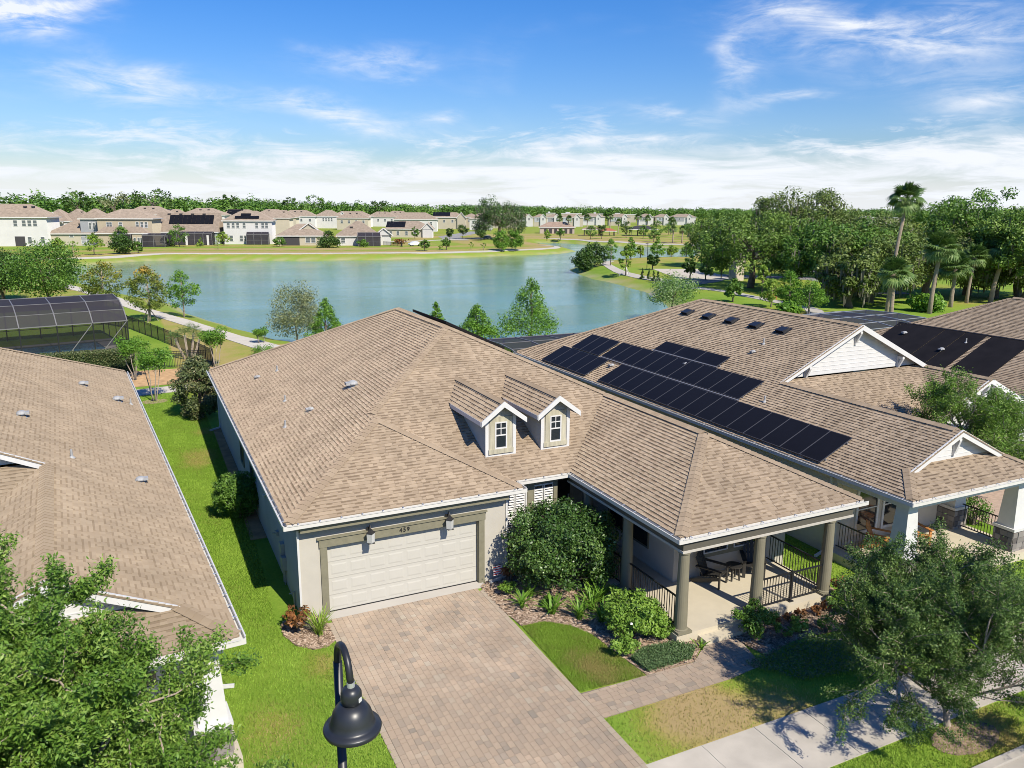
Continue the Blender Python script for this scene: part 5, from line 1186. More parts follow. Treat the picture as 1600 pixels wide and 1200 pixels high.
fan_palm('shorter fan palm with twin-looking trunk in front of the tallest palm', (73.3, 39.9, 0), 5.0, 2.0, 202, 40, (.1, .2), .22)
fan_palm('fan palm right of the tallest palm, crown at half its height', (82.5, 42.0, 0), 7.3, 2.3, 203, 44, (.4, -.2), .24)
fan_palm('lowest fan palm, between two taller ones before the dark oaks', (90.8, 45.3, 0), 4.6, 2.2, 204, 40, (.2, 0), .24)
fan_palm('broad-crowned fan palm at the far right, leaning slightly outward', (100.6, 46.6, 0), 7.0, 2.8, 205, 46, (1.0, -.6), .27)
fan_palm('slim fan palm between the lowest palm and the broad-crowned one at far right', (97.0, 47.5, 0), 5.8, 2.0, 206, 36, (.3, -.2), .2)
fan_palm('fan palm at the very edge of the photo beyond the far roof', (106.5, 45.2, 0), 6.2, 2.4, 207, 36, (.3, -.1), .22)
# small feathery palms by the black fence
def feather_mesh(R, tone):
    b = MB(); n = 16; pts = []
    for i in range(n + 1): s = i / n; pts.append((R * s * .95, 0, R * (.42 * s - .55 * s * s)))
    for i in range(n): 
        p, q = pts[i], pts[i + 1]; b.add([(p[0], -.012, p[2]), (p[0], .012, p[2]), (q[0], .01, q[2]), (q[0], -.01, q[2])], [(0, 1, 2, 3)], 0, tone)
        if i > 2:
            L = R * .34 * math.sin(math.pi * (i / n * .85 + .12))
            for sg in (-1, 1): b.add([p, (p[0] + L * .35, sg * L * .55, p[2] - .02), (p[0] + L * .6, sg * L, p[2] - L * .25), (p[0] + L * .25, sg * L * .5, p[2] - .02)], [(0, 1, 2, 3)], 0, tone)
    return b.mesh('frond', [LF['palm']])
feather_lib = [feather_mesh(1.0, .45 + .1 * k) for k in range(4)]
pcl = thing('pygmy_palm', 'small multi-trunked feathery palm inside the black fence', 'palm tree', (.2, 46.0, 0))
b = MB()
for k, (dx, dy, h) in enumerate(((-.9, .1, 1.7), (-.2, -.2, 2.0), (.5, .2, 2.1), (.9, -.1, 1.6))):
    b.tube([(dx * .3, dy * .3, -.1), (dx * .7, dy * .7, h * .5), (dx, dy, h)], [.11, .09, .1], 7)
    for i in range(16):
        o = obj('frond', feather_lib[i % 4], pcl, loc=(dx, dy, h)); f = i / 16; o.rotation_euler = (0, -(1.15 - 1.5 * f), i * 2.399 + k); s = .85 + .25 * random.random(); o.scale = (s, s, s)
obj('trunk', b, pcl, palebark_m, smooth=True)

# ------------------------------------------------------------------ trees round the lake
sd_ = 300
def T(lab, x, y, zg, h, rad, kind, **k):
    """one tree from its kind: shape, share of clear trunk, leaf count and size"""
    global sd_
    sd_ += 1
    K = dict(street=('ovate', .22, 60, 3000, .21, 'bright', palebark_m, .09), maple=('ovate', .26, 64, 3600, .24, 'maple', palebark_m, .10), crape=('vase', .42, 60, 3200, .13, 'bright', palebark_m, .034),
             cypress=('cone', .10, 90, 5200, .20, 'bright', bark_m, .10), blossom=('round', .12, 80, 5200, .20, 'pale', bark_m, .12), bigoak=('round', .12, 130, 13000, .27, 'mid', bark_m, .22),
             bush=('round', .02, 60, 2600, .45, 'dark', bark_m, .10), far=('ovate', .22, 30, 1100, .42, 'mid', bark_m, .10), farlime=('ovate', .22, 30, 1000, .42, 'lime', bark_m, .10), farbright=('cone', .18, 36, 1100, .42, 'bright', bark_m, .10),
             fardark=('round', .2, 34, 1100, .45, 'dark', bark_m, .12), sparse=('ovate', .3, 14, 150, .34, 'lime', palebark_m, .07), conifer=('cone', .02, 40, 900, .28, 'dark', bark_m, .07), limecone=('cone', .02, 26, 320, .4, 'lime', bark_m, .07), grey=('round', .03, 120, 12000, .15, 'grey', palebark_m, .09))[kind]
    shape, clear, nc, nl, lf, lm, bk, tr = K
    nl = k.pop('nl', nl); lm = k.pop('lm', lm); stems = k.pop('stems', 1); name = k.pop('name', 'tree')
    return make_tree(name, lab, 'tree', (x, y, zg), shape, rad, h, h * clear, nc, nl, lf, lm, bk, tr, sd_, stems=stems, **k)
T('young maple with orange new leaves just beyond the pool cage', -6.5, 80.8, -.3, 6.3, 2.3, 'maple', name='maple_tree')
mt = T('young maple with orange top, propped by wooden stakes by the lakeside path', -2.1, 70.5, -.3, 6.2, 2.1, 'maple', name='maple_tree')
b = MB()
for a in (.3, 2.4, 4.5): b.bar((1.15 * math.cos(a), 1.15 * math.sin(a), -.1), (.07 * math.cos(a), .07 * math.sin(a), 1.7), .07)
tag(obj('tree_stake', b, mats=palebark_m, loc=(-2.1, 70.5, -.3)), 'wooden tripod stakes propping the orange-topped maple', 'tree stakes')
T('bright green egg-shaped young tree at the water edge right of the maples', 1.6, 76.0, -.6, 5.7, 1.75, 'street')
T('small crape myrtle on the far strip between path and water, above the roof corner', 6.6, 51.5, -.4, 1.9, .85, 'crape', name='crape_myrtle', stems=3, nl=1800)
T('crape myrtle just behind the back left corner of the house', 1.8, 41.3, 0, 3.1, 1.15, 'crape', name='crape_myrtle', stems=4)
T('nearer of two crape myrtles behind the left neighbour, in a mulch ring on the lawn', -2.75, 31.7, 0, 3.5, 1.15, 'crape', name='crape_myrtle', stems=4)
T('farther of two crape myrtles behind the left neighbour, standing in bare soil', -3.8, 39.0, 0, 3.1, 1.25, 'crape', name='crape_myrtle', stems=4)
T('large bushy oak left of the lake behind the pool cage', -13.0, 90.2, 0, 7.8, 4.7, 'bigoak', name='oak_tree')
T('darker bushy oak at the left edge of the photo behind the pool cage', -18.5, 97.9, 0, 6.9, 3.6, 'bigoak', lm='dark', name='oak_tree')
T('grey-green almost bare tree at the shore behind the roof', 10.3, 55.0, -.9, 6.3, 2.7, 'grey')
T('bright cypress beside the grey bare tree behind the roof', 12.9, 53.5, -.9, 4.5, 1.8, 'cypress', name='cypress_tree')
T('small cypress tip just above the roof ridge', 23.5, 52.0, -.9, 3.9, 1.2, 'cypress', name='cypress_tree', nl=3000)
T('medium cypress against the water right of the roof ridge', 26.9, 49.5, -.8, 3.6, 2.0, 'cypress', name='cypress_tree')
T('largest cypress against the water, left of the solar panel roof', 32.2, 48.5, -.8, 6.1, 3.1, 'cypress', name='cypress_tree', nl=8000)
T('pale blossoming tree at the right-hand shore above the solar panel roof', 55.9, 56.8, -.4, 5.0, 3.2, 'blossom', nl=6500)
FB = [('dark round tree between the pale two-storey house and the low cream house at far left', -27, 264, 4.7, 2.3, 'fardark'), ('pale green tree on the far path beside the large bushy oak', -18.6, 195.5, 4.6, 2.2, 'farlime'), ('thin sapling on the far bank near the left oak', -15.5, 196.5, 4.0, 1.4, 'sparse'),
      ('flat-topped lime tree on the far bank in front of the low cream house', -11.4, 203, 5.2, 2.4, 'farlime'), ('dark tree between the low cream house and the beige two-storey house', -10.9, 254, 4.6, 3.6, 'fardark'), ('green tree in front of the beige house, behind the dark bush', -5.5, 245, 6.0, 3.0, 'far'),
      ('dark dense bush on the far bank by the path', -5.0, 206, 4.9, 3.2, 'bush'), ('small tree just right of the dense bush on the far bank', -1.5, 208, 3.0, 1.7, 'far'), ('round-headed tree in front of the roof with the large solar array', 10.3, 240, 6.8, 2.9, 'far'), ('small tree left of the large-solar-array house', 6.4, 245, 3.0, 1.3, 'far'),
      ('narrow green cone by the gable end of the large-solar-array house', 8.6, 247.5, 2.6, .9, 'conifer'), ('lime cone-shaped shrub before the cage of the large-solar-array house', 16.4, 241.5, 2.7, 1.3, 'limecone'), ('golden-green tree between the large-solar-array house and the white two-storey house', 23.4, 246, 4.3, 2.5, 'farlime'),
      ('spindly sapling with thin crown on the lawn before the white two-storey house', 19.5, 222, 3.4, 1.4, 'sparse'), ('small tree right of the white two-storey house', 38.8, 234, 2.9, 1.9, 'far'), ('dark tree between the two low tan-roofed houses', 52.7, 228.5, 5.0, 2.1, 'fardark'), ('broad green bush between the two low tan-roofed houses', 51.3, 222, 3.2, 3.9, 'bush'),
      ('bush before the screened cage of the low house near the car', 62.0, 222.5, 2.2, 2.0, 'far'), ('small round tree on the dry lawn below the white car', 72.5, 195, 3.2, 1.7, 'far'), ('slim tree on the dry lawn right of the white car', 80, 197.5, 4.4, 1.4, 'far'), ('tiny lime sapling between two lawn trees on the far bank', 76.2, 192.5, 2.1, .8, 'sparse'),
      ('young tree in front of the solar-roofed low house at the street', 97.2, 277, 5.1, 1.6, 'far'), ('tree by the corner of the street houses left of the great oak', 109, 270, 5.0, 1.7, 'fardark'), ('dark tree by the village street left of the great oak', 116.5, 275, 6.2, 2.5, 'fardark'), ('dark tree at the foot of the great oak on its left', 117, 258, 4.6, 2.3, 'fardark'),
      ('left half of the twin bright bushes on the lake point', 95.8, 193.4, 6.6, 2.7, 'bush'), ('right half of the twin bright bushes on the lake point', 100.5, 193.8, 6.9, 2.8, 'bush'), ('sapling at the left of the bushes on the lake point', 90.5, 194.5, 2.4, .9, 'sparse'), ('lime sapling on the dry lawn before the great oak', 88.4, 199, 2.2, .8, 'sparse')]
for lb, x, y, h, rd, kd in FB: T(lb, x, y, gz1(x, y), h, rd, kd, **({'lm': 'bright'} if 'bright bushes' in lb else {}))
PN = [('dense dark bush at the tip of the right-hand peninsula', 83.5, 124.8, 4.9, 2.7, 'bush'), ('second dark bush behind the tip of the right-hand peninsula', 87.3, 126.8, 5.6, 3.1, 'bush'), ('upright bright tree behind the peninsula bushes', 90.5, 125.5, 5.9, 1.5, 'street'), ('thin-trunked lime tree held by stakes on the peninsula', 81.6, 106.0, 5.9, 1.4, 'farlime'),
      ('broad bright cone tree across the inlet, the left one', 106.5, 141.5, 5.5, 2.1, 'farbright'), ('small pale tree across the inlet between two cones', 113, 147, 3.2, 1.2, 'farlime'), ('dark-topped cone tree across the inlet, the right one', 117.5, 146, 5.4, 2.1, 'farbright'), ('low lime tree across the inlet beyond the cones', 122.5, 146.8, 3.1, 1.6, 'farlime'), ('bright tree across the inlet by the big oaks', 126.4, 145.8, 3.8, 2.0, 'farbright'),
      ('slender dark tree by the tall pole on the peninsula', 91.6, 111.5, 3.5, 1.3, 'fardark'), ('dark tree left of the big oak on the peninsula', 85.5, 91.5, 4.2, 1.4, 'fardark'), ('leafy tree in the shade of the big oak by the peninsula path', 86.5, 88.5, 4.3, 1.6, 'far')]
for lb, x, y, h, rd, kd in PN: T(lb, x, y, gz1(x, y), h, rd, kd)
for i, (x, y) in enumerate(((80.4, 98.8), (80.3, 96.6), (79.6, 94.2), (78.9, 91.9))):
    T(('farthest', 'second farthest', 'second nearest', 'nearest')[i] + ' of four small dark cones in a row along the peninsula path', x, y, gz1(x, y), 2.0, .38, 'conifer', group='four small cypress cones by the peninsula path', nl=260)
tag(obj('light_pole', MB().tube([(0, 0, -.3), (0, 0, 5.2)], [.07, .05], 6).box(-.5, -.08, 5.2, .1, .08, 5.32), mats=black_m, loc=(91.6, 113.4, gz1(91.6, 113.4))), 'thin dark light pole standing on the peninsula lawn', 'light pole')
b = MB()
for a in (.3, 2.4, 4.5): b.bar((1.3 * math.cos(a), 1.3 * math.sin(a), -.1), (.07 * math.cos(a), .07 * math.sin(a), 1.6), .07)
tag(obj('tree_stake', b, mats=white_m, loc=(81.6, 106.0, gz1(81.6, 106.0))), 'pale tripod stakes holding the lime tree on the peninsula', 'tree stakes')
PF = [(141, 250, 4.3, 1.6, 'farlime', 'lime tree on the lawn across the inlet, nearest the great oak'), (153.6, 262, 4.4, 2.3, 'far', 'dark round tree across the inlet before the long low clubhouse'), (164, 256, 5.7, 2.3, 'far', 'tree across the inlet with its shadow on the path'), (171, 259, 6.1, 2.1, 'fardark', 'tall dark tree across the inlet beside the red canopies'),
      (187, 265, 7.2, 2.9, 'fardark', 'broad dark tree right of the red canopies'), (192, 260, 5.6, 2.4, 'far', 'mid green tree in the park beyond the inlet'), (191, 249, 7.9, 2.7, 'far', 'tall park tree in front of the dark trellis'), (174, 227, 4.6, 2.3, 'far', 'small tree on the lawn by the right end of the inlet'), (223.5, 270, 7.0, 3.2, 'fardark', 'dark tree beyond the park at the left of the big oaks'),
      (227, 290, 6.2, 3.0, 'far', 'pale tree farther behind the park trees'), (183, 205, 7.0, 4.0, 'fardark', 'dark spreading tree at the right end of the inlet path'), (205, 246, 6.5, 3.2, 'far', 'rounded park tree between the palms and the big oaks')]
for x, y, h, rd, kd, lb in PF: T(lb, x, y, 0, h, rd, kd)
PP = [(192.6, 324.8, 7.7, 2.0, 'palm left of the clubhouse front'), (204.2, 355, 7.3, 2.1, 'farthest palm behind the clubhouse'), (194.4, 310, 8.4, 2.2, 'tall palm right of the clubhouse'), (199, 297, 9.0, 2.2, 'tallest of the park palms across the inlet'), (212, 310, 6.4, 1.9, 'short palm behind the red canopies'), (211, 292, 8.7, 2.1, 'palm in front of the row houses right of the canopies'), (252, 343, 7.5, 2.5, 'palm far behind the dark trellis'), (176, 218, 5.4, 1.7, 'left of two palms on the orange sand by the inlet'), (179, 216.5, 5.2, 1.7, 'right of two palms on the orange sand by the inlet'), (215, 270, 6.6, 2.0, 'palm beside the dark trellis'), (236, 300, 7.2, 2.2, 'palm at the right end of the park')]
for i, (x, y, h, rd, lb) in enumerate(PP): fan_palm(lb, (x, y, 0), h - rd * .4, rd, 500 + i, 20, (0, 0), .22, name='park_palm', group='palms in the far park')
# live oaks hung with moss
def live_oak(lab, x, y, h, rad, seed, nl=5200, moss=420, lm='moss_oak', z0=.16, leaf=.40):
    nl = int(nl * 3.6)
    return make_tree('live_oak', lab, 'tree', (x, y, 0), 'oak', rad, h, h * z0, 150, nl, leaf, lm, bark_m, .5, seed, stems=1, moss=moss, limbs=22, flat=.75)
make_tree('live_oak', 'great solitary moss-hung oak on the far shore in front of the houses', 'tree', (129.2, 267, 0), 'oak', 10.0, 17.8, 1.6, 120, 12000, .55, 'shrub', bark_m, .75, 601, moss=1500, limbs=26, flat=.85)
OK = [('massive oak with thick dark trunk left of the other big oaks', 84.2, 74.8, 12.8, 8.2, 'oak', 7000), ('tallest big oak, ragged top against the sky', 102.8, 84.8, 18.0, 7.2, 'moss_oak', 5200), ('oak with pale crown behind the lime saplings', 86.2, 60.5, 11.9, 6.6, 'mid', 5200), ('mid-height oak left of the tallest palm', 90.5, 59, 11.0, 6.2, 'oak', 5000),
      ('low spreading oak draped with moss behind the tallest palm', 85.5, 53.5, 10.2, 6.4, 'moss_oak', 5600), ('high green oak right of the tallest palm', 106.7, 54.4, 16.0, 6.6, 'mid', 5400), ('oak at the right edge of the photo', 105.0, 44.9, 14.6, 6.4, 'oak', 5000), ('oak behind the massive oak, over the park road', 110.2, 112, 12.4, 7.2, 'oak', 4200),
      ('broad oak far behind the tallest palm', 117.0, 80.4, 14.0, 8.6, 'moss_oak', 4800), ('moss-curtained oak behind the far-right palm', 106.5, 50.0, 8.6, 5.8, 'moss_oak', 5200), ('moss-hung oak between the middle palms', 97.5, 54.0, 10.5, 5.2, 'moss_oak', 4200), ('leaning mossy oak left of the tallest palm trunk', 78.5, 50.5, 7.6, 3.8, 'moss_oak', 4200), ('oak filling the gap at the far right behind the roof', 112, 50, 11.5, 6.5, 'oak', 4200), ('dark oak behind the far side of the park road', 125, 100, 12.5, 8.0, 'dark', 4200)]
for i, (lb, x, y, h, rd, lm, nl) in enumerate(OK): live_oak(lb, x, y, h, rd, 620 + i, nl, 700 if lm == 'moss_oak' else 260, lm)
SM = [('small dark tree with twin trunks by the park path', 68.5, 60.6, 3.1, 1.3, 'far', 'mid'), ('thin yellow-green tree in front of the massive oak', 75.5, 62.8, 4.8, .9, 'farlime', 'lime'), ('left of three bright lime trees behind the solar panel roof', 69.2, 54.3, 3.6, 1.6, 'street', 'lime'), ('tallest of three bright lime trees behind the solar panel roof', 67.6, 49.7, 5.2, 1.5, 'street', 'bright'), ('right of three bright lime trees behind the solar panel roof', 68.6, 47.4, 4.0, 2.0, 'street', 'bright'), ('green bush at the foot of the lime trees', 66.0, 48.0, 1.6, 1.4, 'bush', 'bright'), ('dark bush under the middle palms', 84.0, 43.5, 2.2, 2.2, 'bush', 'bright')]
for lb, x, y, h, rd, kd, lm in SM: T(lb, x, y, 0, h, rd, kd, lm=lm)
b = MB()
for i in range(4): b.bar((-.75, -.15 + i * .12, .42), (.75, -.15 + i * .12, .42), .1, .03)
for i in range(3): b.bar((-.75, .28, .55 + i * .14), (.75, .28, .55 + i * .14), .03, .1)
for sx in (-.65, .65): b.box(sx - .04, -.2, -.05, sx + .04, -.12, .40); b.box(sx - .04, .22, -.05, sx + .04, .27, .9)
tag(obj('park_bench', b, mats=orangewood_m, loc=(75.2, 60.5, 0)), 'small brown bench on the grass by the park path', 'bench')
tag(obj('gate_pillar', MB().box(-.9, -.9, -.2, .9, .9, 3.2).box(-1.05, -1.05, 3.2, 1.05, 1.05, 3.4), mats=stuccob_m, loc=(91.5, 86.5, 0)), 'square pale gate pillar beneath the massive oak', 'pillar')

# ------------------------------------------------------------------ hedge, fence, pool cages
r = np.random.default_rng(700); n = 22000
hd = thing('hedge', 'long clipped dark hedge in front of the pool cage at left', 'hedge', (-8.2, 42.2, 0), math.radians(3))
P = np.column_stack([(r.random(n) - .5) * 9.0, (r.random(n) - .5) * 1.3, 1.75 * r.random(n) ** .6]); nrm = r.normal(size=(n, 3)); nrm[:, 2] += .5; nrm /= np.linalg.norm(nrm, axis=1, keepdims=True)
V, F = leaf_quads(P, nrm, .13 * (.7 + .6 * r.random(n)), .075, r); obj('foliage', mesh_np('foliage', V, F, [LF['magnolia']], tone=r.random(n) * .8), hd)
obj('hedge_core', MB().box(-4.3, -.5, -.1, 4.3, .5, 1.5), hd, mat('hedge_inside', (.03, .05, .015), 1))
shrub('leafy_shrub', 'light green shrub over the roof ridge at the left edge', 'shrub', (-11.6, 40.0, 0), 'round', 1.3, 2.4, 30, 2200, .13, 'gard', 711)
shrub('leafy_shrub', 'low green shrub above the back eave by the lakeside path', 'shrub', (6.0, 45.5, 0), 'round', 1.1, .9, 24, 1400, .10, 'bright', 712)
def picket_fence(lab, pts, h=1.3):
    t = thing('picket_fence', lab, 'fence', (pts[0][0], pts[0][1], 0)); o = Vector((pts[0][0], pts[0][1], 0)); pk = MB(); pm = MB().box(-.035, -.035, -.2, .035, .035, h + .06).mesh('post', [black_m]); rl = MB(); cnt = 0
    pick = MB().box(-.012, -.012, .08, .012, .012, h).mesh('picket', [black_m])
    for p, q in zip(pts, pts[1:]):
        p, q = Vector((*p, 0)), Vector((*q, 0)); L = (q - p).length; n = max(1, round(L / 1.85))
        for i in range(n + 1):
            c = p.lerp(q, i / n); c.z = gz1(c.x, c.y); obj('post', pm, t, loc=c - o)
            if i < n:
                c2 = p.lerp(q, (i + 1) / n); c2.z = gz1(c2.x, c2.y)
                for hh in (.14, h - .18, h - .03): rl.bar(c - o + Vector((0, 0, hh)), c2 - o + Vector((0, 0, hh)), .03, .035)
                for k in range(1, 15):
                    d = c.lerp(c2, k / 15) - o
                    if cnt < 300: obj('picket', pick, t, loc=d); cnt += 1
                    else: pk.box(d.x - .012, d.y - .012, d.z + .08, d.x + .012, d.y + .012, d.z + h)
    obj('rail', rl, t, black_m)
    if pk.v: obj('picket_run', pk, t, black_m, kind='stuff')
    return t
picket_fence('black picket fence along the lakeside path behind the houses', [(1.7, 42.3), (.2, 49.5), (-1.7, 57), (-4.2, 66), (-7.5, 72)])
picket_fence('short black picket fence across the back lawn by the bare soil', [(1.65, 42.2), (-3.4, 42.9)])
def pool_cage(lab, loc, rz, w, d, hw, ht, nb, deck=True, name='pool_cage', frame=bronze_m, front_brace=True):
    """screen enclosure: local x along the near wall, y back; arched roof rising from the near eave"""
    t = thing(name, lab, 'pool cage', loc, rz); X = np.linspace(0, w, nb + 1)
    prof = [(0, hw), (d * .09, hw + (ht - hw) * .48), (d * .23, hw + (ht - hw) * .84), (d * .46, ht), (d * .76, ht - (ht - hw) * .16), (d, hw + (ht - hw) * .1)]
    fr = MB()
    for x in X:
        fr.bar((x, 0, -.1), (x, 0, hw), .09); fr.bar((x, d, -.1), (x, d, prof[-1][1]), .09)
    fb = MB()
    for x in X:
        for p, q in zip(prof, prof[1:]): fb.bar((x, p[0], p[1]), (x, q[0], q[1]), .08)
    for k, (yy, zz) in enumerate(prof): fb.bar((-.05, yy, zz + .01), (w + .05, yy, zz + .01), .08 if k in (0, 5) else .045)
    fr.bar((0, 0, .9), (w, 0, .9), .05); fr.bar((0, d, .9), (w, d, .9), .05)
    for xe in (0, w): fr.bar((xe, 0, hw), (xe, d, hw), .07); [fr.bar((xe, yy, -.1), (xe, yy, zz), .06) for yy, zz in prof[1:-1]]
    if front_brace: a, b_ = X[-2], X[-1]; fb.bar((a - 1.9, 0, .1), (a, 0, hw), .06); fb.bar((b_ - 2.0, 0, .1), (b_, 0, hw), .06)
    obj('frame', fr, t, black_m); obj('roof_frame', fb, t, frame)
    # one screen per bay, wall and roof
    for a, b_ in zip(X, X[1:]):
        obj('wall_screen', MB().add([(a, .02, .1), (b_, .02, .1), (b_, .02, hw), (a, .02, hw)], [(0, 1, 2, 3)]), t, screen_m)
        obj('wall_screen', MB().add([(a, d - .02, .1), (b_, d - .02, .1), (b_, d - .02, prof[-1][1]), (a, d - .02, prof[-1][1])], [(0, 1, 2, 3)]), t, screen_m)
        for p, q in zip(prof, prof[1:]): obj('roof_screen', MB().add([(a, p[0], p[1]), (b_, p[0], p[1]), (b_, q[0], q[1]), (a, q[0], q[1])], [(0, 1, 2, 3)]), t, screend_m)
    for xe in (0.02, w - .02): obj('end_screen', MB().add([(xe, 0, .1), (xe, d, .1)] + [(xe, yy, zz) for yy, zz in prof[::-1]], [tuple(range(8))]), t, screen_m)
    return t
pc = pool_cage('large arched black pool cage behind the left neighbour', (-17.0, 50.2, 0), math.radians(12), 13.2, 10.5, 2.45, 4.3, 5)
M0 = Matrix.Translation((-17.0, 50.2, 0)) @ Matrix.Rotation(math.radians(12), 4, 'Z')
ps = thing('swimming_pool', 'blue swimming pool with pale coping inside the left pool cage', 'pool', (-17.0, 50.2, 0), math.radians(12))
b = MB(); b.box(.2, .2, -.1, 13, 1.0, .08); b.box(.2, 5.4, -.1, 13, 6.6, .08); b.box(.2, 1.001, -.1, 4.4, 5.399, .08); b.box(11.6, 1.001, -.1, 13, 5.399, .08); obj('coping', b, ps, pathc_m)
obj('pool_water', MB().box(4.4, 1.001, -.1, 11.6, 5.399, .03), ps, mat('pool_water', (.05, .21, .40), .06, .3, 3, .5, 6, .6))
obj('cage_column', MB().box(2.0, 1.0, 0, 2.55, 1.5, 2.4), ps, stuccob_m)
pool_cage('dark pool cage roof seen past the eave of the solar panel house', (18.6, 22.4, 0), 0, 9.5, 8.2, 2.5, 3.1, 4, name='pool_cage', front_brace=False)
pool_cage('flat black pool cage with white beams behind the solar panel house at right', (46.5, 21.5, 0), math.radians(4), 12.5, 11, 2.4, 3.0, 4, frame=alu_m, front_brace=False)

# ------------------------------------------------------------------ street lamp in the foreground
lp = thing('street_lamp', 'black gooseneck street lamp with bell shade in the foreground', 'street lamp', (-1.37, -12.45, 0))
b = MB(); b.tube([(0, 0, -.2), (0, 0, .5), (0, 0, .52), (0, 0, 6.3)], [.13, .11, .075, .058], 14); obj('pole', b, lp, black_m, smooth=True)
arc = [(0, 0, 6.2)] + [(.022 * (1 - math.cos(t)) / 2, -.275 + .275 * math.cos(t), 6.32 + .33 * math.sin(t) ** .9) for t in np.linspace(0.05, math.pi * .96, 14)] + [(.03, -.55, 6.32)]
obj('arm', MB().tube(arc, [.05] * 5 + [.045] * 11, 12), lp, black_m, smooth=True)
sx, sy = .03, -.55
obj('collar', MB().lathe([(.0, .06), (.05, .06), (.052, 0), (0, 0)], 16, (sx, sy, 6.26)), lp, alu_m)
lampm = mat('lamp_black', (.022, .024, .028), .38, .2, 5, spec=.5)
obj('socket_cap', MB().lathe([(0, .0), (.05, .0), (.10, -.025), (.128, -.075), (.132, -.135), (.125, -.21), (.10, -.225), (.0, -.225)], 28, (sx, sy, 6.26)), lp, lampm, smooth=True)
obj('shade', MB().lathe([(.10, -.225), (.135, -.235), (.19, -.27), (.235, -.34), (.262, -.43), (.275, -.50), (.30, -.525), (.352, -.535), (.362, -.56), (.35, -.60), (.31, -.615), (.29, -.60), (.262, -.50), (.22, -.37), (.15, -.28), (0.0, -.26)], 40, (sx, sy, 6.26)), lp, lampm, smooth=True)
obj('bulb_lens', MB().lathe([(0, -.50), (.12, -.48), (.2, -.42), (.22, -.36)], 20, (sx, sy, 6.26)), lp, lant_m, smooth=True)
b = MB(); b.box(-.028, -.003, -.028, .028, .003, .028); st = obj('sticker', b, lp, white_m, loc=(sx + .085, sy - .103, 6.11)); st.rotation_euler = (0, 0, math.radians(40))

# ------------------------------------------------------------------ porch furniture and small things
def adirondack(name, lab, loc, rz, m, group=None):
    t = thing(name, lab, 'chair', loc, rz, group)
    for k in range(5):
        x = -.22 + k * .11; hh = .78 - abs(k - 2) * .06
        b = MB(); b.bar((x * .85, .26, .28), (x * 1.1, .26 + hh * .36, .28 + hh * .9), .095, .02, up=(0, 1, .4)); obj('back_slat', b, t, m)
    for k in range(6):
        y = -.30 + k * .105; b = MB(); b.box(-.27, y - .047, .40 - k * .026, .27, y + .047, .42 - k * .026); obj('seat_slat', b, t, m)
    for sx_ in (-1, 1):
        x = .31 * sx_
        obj('front_leg', MB().box(x - .05, -.36, 0, x + .05, -.32, .58), t, m)
        b = MB(); b.bar((x * .92, -.33, .34), (x * .92, .62, .03), .03, .12); obj('rear_leg', b, t, m)
        b = MB(); b.bar((x, -.42, .60), (x, .46, .60), .14, .025); obj('armrest', b, t, m)
    b = MB(); b.bar((-.33, .43, .57), (.33, .43, .57), .03, .06); obj('back_rail', b, t, m)
    return t
adirondack('adirondack_chair', 'black slatted armchair left of the round side table on the porch', (12.62, -3.35, .302), math.radians(28), iron_m, 'black chairs on the porch')
adirondack('adirondack_chair', 'black slatted armchair behind the middle porch column', (14.25, -3.35, .302), math.radians(-34), iron_m, 'black chairs on the porch')
tb = thing('side_table', 'small round dark side table between the two black porch chairs', 'table', (13.42, -3.4, .302))
obj('table_top', MB().lathe([(0, .50), (.27, .50), (.27, .47), (0, .47)], 20), tb, iron_m)
for a in range(4): b = MB(); b.bar((.2 * math.cos(a * 1.571 + .6), .2 * math.sin(a * 1.571 + .6), .0), (.16 * math.cos(a * 1.571 + .6), .16 * math.sin(a * 1.571 + .6), .47), .045); obj('leg', b, tb, iron_m)
adirondack('adirondack_chair', 'orange wooden armchair by the window on the neighbour porch', (19.75, -3.75, .302), math.radians(30), orangewood_m, 'orange chairs on the neighbour porch')
adirondack('adirondack_chair', 'orange wooden armchair half hidden behind the stone-based porch column', (21.35, -3.9, .302), math.radians(-10), orangewood_m, 'orange chairs on the neighbour porch')
fg = thing('garden_flag', 'little red and white striped flag on a black stand by the garage corner', 'flag', (6.62, .12, 0), math.radians(4))
b = MB(); b.tube([(-.17, 0, -.1), (-.17, 0, .62), (.17, 0, .62)], .008, 6); obj('stand', b, fg, black_m)
obj('cloth', MB().box(-.15, -.004, .27, .15, .004, .60), fg, flag_m)
b = MB()
for k in range(4): b.box(-.149, -.0065, .29 + k * .085, .149 - .03 * (k % 2), -.0045, .325 + k * .085)
obj('stripes', b, fg, flagr_m)

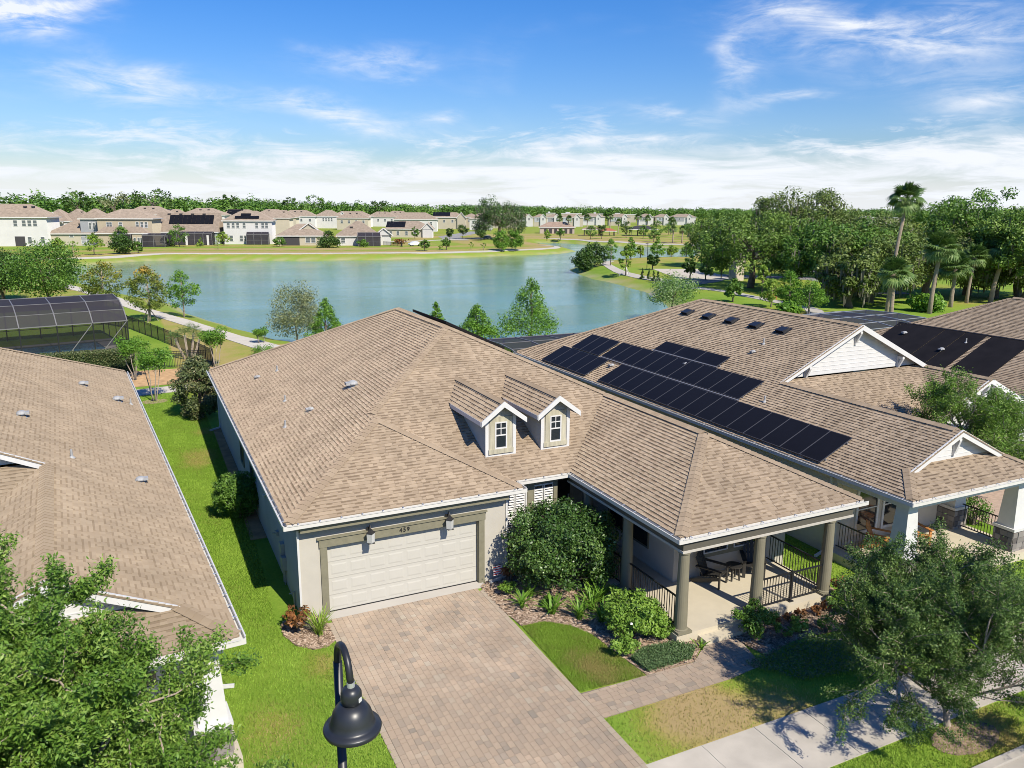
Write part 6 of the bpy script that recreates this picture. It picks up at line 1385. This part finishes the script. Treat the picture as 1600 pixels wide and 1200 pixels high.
# ------------------------------------------------------------------ the houses across the lake
fw_white = mat('far_white_wall', (.60, .59, .57), .9, .05, .5); fw_cream = mat('far_cream_wall', (.49, .445, .35), .9, .05, .5); fw_grey = mat('far_grey_wall', (.33, .34, .36), .9, .05, .5); fw_beige = mat('far_beige_wall', (.44, .38, .28), .9, .05, .5)
fw_blue = mat('far_bluegrey_wall', (.44, .47, .50), .9, .05, .5); fw_pink = mat('far_pink_wall', (.50, .42, .355), .9, .05, .5); farroof2_m = mat('far_terracotta', (.31, .228, .175), .95, .22, 1.2, spec=.1); cedar_m = mat('cedar_red', (.36, .12, .07), .8, .2, 3)
dgrey_m = mat('shade_cloth', (.05, .047, .05), .8)
def hip_roof(par, w, d, ze, zr, m=farroof_m, oh=.55, gable=False, cx=0, cy=0, name='roof'):
    x0, x1, y0, y1 = cx - w / 2 - oh, cx + w / 2 + oh, cy - oh, cy + d + oh; b = MB(); ym = (y0 + y1) / 2
    if w >= d or gable:
        k = 0 if gable else (y1 - y0) / 2 * .92; xa, xb = x0 + k, x1 - k
        if xb < xa: xa = xb = (x0 + x1) / 2
        b.add([(x0, y0, ze), (x1, y0, ze), (x1, y1, ze), (x0, y1, ze), (xa, ym, zr), (xb, ym, zr)], [(0, 1, 5, 4), (2, 3, 4, 5), (1, 2, 5), (3, 0, 4)])
    else:
        k = (x1 - x0) / 2 * .92; xm = (x0 + x1) / 2
        b.add([(x0, y0, ze), (x1, y0, ze), (x1, y1, ze), (x0, y1, ze), (xm, y0 + k, zr), (xm, y1 - k, zr)], [(0, 1, 4), (2, 3, 5), (1, 2, 5, 4), (3, 0, 4, 5)])
    b.box(x0, y0, ze - .28, x1, y1, ze - .004, 1)
    return obj(name, b, par, [m, white_m])
def fwin(par, x, z, w, h, y=0.0, two=True, gl=None):
    b = MB(); b.box(x - w / 2 - .12, y - .10, z - .12, x + w / 2 + .12, y - .004, z); b.box(x - w / 2 - .12, y - .10, z + h, x + w / 2 + .12, y - .004, z + h + .12)
    b.box(x - w / 2 - .12, y - .10, z + .001, x - w / 2, y - .004, z + h - .001); b.box(x + w / 2, y - .10, z + .001, x + w / 2 + .12, y - .004, z + h - .001)
    if two: b.box(x - w / 2 + .001, y - .09, z + h / 2 - .05, x + w / 2 - .001, y - .03, z + h / 2 + .05)
    o = obj('window', b, par, white_m); obj('pane', MB().box(x - w / 2, y - .05, z, x + w / 2, y - .005, z + h), o, gl or fglass_m)
def cage_part(par, x0, x1, d, h, hr=None):
    hr = hr or h * 1.15; b = MB(); s_ = MB(); n = max(2, int((x1 - x0) / 2.2))
    for i in range(n + 1): x = x0 + (x1 - x0) * i / n; b.bar((x, -d, 0), (x, -d, h), .12); b.bar((x, -d, h), (x, -d * .5, hr), .10); b.bar((x, -d * .5, hr), (x, -.05, h), .10)
    b.bar((x0, -d, h), (x1, -d, h), .12); b.bar((x0, -d, h * .45), (x1, -d, h * .45), .08); b.bar((x0, -d * .5, hr), (x1, -d * .5, hr), .1)
    f = obj('screen_enclosure', b, par, bronze_m)
    for i in range(n):
        a, c = x0 + (x1 - x0) * i / n, x0 + (x1 - x0) * (i + 1) / n
        s_.add([(a, -d, 0), (c, -d, 0), (c, -d, h), (a, -d, h), (a, -d * .5, hr), (c, -d * .5, hr), (c, -.06, h), (a, -.06, h)], [(0, 1, 2, 3), (3, 2, 5, 4), (4, 5, 6, 7)])
    s_.add([(x0, -d, 0), (x0, -d, h), (x0, -d * .5, hr), (x0, -.06, h), (x0, -.06, 0)], [(0, 1, 2, 3, 4)]); s_.add([(x1, -d, 0), (x1, -d, h), (x1, -d * .5, hr), (x1, -.06, h), (x1, -.06, 0)], [(0, 1, 2, 3, 4)])
    obj('screen', s_, f, screend_m)
def fgable(par, x, w, z0, zr, y, wall, depth=3.0, rm=None):
    b = MB(); b.add([(x - w / 2, y, z0 - .1), (x + w / 2, y, z0 - .1), (x, y, zr)], [(0, 1, 2)], 1)
    o = .35; b.slab([(x - w / 2 - o, y - .4, z0 - .12), (x, y - .4, zr + .1), (x, y + depth, zr + .1), (x - w / 2 - o, y + depth, z0 - .12)], .18, 0); b.slab([(x, y - .4, zr + .1), (x + w / 2 + o, y - .4, z0 - .12), (x + w / 2 + o, y + depth, z0 - .12), (x, y + depth, zr + .1)], .18, 0)
    b.bar((x - w / 2 - o, y - .44, z0 - .2), (x, y - .44, zr + .02), .06, .28, 2); b.bar((x, y - .44, zr + .02), (x + w / 2 + o, y - .44, z0 - .2), .06, .28, 2)
    return obj('front_gable', b, par, [rm or farroof_m, wall, white_m])
def far_house(name, lab, x, y, rz, w, d, ze, zr, wall, wins=(), cat='house', group=None, gable=False, rm=farroof_m, extra=None, wingls=None):
    t = thing(name, lab, cat, (x, y, 0), math.radians(rz), group)
    b = MB(); b.box(-w / 2, 0, -.4, w / 2, d, ze - .285)
    if gable: b.add([(-w / 2 + .02, 0, ze - .3), (-w / 2 + .02, d, ze - .3), (-w / 2 + .02, d / 2, zr - .15), (w / 2 - .02, 0, ze - .3), (w / 2 - .02, d, ze - .3), (w / 2 - .02, d / 2, zr - .15)], [(0, 1, 2), (3, 5, 4)])
    obj('wall', b, t, wall); rf = hip_roof(t, w, d, ze, zr, rm, gable=gable)
    for wi in wins: fwin(t, *wi)
    if extra: extra(t, rf)
    return t
def roof_panel(rf, w, d, ze, zr, x0, x1, f0, f1, oh=.55, m=pv_m, name='solar_array'):
    """a thin dark array lying on the front slope, from fraction f0 to f1 of the way up"""
    ym = d / 2; y0 = -oh; P = lambda x, f: (x, y0 + (ym - y0) * f, ze + (zr - ze) * f)
    b = MB(); n = max(1, int((x1 - x0) / 1.3))
    for i in range(n):
        a, c = x0 + (x1 - x0) * i / n, x0 + (x1 - x0) * (i + 1) / n - .04
        q = [P(a, f0), P(c, f0), P(c, f1), P(a, f1)]; b.add([(u, v - .04, zz + .05) for u, v, zz in q] + [(u, v - .07, zz + .16) for u, v, zz in q], [(0, 3, 2, 1), (4, 5, 6, 7), (0, 1, 5, 4), (1, 2, 6, 5), (2, 3, 7, 6), (3, 0, 4, 7)])
    obj(name, b, rf, m)
def vents(rf, pts):
    for x, y, zz in pts: obj('roof_vent', MB().box(x - .45, y - .3, zz - .1, x + .45, y + .3, zz + .22), rf, dgrey_m)
W2 = lambda xs, z, w=.95, h=1.6: [(x, z, w, h) for x in xs]
def e1(t, rf): obj('lanai_screen', MB().box(-13.5 + 20.8, -.08, 0, -13.5 + 25.4 - 4.2, -.004, 2.9), t, dgrey_m) if False else obj('lanai_screen', MB().box(4.5, -.08, 0, 7.2, -.004, 2.9), t, dgrey_m); vents(rf, [(7.0, 3.8, 11.6), (9.2, 3.8, 11.6)])
far_house('two_storey_house', 'pale grey two-storey house at the far left edge across the lake', -38.4, 259.6, -13, 27, 12, 8.6, 12.4, fw_white, W2((5.1, 7.4, 8.9, 10.4), 5.9, 1.0, 1.7) + W2((8.5, 12.0), 1.0, 1.0, 1.7), extra=e1)
def e2(t, rf): vents(rf, [(1.4, 3.8, 6.4), (2.5, 3.8, 6.4), (4.2, 3.4, 6.0)]); b = MB(); b.box(4.8, -.06, 0, 6.8, -.004, 3.0); obj('porch_recess', b, t, dgrey_m)
far_house('single_storey_house', 'low cream house with broad tan hip roof left of the beige two-storey house', -18.9, 257.6, -15, 13.6, 14, 3.7, 7.9, fw_cream, [(-.2, 2.6, 1.0, .6), (3.2, .7, 1.3, 1.9)], extra=e2)
def e3(t, rf):
    lo = hip_roof(t, 14, 4, 4.0, 5.9, cx=.0, cy=-4.2, oh=.4, name='lower_roof'); obj('lower_wall', MB().box(-6.9, -4.0, -.3, -1.5, -.01, 3.7).box(2.9, -4.4, -.3, 6.0, -.012, 3.7), t, fw_beige)
    for xx in (3.6, 4.7, 5.5): fwin(t, xx, .8, .6, 1.8, -4.4)
    cage_part(t, -1.3, 2.8, 5.5, 3.6); cage_part(t, 6.2, 12.5, 6.5, 3.4)
far_house('two_storey_house', 'beige two-storey house with a screened lanai along its back', -4.1, 250.5, -15, 15.5, 12, 8.3, 11.1, fw_beige, W2((-4.8, -4.0), 5.6, .7, 1.5) + [(-1.2, 5.9, .9, 1.2)] + W2((3.6, 4.9, 6.1), 5.6, .75, 1.6), extra=e3)
far_house('two_storey_house', 'dark grey two-storey wing house just left of the beige house', -13.2, 256.0, -15, 6.5, 10, 8.2, 11.1, fw_grey, W2((-.5, .6), 5.0, .6, 1.9))
def e4(t, rf):
    roof_panel(rf, 18.6, 13, 4.0, 9.9, -5.6, 8.0, .40, .86, m=pv_m, name='solar_array'); vents(rf, [(-6.0, 5.8, 9.5), (-2.4, 5.8, 9.5), (1.2, 5.8, 9.5), (4.8, 5.8, 9.5)]); cage_part(t, -4.5, 8.6, 5.5, 3.6)
    for xx in (-5.4, 1.0, 7.4): obj('lanai_column', MB().box(xx - .3, -5.9, 0, xx + .3, -5.6, 3.1), t, fw_white)
far_house('gable_end_house', 'house with steep gable end and a large black solar array over its back roof', 13.5, 256.5, -15, 18.6, 13, 4.0, 9.9, fw_blue, [], gable=True, extra=e4)
def e5(t, rf): roof_panel(rf, 15, 11, 7.6, 10.7, -4.0, 3.6, .16, .42); roof_panel(rf, 15, 11, 7.6, 10.7, -2.3, .9, .44, .68); cage_part(t, -.2, 6.6, 3.2, 3.2, 4.0)
far_house('two_storey_house', 'bright white two-storey house with small solar panels and a half-round screened porch', 31.9, 252.0, -15, 15.1, 11, 7.6, 10.7, fw_white, W2((-6.0, -4.5, -3.1, -1.1, 2.8, 4.7, 5.9), 5.3, .85, 1.5) + W2((-5.3, -2.2, -.9), 1.0, .9, 1.8), extra=e5)
def e6(t, rf): fgable(t, 2.2, 5.4, 4.9, 6.9, 3.4, fw_cream, 5.0); obj('lanai_screen', MB().box(-6.2, -.12, .0, -.6, -.004, 2.7), t, dgrey_m); fwin(t, 2.0, .9, 1.3, 1.6); fwin(t, 3.7, .9, 1.3, 1.6)
far_house('single_storey_house', 'low house with a dark screened lanai and a cream gable behind its roof', 46.3, 238.5, -15, 14.9, 13, 3.1, 6.7, fw_cream, [], extra=e6)
def e7(t, rf): cage_part(t, -.4, 6.6, 6.0, 3.0, 4.2); fgable(t, 8.0, 5.5, 3.2, 5.4, 3.0, fw_white, 5.0); obj('side_porch', MB().box(5.6, 3.4, -.2, 10.4, 8, 3.0), t, fw_white); vents(rf, [(-2.2, 3.0, 5.7)]); fwin(t, -5.0, .9, 1.2, 1.5)
far_house('single_storey_house', 'low tan-roofed house with a rounded screen cage beside a white gabled porch', 63.5, 233.0, -14, 13.5, 13, 3.1, 7.6, fw_white, [], extra=e7)
def e8(t, rf): roof_panel(rf, 18, 12, 3.5, 6.6, -9, -1.2, .18, .88, oh=.55); fgable(t, 8.2, 4.5, 3.6, 6.0, -1.0, fw_white, 6); obj('front_wing', MB().box(6.2, -1.0, -.2, 10.3, 3, 3.3), t, fw_white); [fwin(t, xx, 1.0, 1.0, 1.5) for xx in (-7, -4, -.5, 3)]
far_house('single_storey_house', 'low house on the street with black solar panels across its front roof', 100.5, 296, -25, 19, 12, 3.5, 6.6, fw_cream, [], extra=e8)
# the rows behind
FH_ = [('tan-roofed house peeping between the far-left house and the low cream house', -32, 291, -13, 10.7, 12, 6.6, 11.0, fw_cream, 0), ('house with a white gable behind the low cream house', -27.5, 320, -15, 9.5, 12, 6.4, 10.6, fw_white, 1), ('house with steep tan roof right of the white gable, behind the low cream house', -21.5, 322, -15, 10.5, 13, 6.2, 10.8, fw_cream, 0),
       ('white two-storey house standing behind and right of the beige house', 4.5, 363, -15, 19.5, 13, 8.4, 12.0, fw_white, 2), ('white two-storey house behind the large-solar-array house', 26.6, 357, -17, 18.5, 13, 8.4, 11.3, fw_white, 2), ('house with black solar roof behind the bright white house', 40.5, 368, -17, 15, 12, 6.6, 10.8, fw_cream, 3),
       ('cream house with two arched upper windows right of the bright white house', 53, 334, -18, 13.5, 12, 7.4, 10.6, fw_cream, 4), ('leftmost of the white two-storey row houses in the back street', 84, 446, -20, 20, 12, 6.9, 10.3, fw_white, 2), ('white row house with four narrow upper windows', 101.5, 446, -20, 14.5, 12, 6.9, 10.3, fw_white, 5),
       ('white row house with a gabled front bay in the back street', 121, 470, -22, 24, 12, 6.6, 9.6, fw_white, 6), ('rightmost of the back street row houses, before the street corner', 144.6, 484, -22, 18, 12, 6.1, 9.4, fw_white, 2), ('wide two-storey white house behind the street house with solar panels', 130.3, 374, -22, 22, 13, 6.2, 9.6, fw_white, 7),
       ('two-storey house with a black solar strip high on its roof at the village street', 164.4, 416, -24, 20, 12, 6.7, 9.5, fw_cream, 8), ('small tan-roofed house half hidden left of the great oak', 189.4, 442, -25, 10, 11, 6.5, 8.8, fw_beige, 2)]
def make_extra(kind, w, d, ze, zr, wall):
    def f(t, rf):
        if kind == 1: fgable(t, 0, 5.5, ze - .6, zr - 1.0, -.8, fw_white, 6)
        if kind == 3: roof_panel(rf, w, d, ze, zr, -3, 4, .35, .95)
        if kind == 6: fgable(t, -5, 4.6, ze - .4, zr - .2, -1.2, fw_white, 6); obj('front_bay', MB().box(-7.2, -1.2, -.2, -2.8, 1, ze - .5), t, fw_white); hip_roof(t, 4, 2, 3.3, 4.2, cx=1.0, cy=-2.0, oh=.3, name='porch_roof')
        if kind == 7: obj('corner_post', MB().box(w / 2 - .6, -.08, 0, w / 2, -.004, ze - .3), t, fw_white)
        if kind == 8: roof_panel(rf, w, d, ze, zr, -w / 2 + 1, 1, .25, .95); fgable(t, 7.5, 5, ze - .4, zr, -1, fw_cream, 5); obj('front_bay', MB().box(5.2, -1, -.2, 9.8, 1, ze - .5), t, fw_cream)
        if kind in (0, 2, 3): vents(rf, [(-1.5, d * .32, ze + (zr - ze) * .74), (2.0, d * .32, ze + (zr - ze) * .74)])
    return f
for k, (lb, x, y, rz, w, d, ze, zr, wl_, kd) in enumerate(FH_):
    wn = {4: [(-1.2, 4.9, .9, 1.7), (.6, 4.9, .9, 1.7)], 5: W2((-2.6, -1.0, .6, 2.2), 4.2, .8, 1.7), 6: [(-5, 4.3, 1.2, 1.5), (-5, 1, 1.2, 1.5), (2.5, 4.3, 1.5, 1.5), (6.5, 4.3, 1.5, 1.5), (9.5, 4.3, 1.3, 1.5), (7, .9, 1.5, 1.7)]}.get(kd, W2([(-.36 + .24 * i) * w for i in range(4)], ze - 2.9, 1.1, 1.5))
    far_house('two_storey_house', lb, x, y, rz, w, d, ze, zr, wl_, wn, extra=make_extra(kd, w, d, ze, zr, wl_))
MORE = [('tan roof filling the gap between the white two-storey houses behind the large-solar-array house', 15.5, 392, -16, 16, 12, 6.6, 10.6, fw_cream), ('white house farther back between the bright white house and the arched-window house', 49, 402, -18, 16, 12, 7.0, 10.6, fw_white), ('cream house behind the arched-window house', 66, 398, -18, 17, 12, 6.8, 10.4, fw_cream),
        ('distant tan roof left of the leftmost row house', 72, 462, -20, 18, 12, 7.2, 10.6, fw_white), ('distant house behind the rounded screen cage house', 108, 415, -22, 17, 12, 6.3, 9.6, fw_cream), ('distant tan roof between the row houses and the street corner', 160, 500, -22, 18, 12, 6.6, 9.8, fw_white), ('small pale house behind the far-left house', -44, 305, -13, 12, 12, 7.2, 11.2, fw_beige), ('house by the village street with pale walls, nearest the great oak on its left', 176, 395, -24, 13, 11, 6.2, 9.2, fw_white), ('pale house half hidden behind the great oak', 205, 425, -25, 16, 12, 6.2, 9.0, fw_cream)]
for lb, x, y, rz, w, d, ze, zr, wl_ in MORE: far_house('two_storey_house', lb, x, y, rz, w, d, ze, zr, wl_, W2([(-.34 + .23 * i) * w for i in range(4)], ze - 2.8, 1.1, 1.5), extra=make_extra(0, w, d, ze, zr, wl_))
TH = [(240, 467, 9.3, 'first'), (249.4, 464.5, 9, 'second'), (258.6, 462, 9, 'third'), (271, 458.7, 15, 'fourth, widest'), (308, 492, 17, 'fifth'), (324, 481, 16, 'sixth'), (353, 489, 11, 'seventh'), (364, 483, 11, 'eighth'), (383, 482, 18, 'last, farthest right')]
for i, (x, y, w, od) in enumerate(TH):
    def ex(t, rf, i=i, w=w):
        fgable(t, w * .22, 3.8, 6.2, 8.4, -1.2, fw_white, 5); obj('front_bay', MB().box(w * .22 - 1.9, -1.2, -.2, w * .22 + 1.9, 1, 6.1), t, fw_white); obj('upper_panel', MB().box(-w * .42, -.12, 3.0, w * .0, -.004, 6.2), t, (fw_grey, fw_blue)[i % 2]); fwin(t, w * .22, 4.2, .9, 1.4, -1.2); fwin(t, -w * .2, 4.0, 1.2, 1.5, -.12)
    far_house('row_house', od + ' from the left of the gabled row houses right of the great oak', x, y, -27, w, 10, 6.3, 8.6, (fw_white, fw_cream)[i % 2], [], extra=ex, group='row houses beyond the inlet')
def ecl(t, rf):
    for k in range(6): obj('arched_opening', MB().box(-6.4 + k * 2.5, -.08, .0, -5.0 + k * 2.5, -.004, 2.3), t, dgrey_m)
far_house('clubhouse', 'long low pinkish clubhouse with dark openings, right of the great oak', 186.9, 326, -27, 17, 10, 3.1, 5.6, fw_pink, [], rm=farroof2_m, extra=ecl, cat='building')
for lb, x, y, w, h in (('largest flat-roofed white building above the row houses in the trees', 408, 605, 24, 6.8), ('small flat white building among trees left of the largest flat-roofed one', 362, 575, 10, 7.4), ('white flat-roofed block nearest the great oak in the distant trees', 327, 595, 7, 7.8), ('flat white building between two smaller ones in the distant trees', 345, 590, 17, 7.5), ('long white warehouse roof seen between the big oaks', 531, 430, 34, 6.2)):
    t = thing('flat_roof_building', lb, 'building', (x, y, 0), math.radians(-32)); obj('wall', MB().box(-w / 2, 0, -.3, w / 2, 14, h), t, fw_cream); obj('parapet', MB().box(-w / 2 - .3, -.3, h, w / 2 + .3, 14.3, h + .5), t, fw_white); obj('roof_unit', MB().box(-w * .3, 4, h + .5, -w * .1, 8, h + 1.6), t, fw_white)
for lb, x, y, m, w, h in (('red canopy roof in the park beyond the inlet', 193, 289, cedar_m, 7, 3.4), ('second red-brown canopy to the left of the red one', 187, 293, farroof2_m, 8, 4.2), ('dark trellis pavilion in the park beyond the inlet', 208, 283, dgrey_m, 13, 4.6)):
    t = thing('park_canopy', lb, 'canopy', (x, y, 0), math.radians(-27)); hip_roof(t, w, w * .7, h * .68, h, m)
    for a, c in ((-1, 0), (1, 0), (1, 1), (-1, 1)): obj('post', MB().box(a * w * .42 - .12, c * w * .6, 0, a * w * .42 + .12, c * w * .6 + .24, h * .66), t, dgrey_m)
def car(lab, loc, rz, m):
    t = thing('parked_car', lab, 'car', loc, rz); b = MB()
    prof = [(-2.2, .35), (-2.25, .75), (-2.1, .95), (-1.5, 1.02), (-.9, 1.42), (.5, 1.46), (1.2, 1.02), (2.1, .9), (2.25, .6), (2.2, .35)]
    n = len(prof); vs = [(x, -.86 + (.12 if zz > 1.2 else 0), zz) for x, zz in prof] + [(x, .86 - (.12 if zz > 1.2 else 0), zz) for x, zz in prof]
    b.add(vs, [tuple(range(n)), tuple(range(n, 2 * n))[::-1]] + [(i, n + i, n + (i + 1) % n, (i + 1) % n) for i in range(n)]); obj('body', b, t, m)
    g = MB()
    for sg in (-1, 1): y = sg * .84; g.add([(-1.3, y, 1.05), (-.85, y * .91, 1.36), (.45, y * .91, 1.39), (.95, y, 1.05)], [(0, 1, 2, 3)])
    obj('side_window', g, t, glass_m)
    for x in (-1.4, 1.4):
        for sg in (-1, 1): o = MB().lathe([(0, 0), (.2, 0), (.33, .03), (.33, .2), (0, .2)], 14).mesh('wheel', [black_m]); w = obj('wheel', o, t, loc=(x, sg * .74 + .1, .33)); w.rotation_euler = (math.pi / 2, 0, 0)
    return t
car('white car parked on the far street before the solar-roofed low house', (79.5, 224, 0), math.radians(8), mat('car_white', (.8, .8, .8), .2, spec=.6))
car('dark car in the shade at the foot of the great oak', (124.5, 269, 0), math.radians(35), mat('car_dark', (.05, .07, .1), .2, spec=.6))
picket_fence('short black picket fence on the far bank by the rounded screen cage', [(71, 231), (74, 222), (73.5, 219)])
t = tag(obj('rust_shrub', mesh_np('rust_shrub', *(lambda r: leaf_quads(np.column_stack([r.normal(size=260) * 1.1, r.normal(size=260) * .5, .2 + 1.5 * r.random(260)]), (lambda n: n / np.linalg.norm(n, axis=1, keepdims=True))(r.normal(size=(260, 3))), np.full(260, .55), np.full(260, .35), r))(np.random.default_rng(5)), [LF['croton']], tone=np.random.default_rng(6).random(260)), loc=(79, 239, 0)), 'rust-red shrubs right of the rounded screen cage across the lake', 'shrub')

# ------------------------------------------------------------------ the wood on the horizon
r = np.random.default_rng(900)
band = [(-160, 330, 17.0), (-75, 352, 17.5), (-50, 362, 17.5), (12, 408, 17.5), (90, 540, 17), (218, 565, 14.6), (370, 690, 14.4), (564, 680, 13.2), (590, 520, 13.4), (600, 340, 14), (700, 200, 14)]
BP = np.array(band); seg = np.linalg.norm(np.diff(BP[:, :2], axis=0), axis=1); cum = np.concatenate([[0], np.cumsum(seg)])
VV = []; TT = []
for i in range(1500):
    s = r.random() * cum[-1]; x = np.interp(s, cum, BP[:, 0]); y = np.interp(s, cum, BP[:, 1]); h = np.interp(s, cum, BP[:, 2]); out = Vector((x + 3, y + 22, 0)).normalized(); dd = r.random() ** 1.4 * 130
    x += out.x * dd; y += out.y * dd; h *= .82 + .20 * r.random() + (.16 if r.random() < .05 else 0) + dd / 1200; R = 3.6 + 3.4 * r.random()
    k = 170; d = r.normal(size=(k, 3)); d /= np.linalg.norm(d, axis=1, keepdims=True); q = r.random(k) ** .4
    P = np.array([x, y, h * .56]) + d * q[:, None] * np.array([R, R, h * .44]); nrm = d + r.normal(size=(k, 3)) * .5; nrm[:, 2] += .5; nrm /= np.linalg.norm(nrm, axis=1, keepdims=True)
    V, F = leaf_quads(P, nrm, 1.0 + .9 * r.random(k), .85 + .6 * r.random(k), r); VV.append(V); TT.append(np.clip(r.random() * .7 + .3 * r.random(k), 0, 1))
VV = np.concatenate(VV); obj('treeline', mesh_np('treeline', VV, np.arange(len(VV)).reshape(-1, 4), [LF['mid']], tone=np.concatenate(TT)), kind='stuff')
# trees that stand out above it
for i, (lb, x, y, h, rd, lm) in enumerate((('tall ragged tree rising from the wood behind the beige house', 8, 392, 22.0, 8.5, 'dark'), ('dark tree in the wood above the far-left roofs', -22, 372, 19.5, 6, 'dark'), ('tall pine-like tree above the wood, left of centre', 100, 555, 21.0, 5, 'dark'), ('broad tall tree beside the pine in the wood', 118, 560, 22.5, 6.5, 'mid'), ('dark round treetop in the wood above the row houses', 168, 570, 20.0, 6, 'dark'), ('pale bare-topped tree in the wood at left', -8, 385, 20.0, 6.5, 'grey'), ('dark treetop above the wood behind the white two-storey house', 52, 480, 21, 5, 'dark'))):
    make_tree('forest_tree', lb, 'tree', (x, y, 0), 'oak', rd, h, h * .4, 34, 620, 1.15, lm, bark_m, .4, 950 + i)
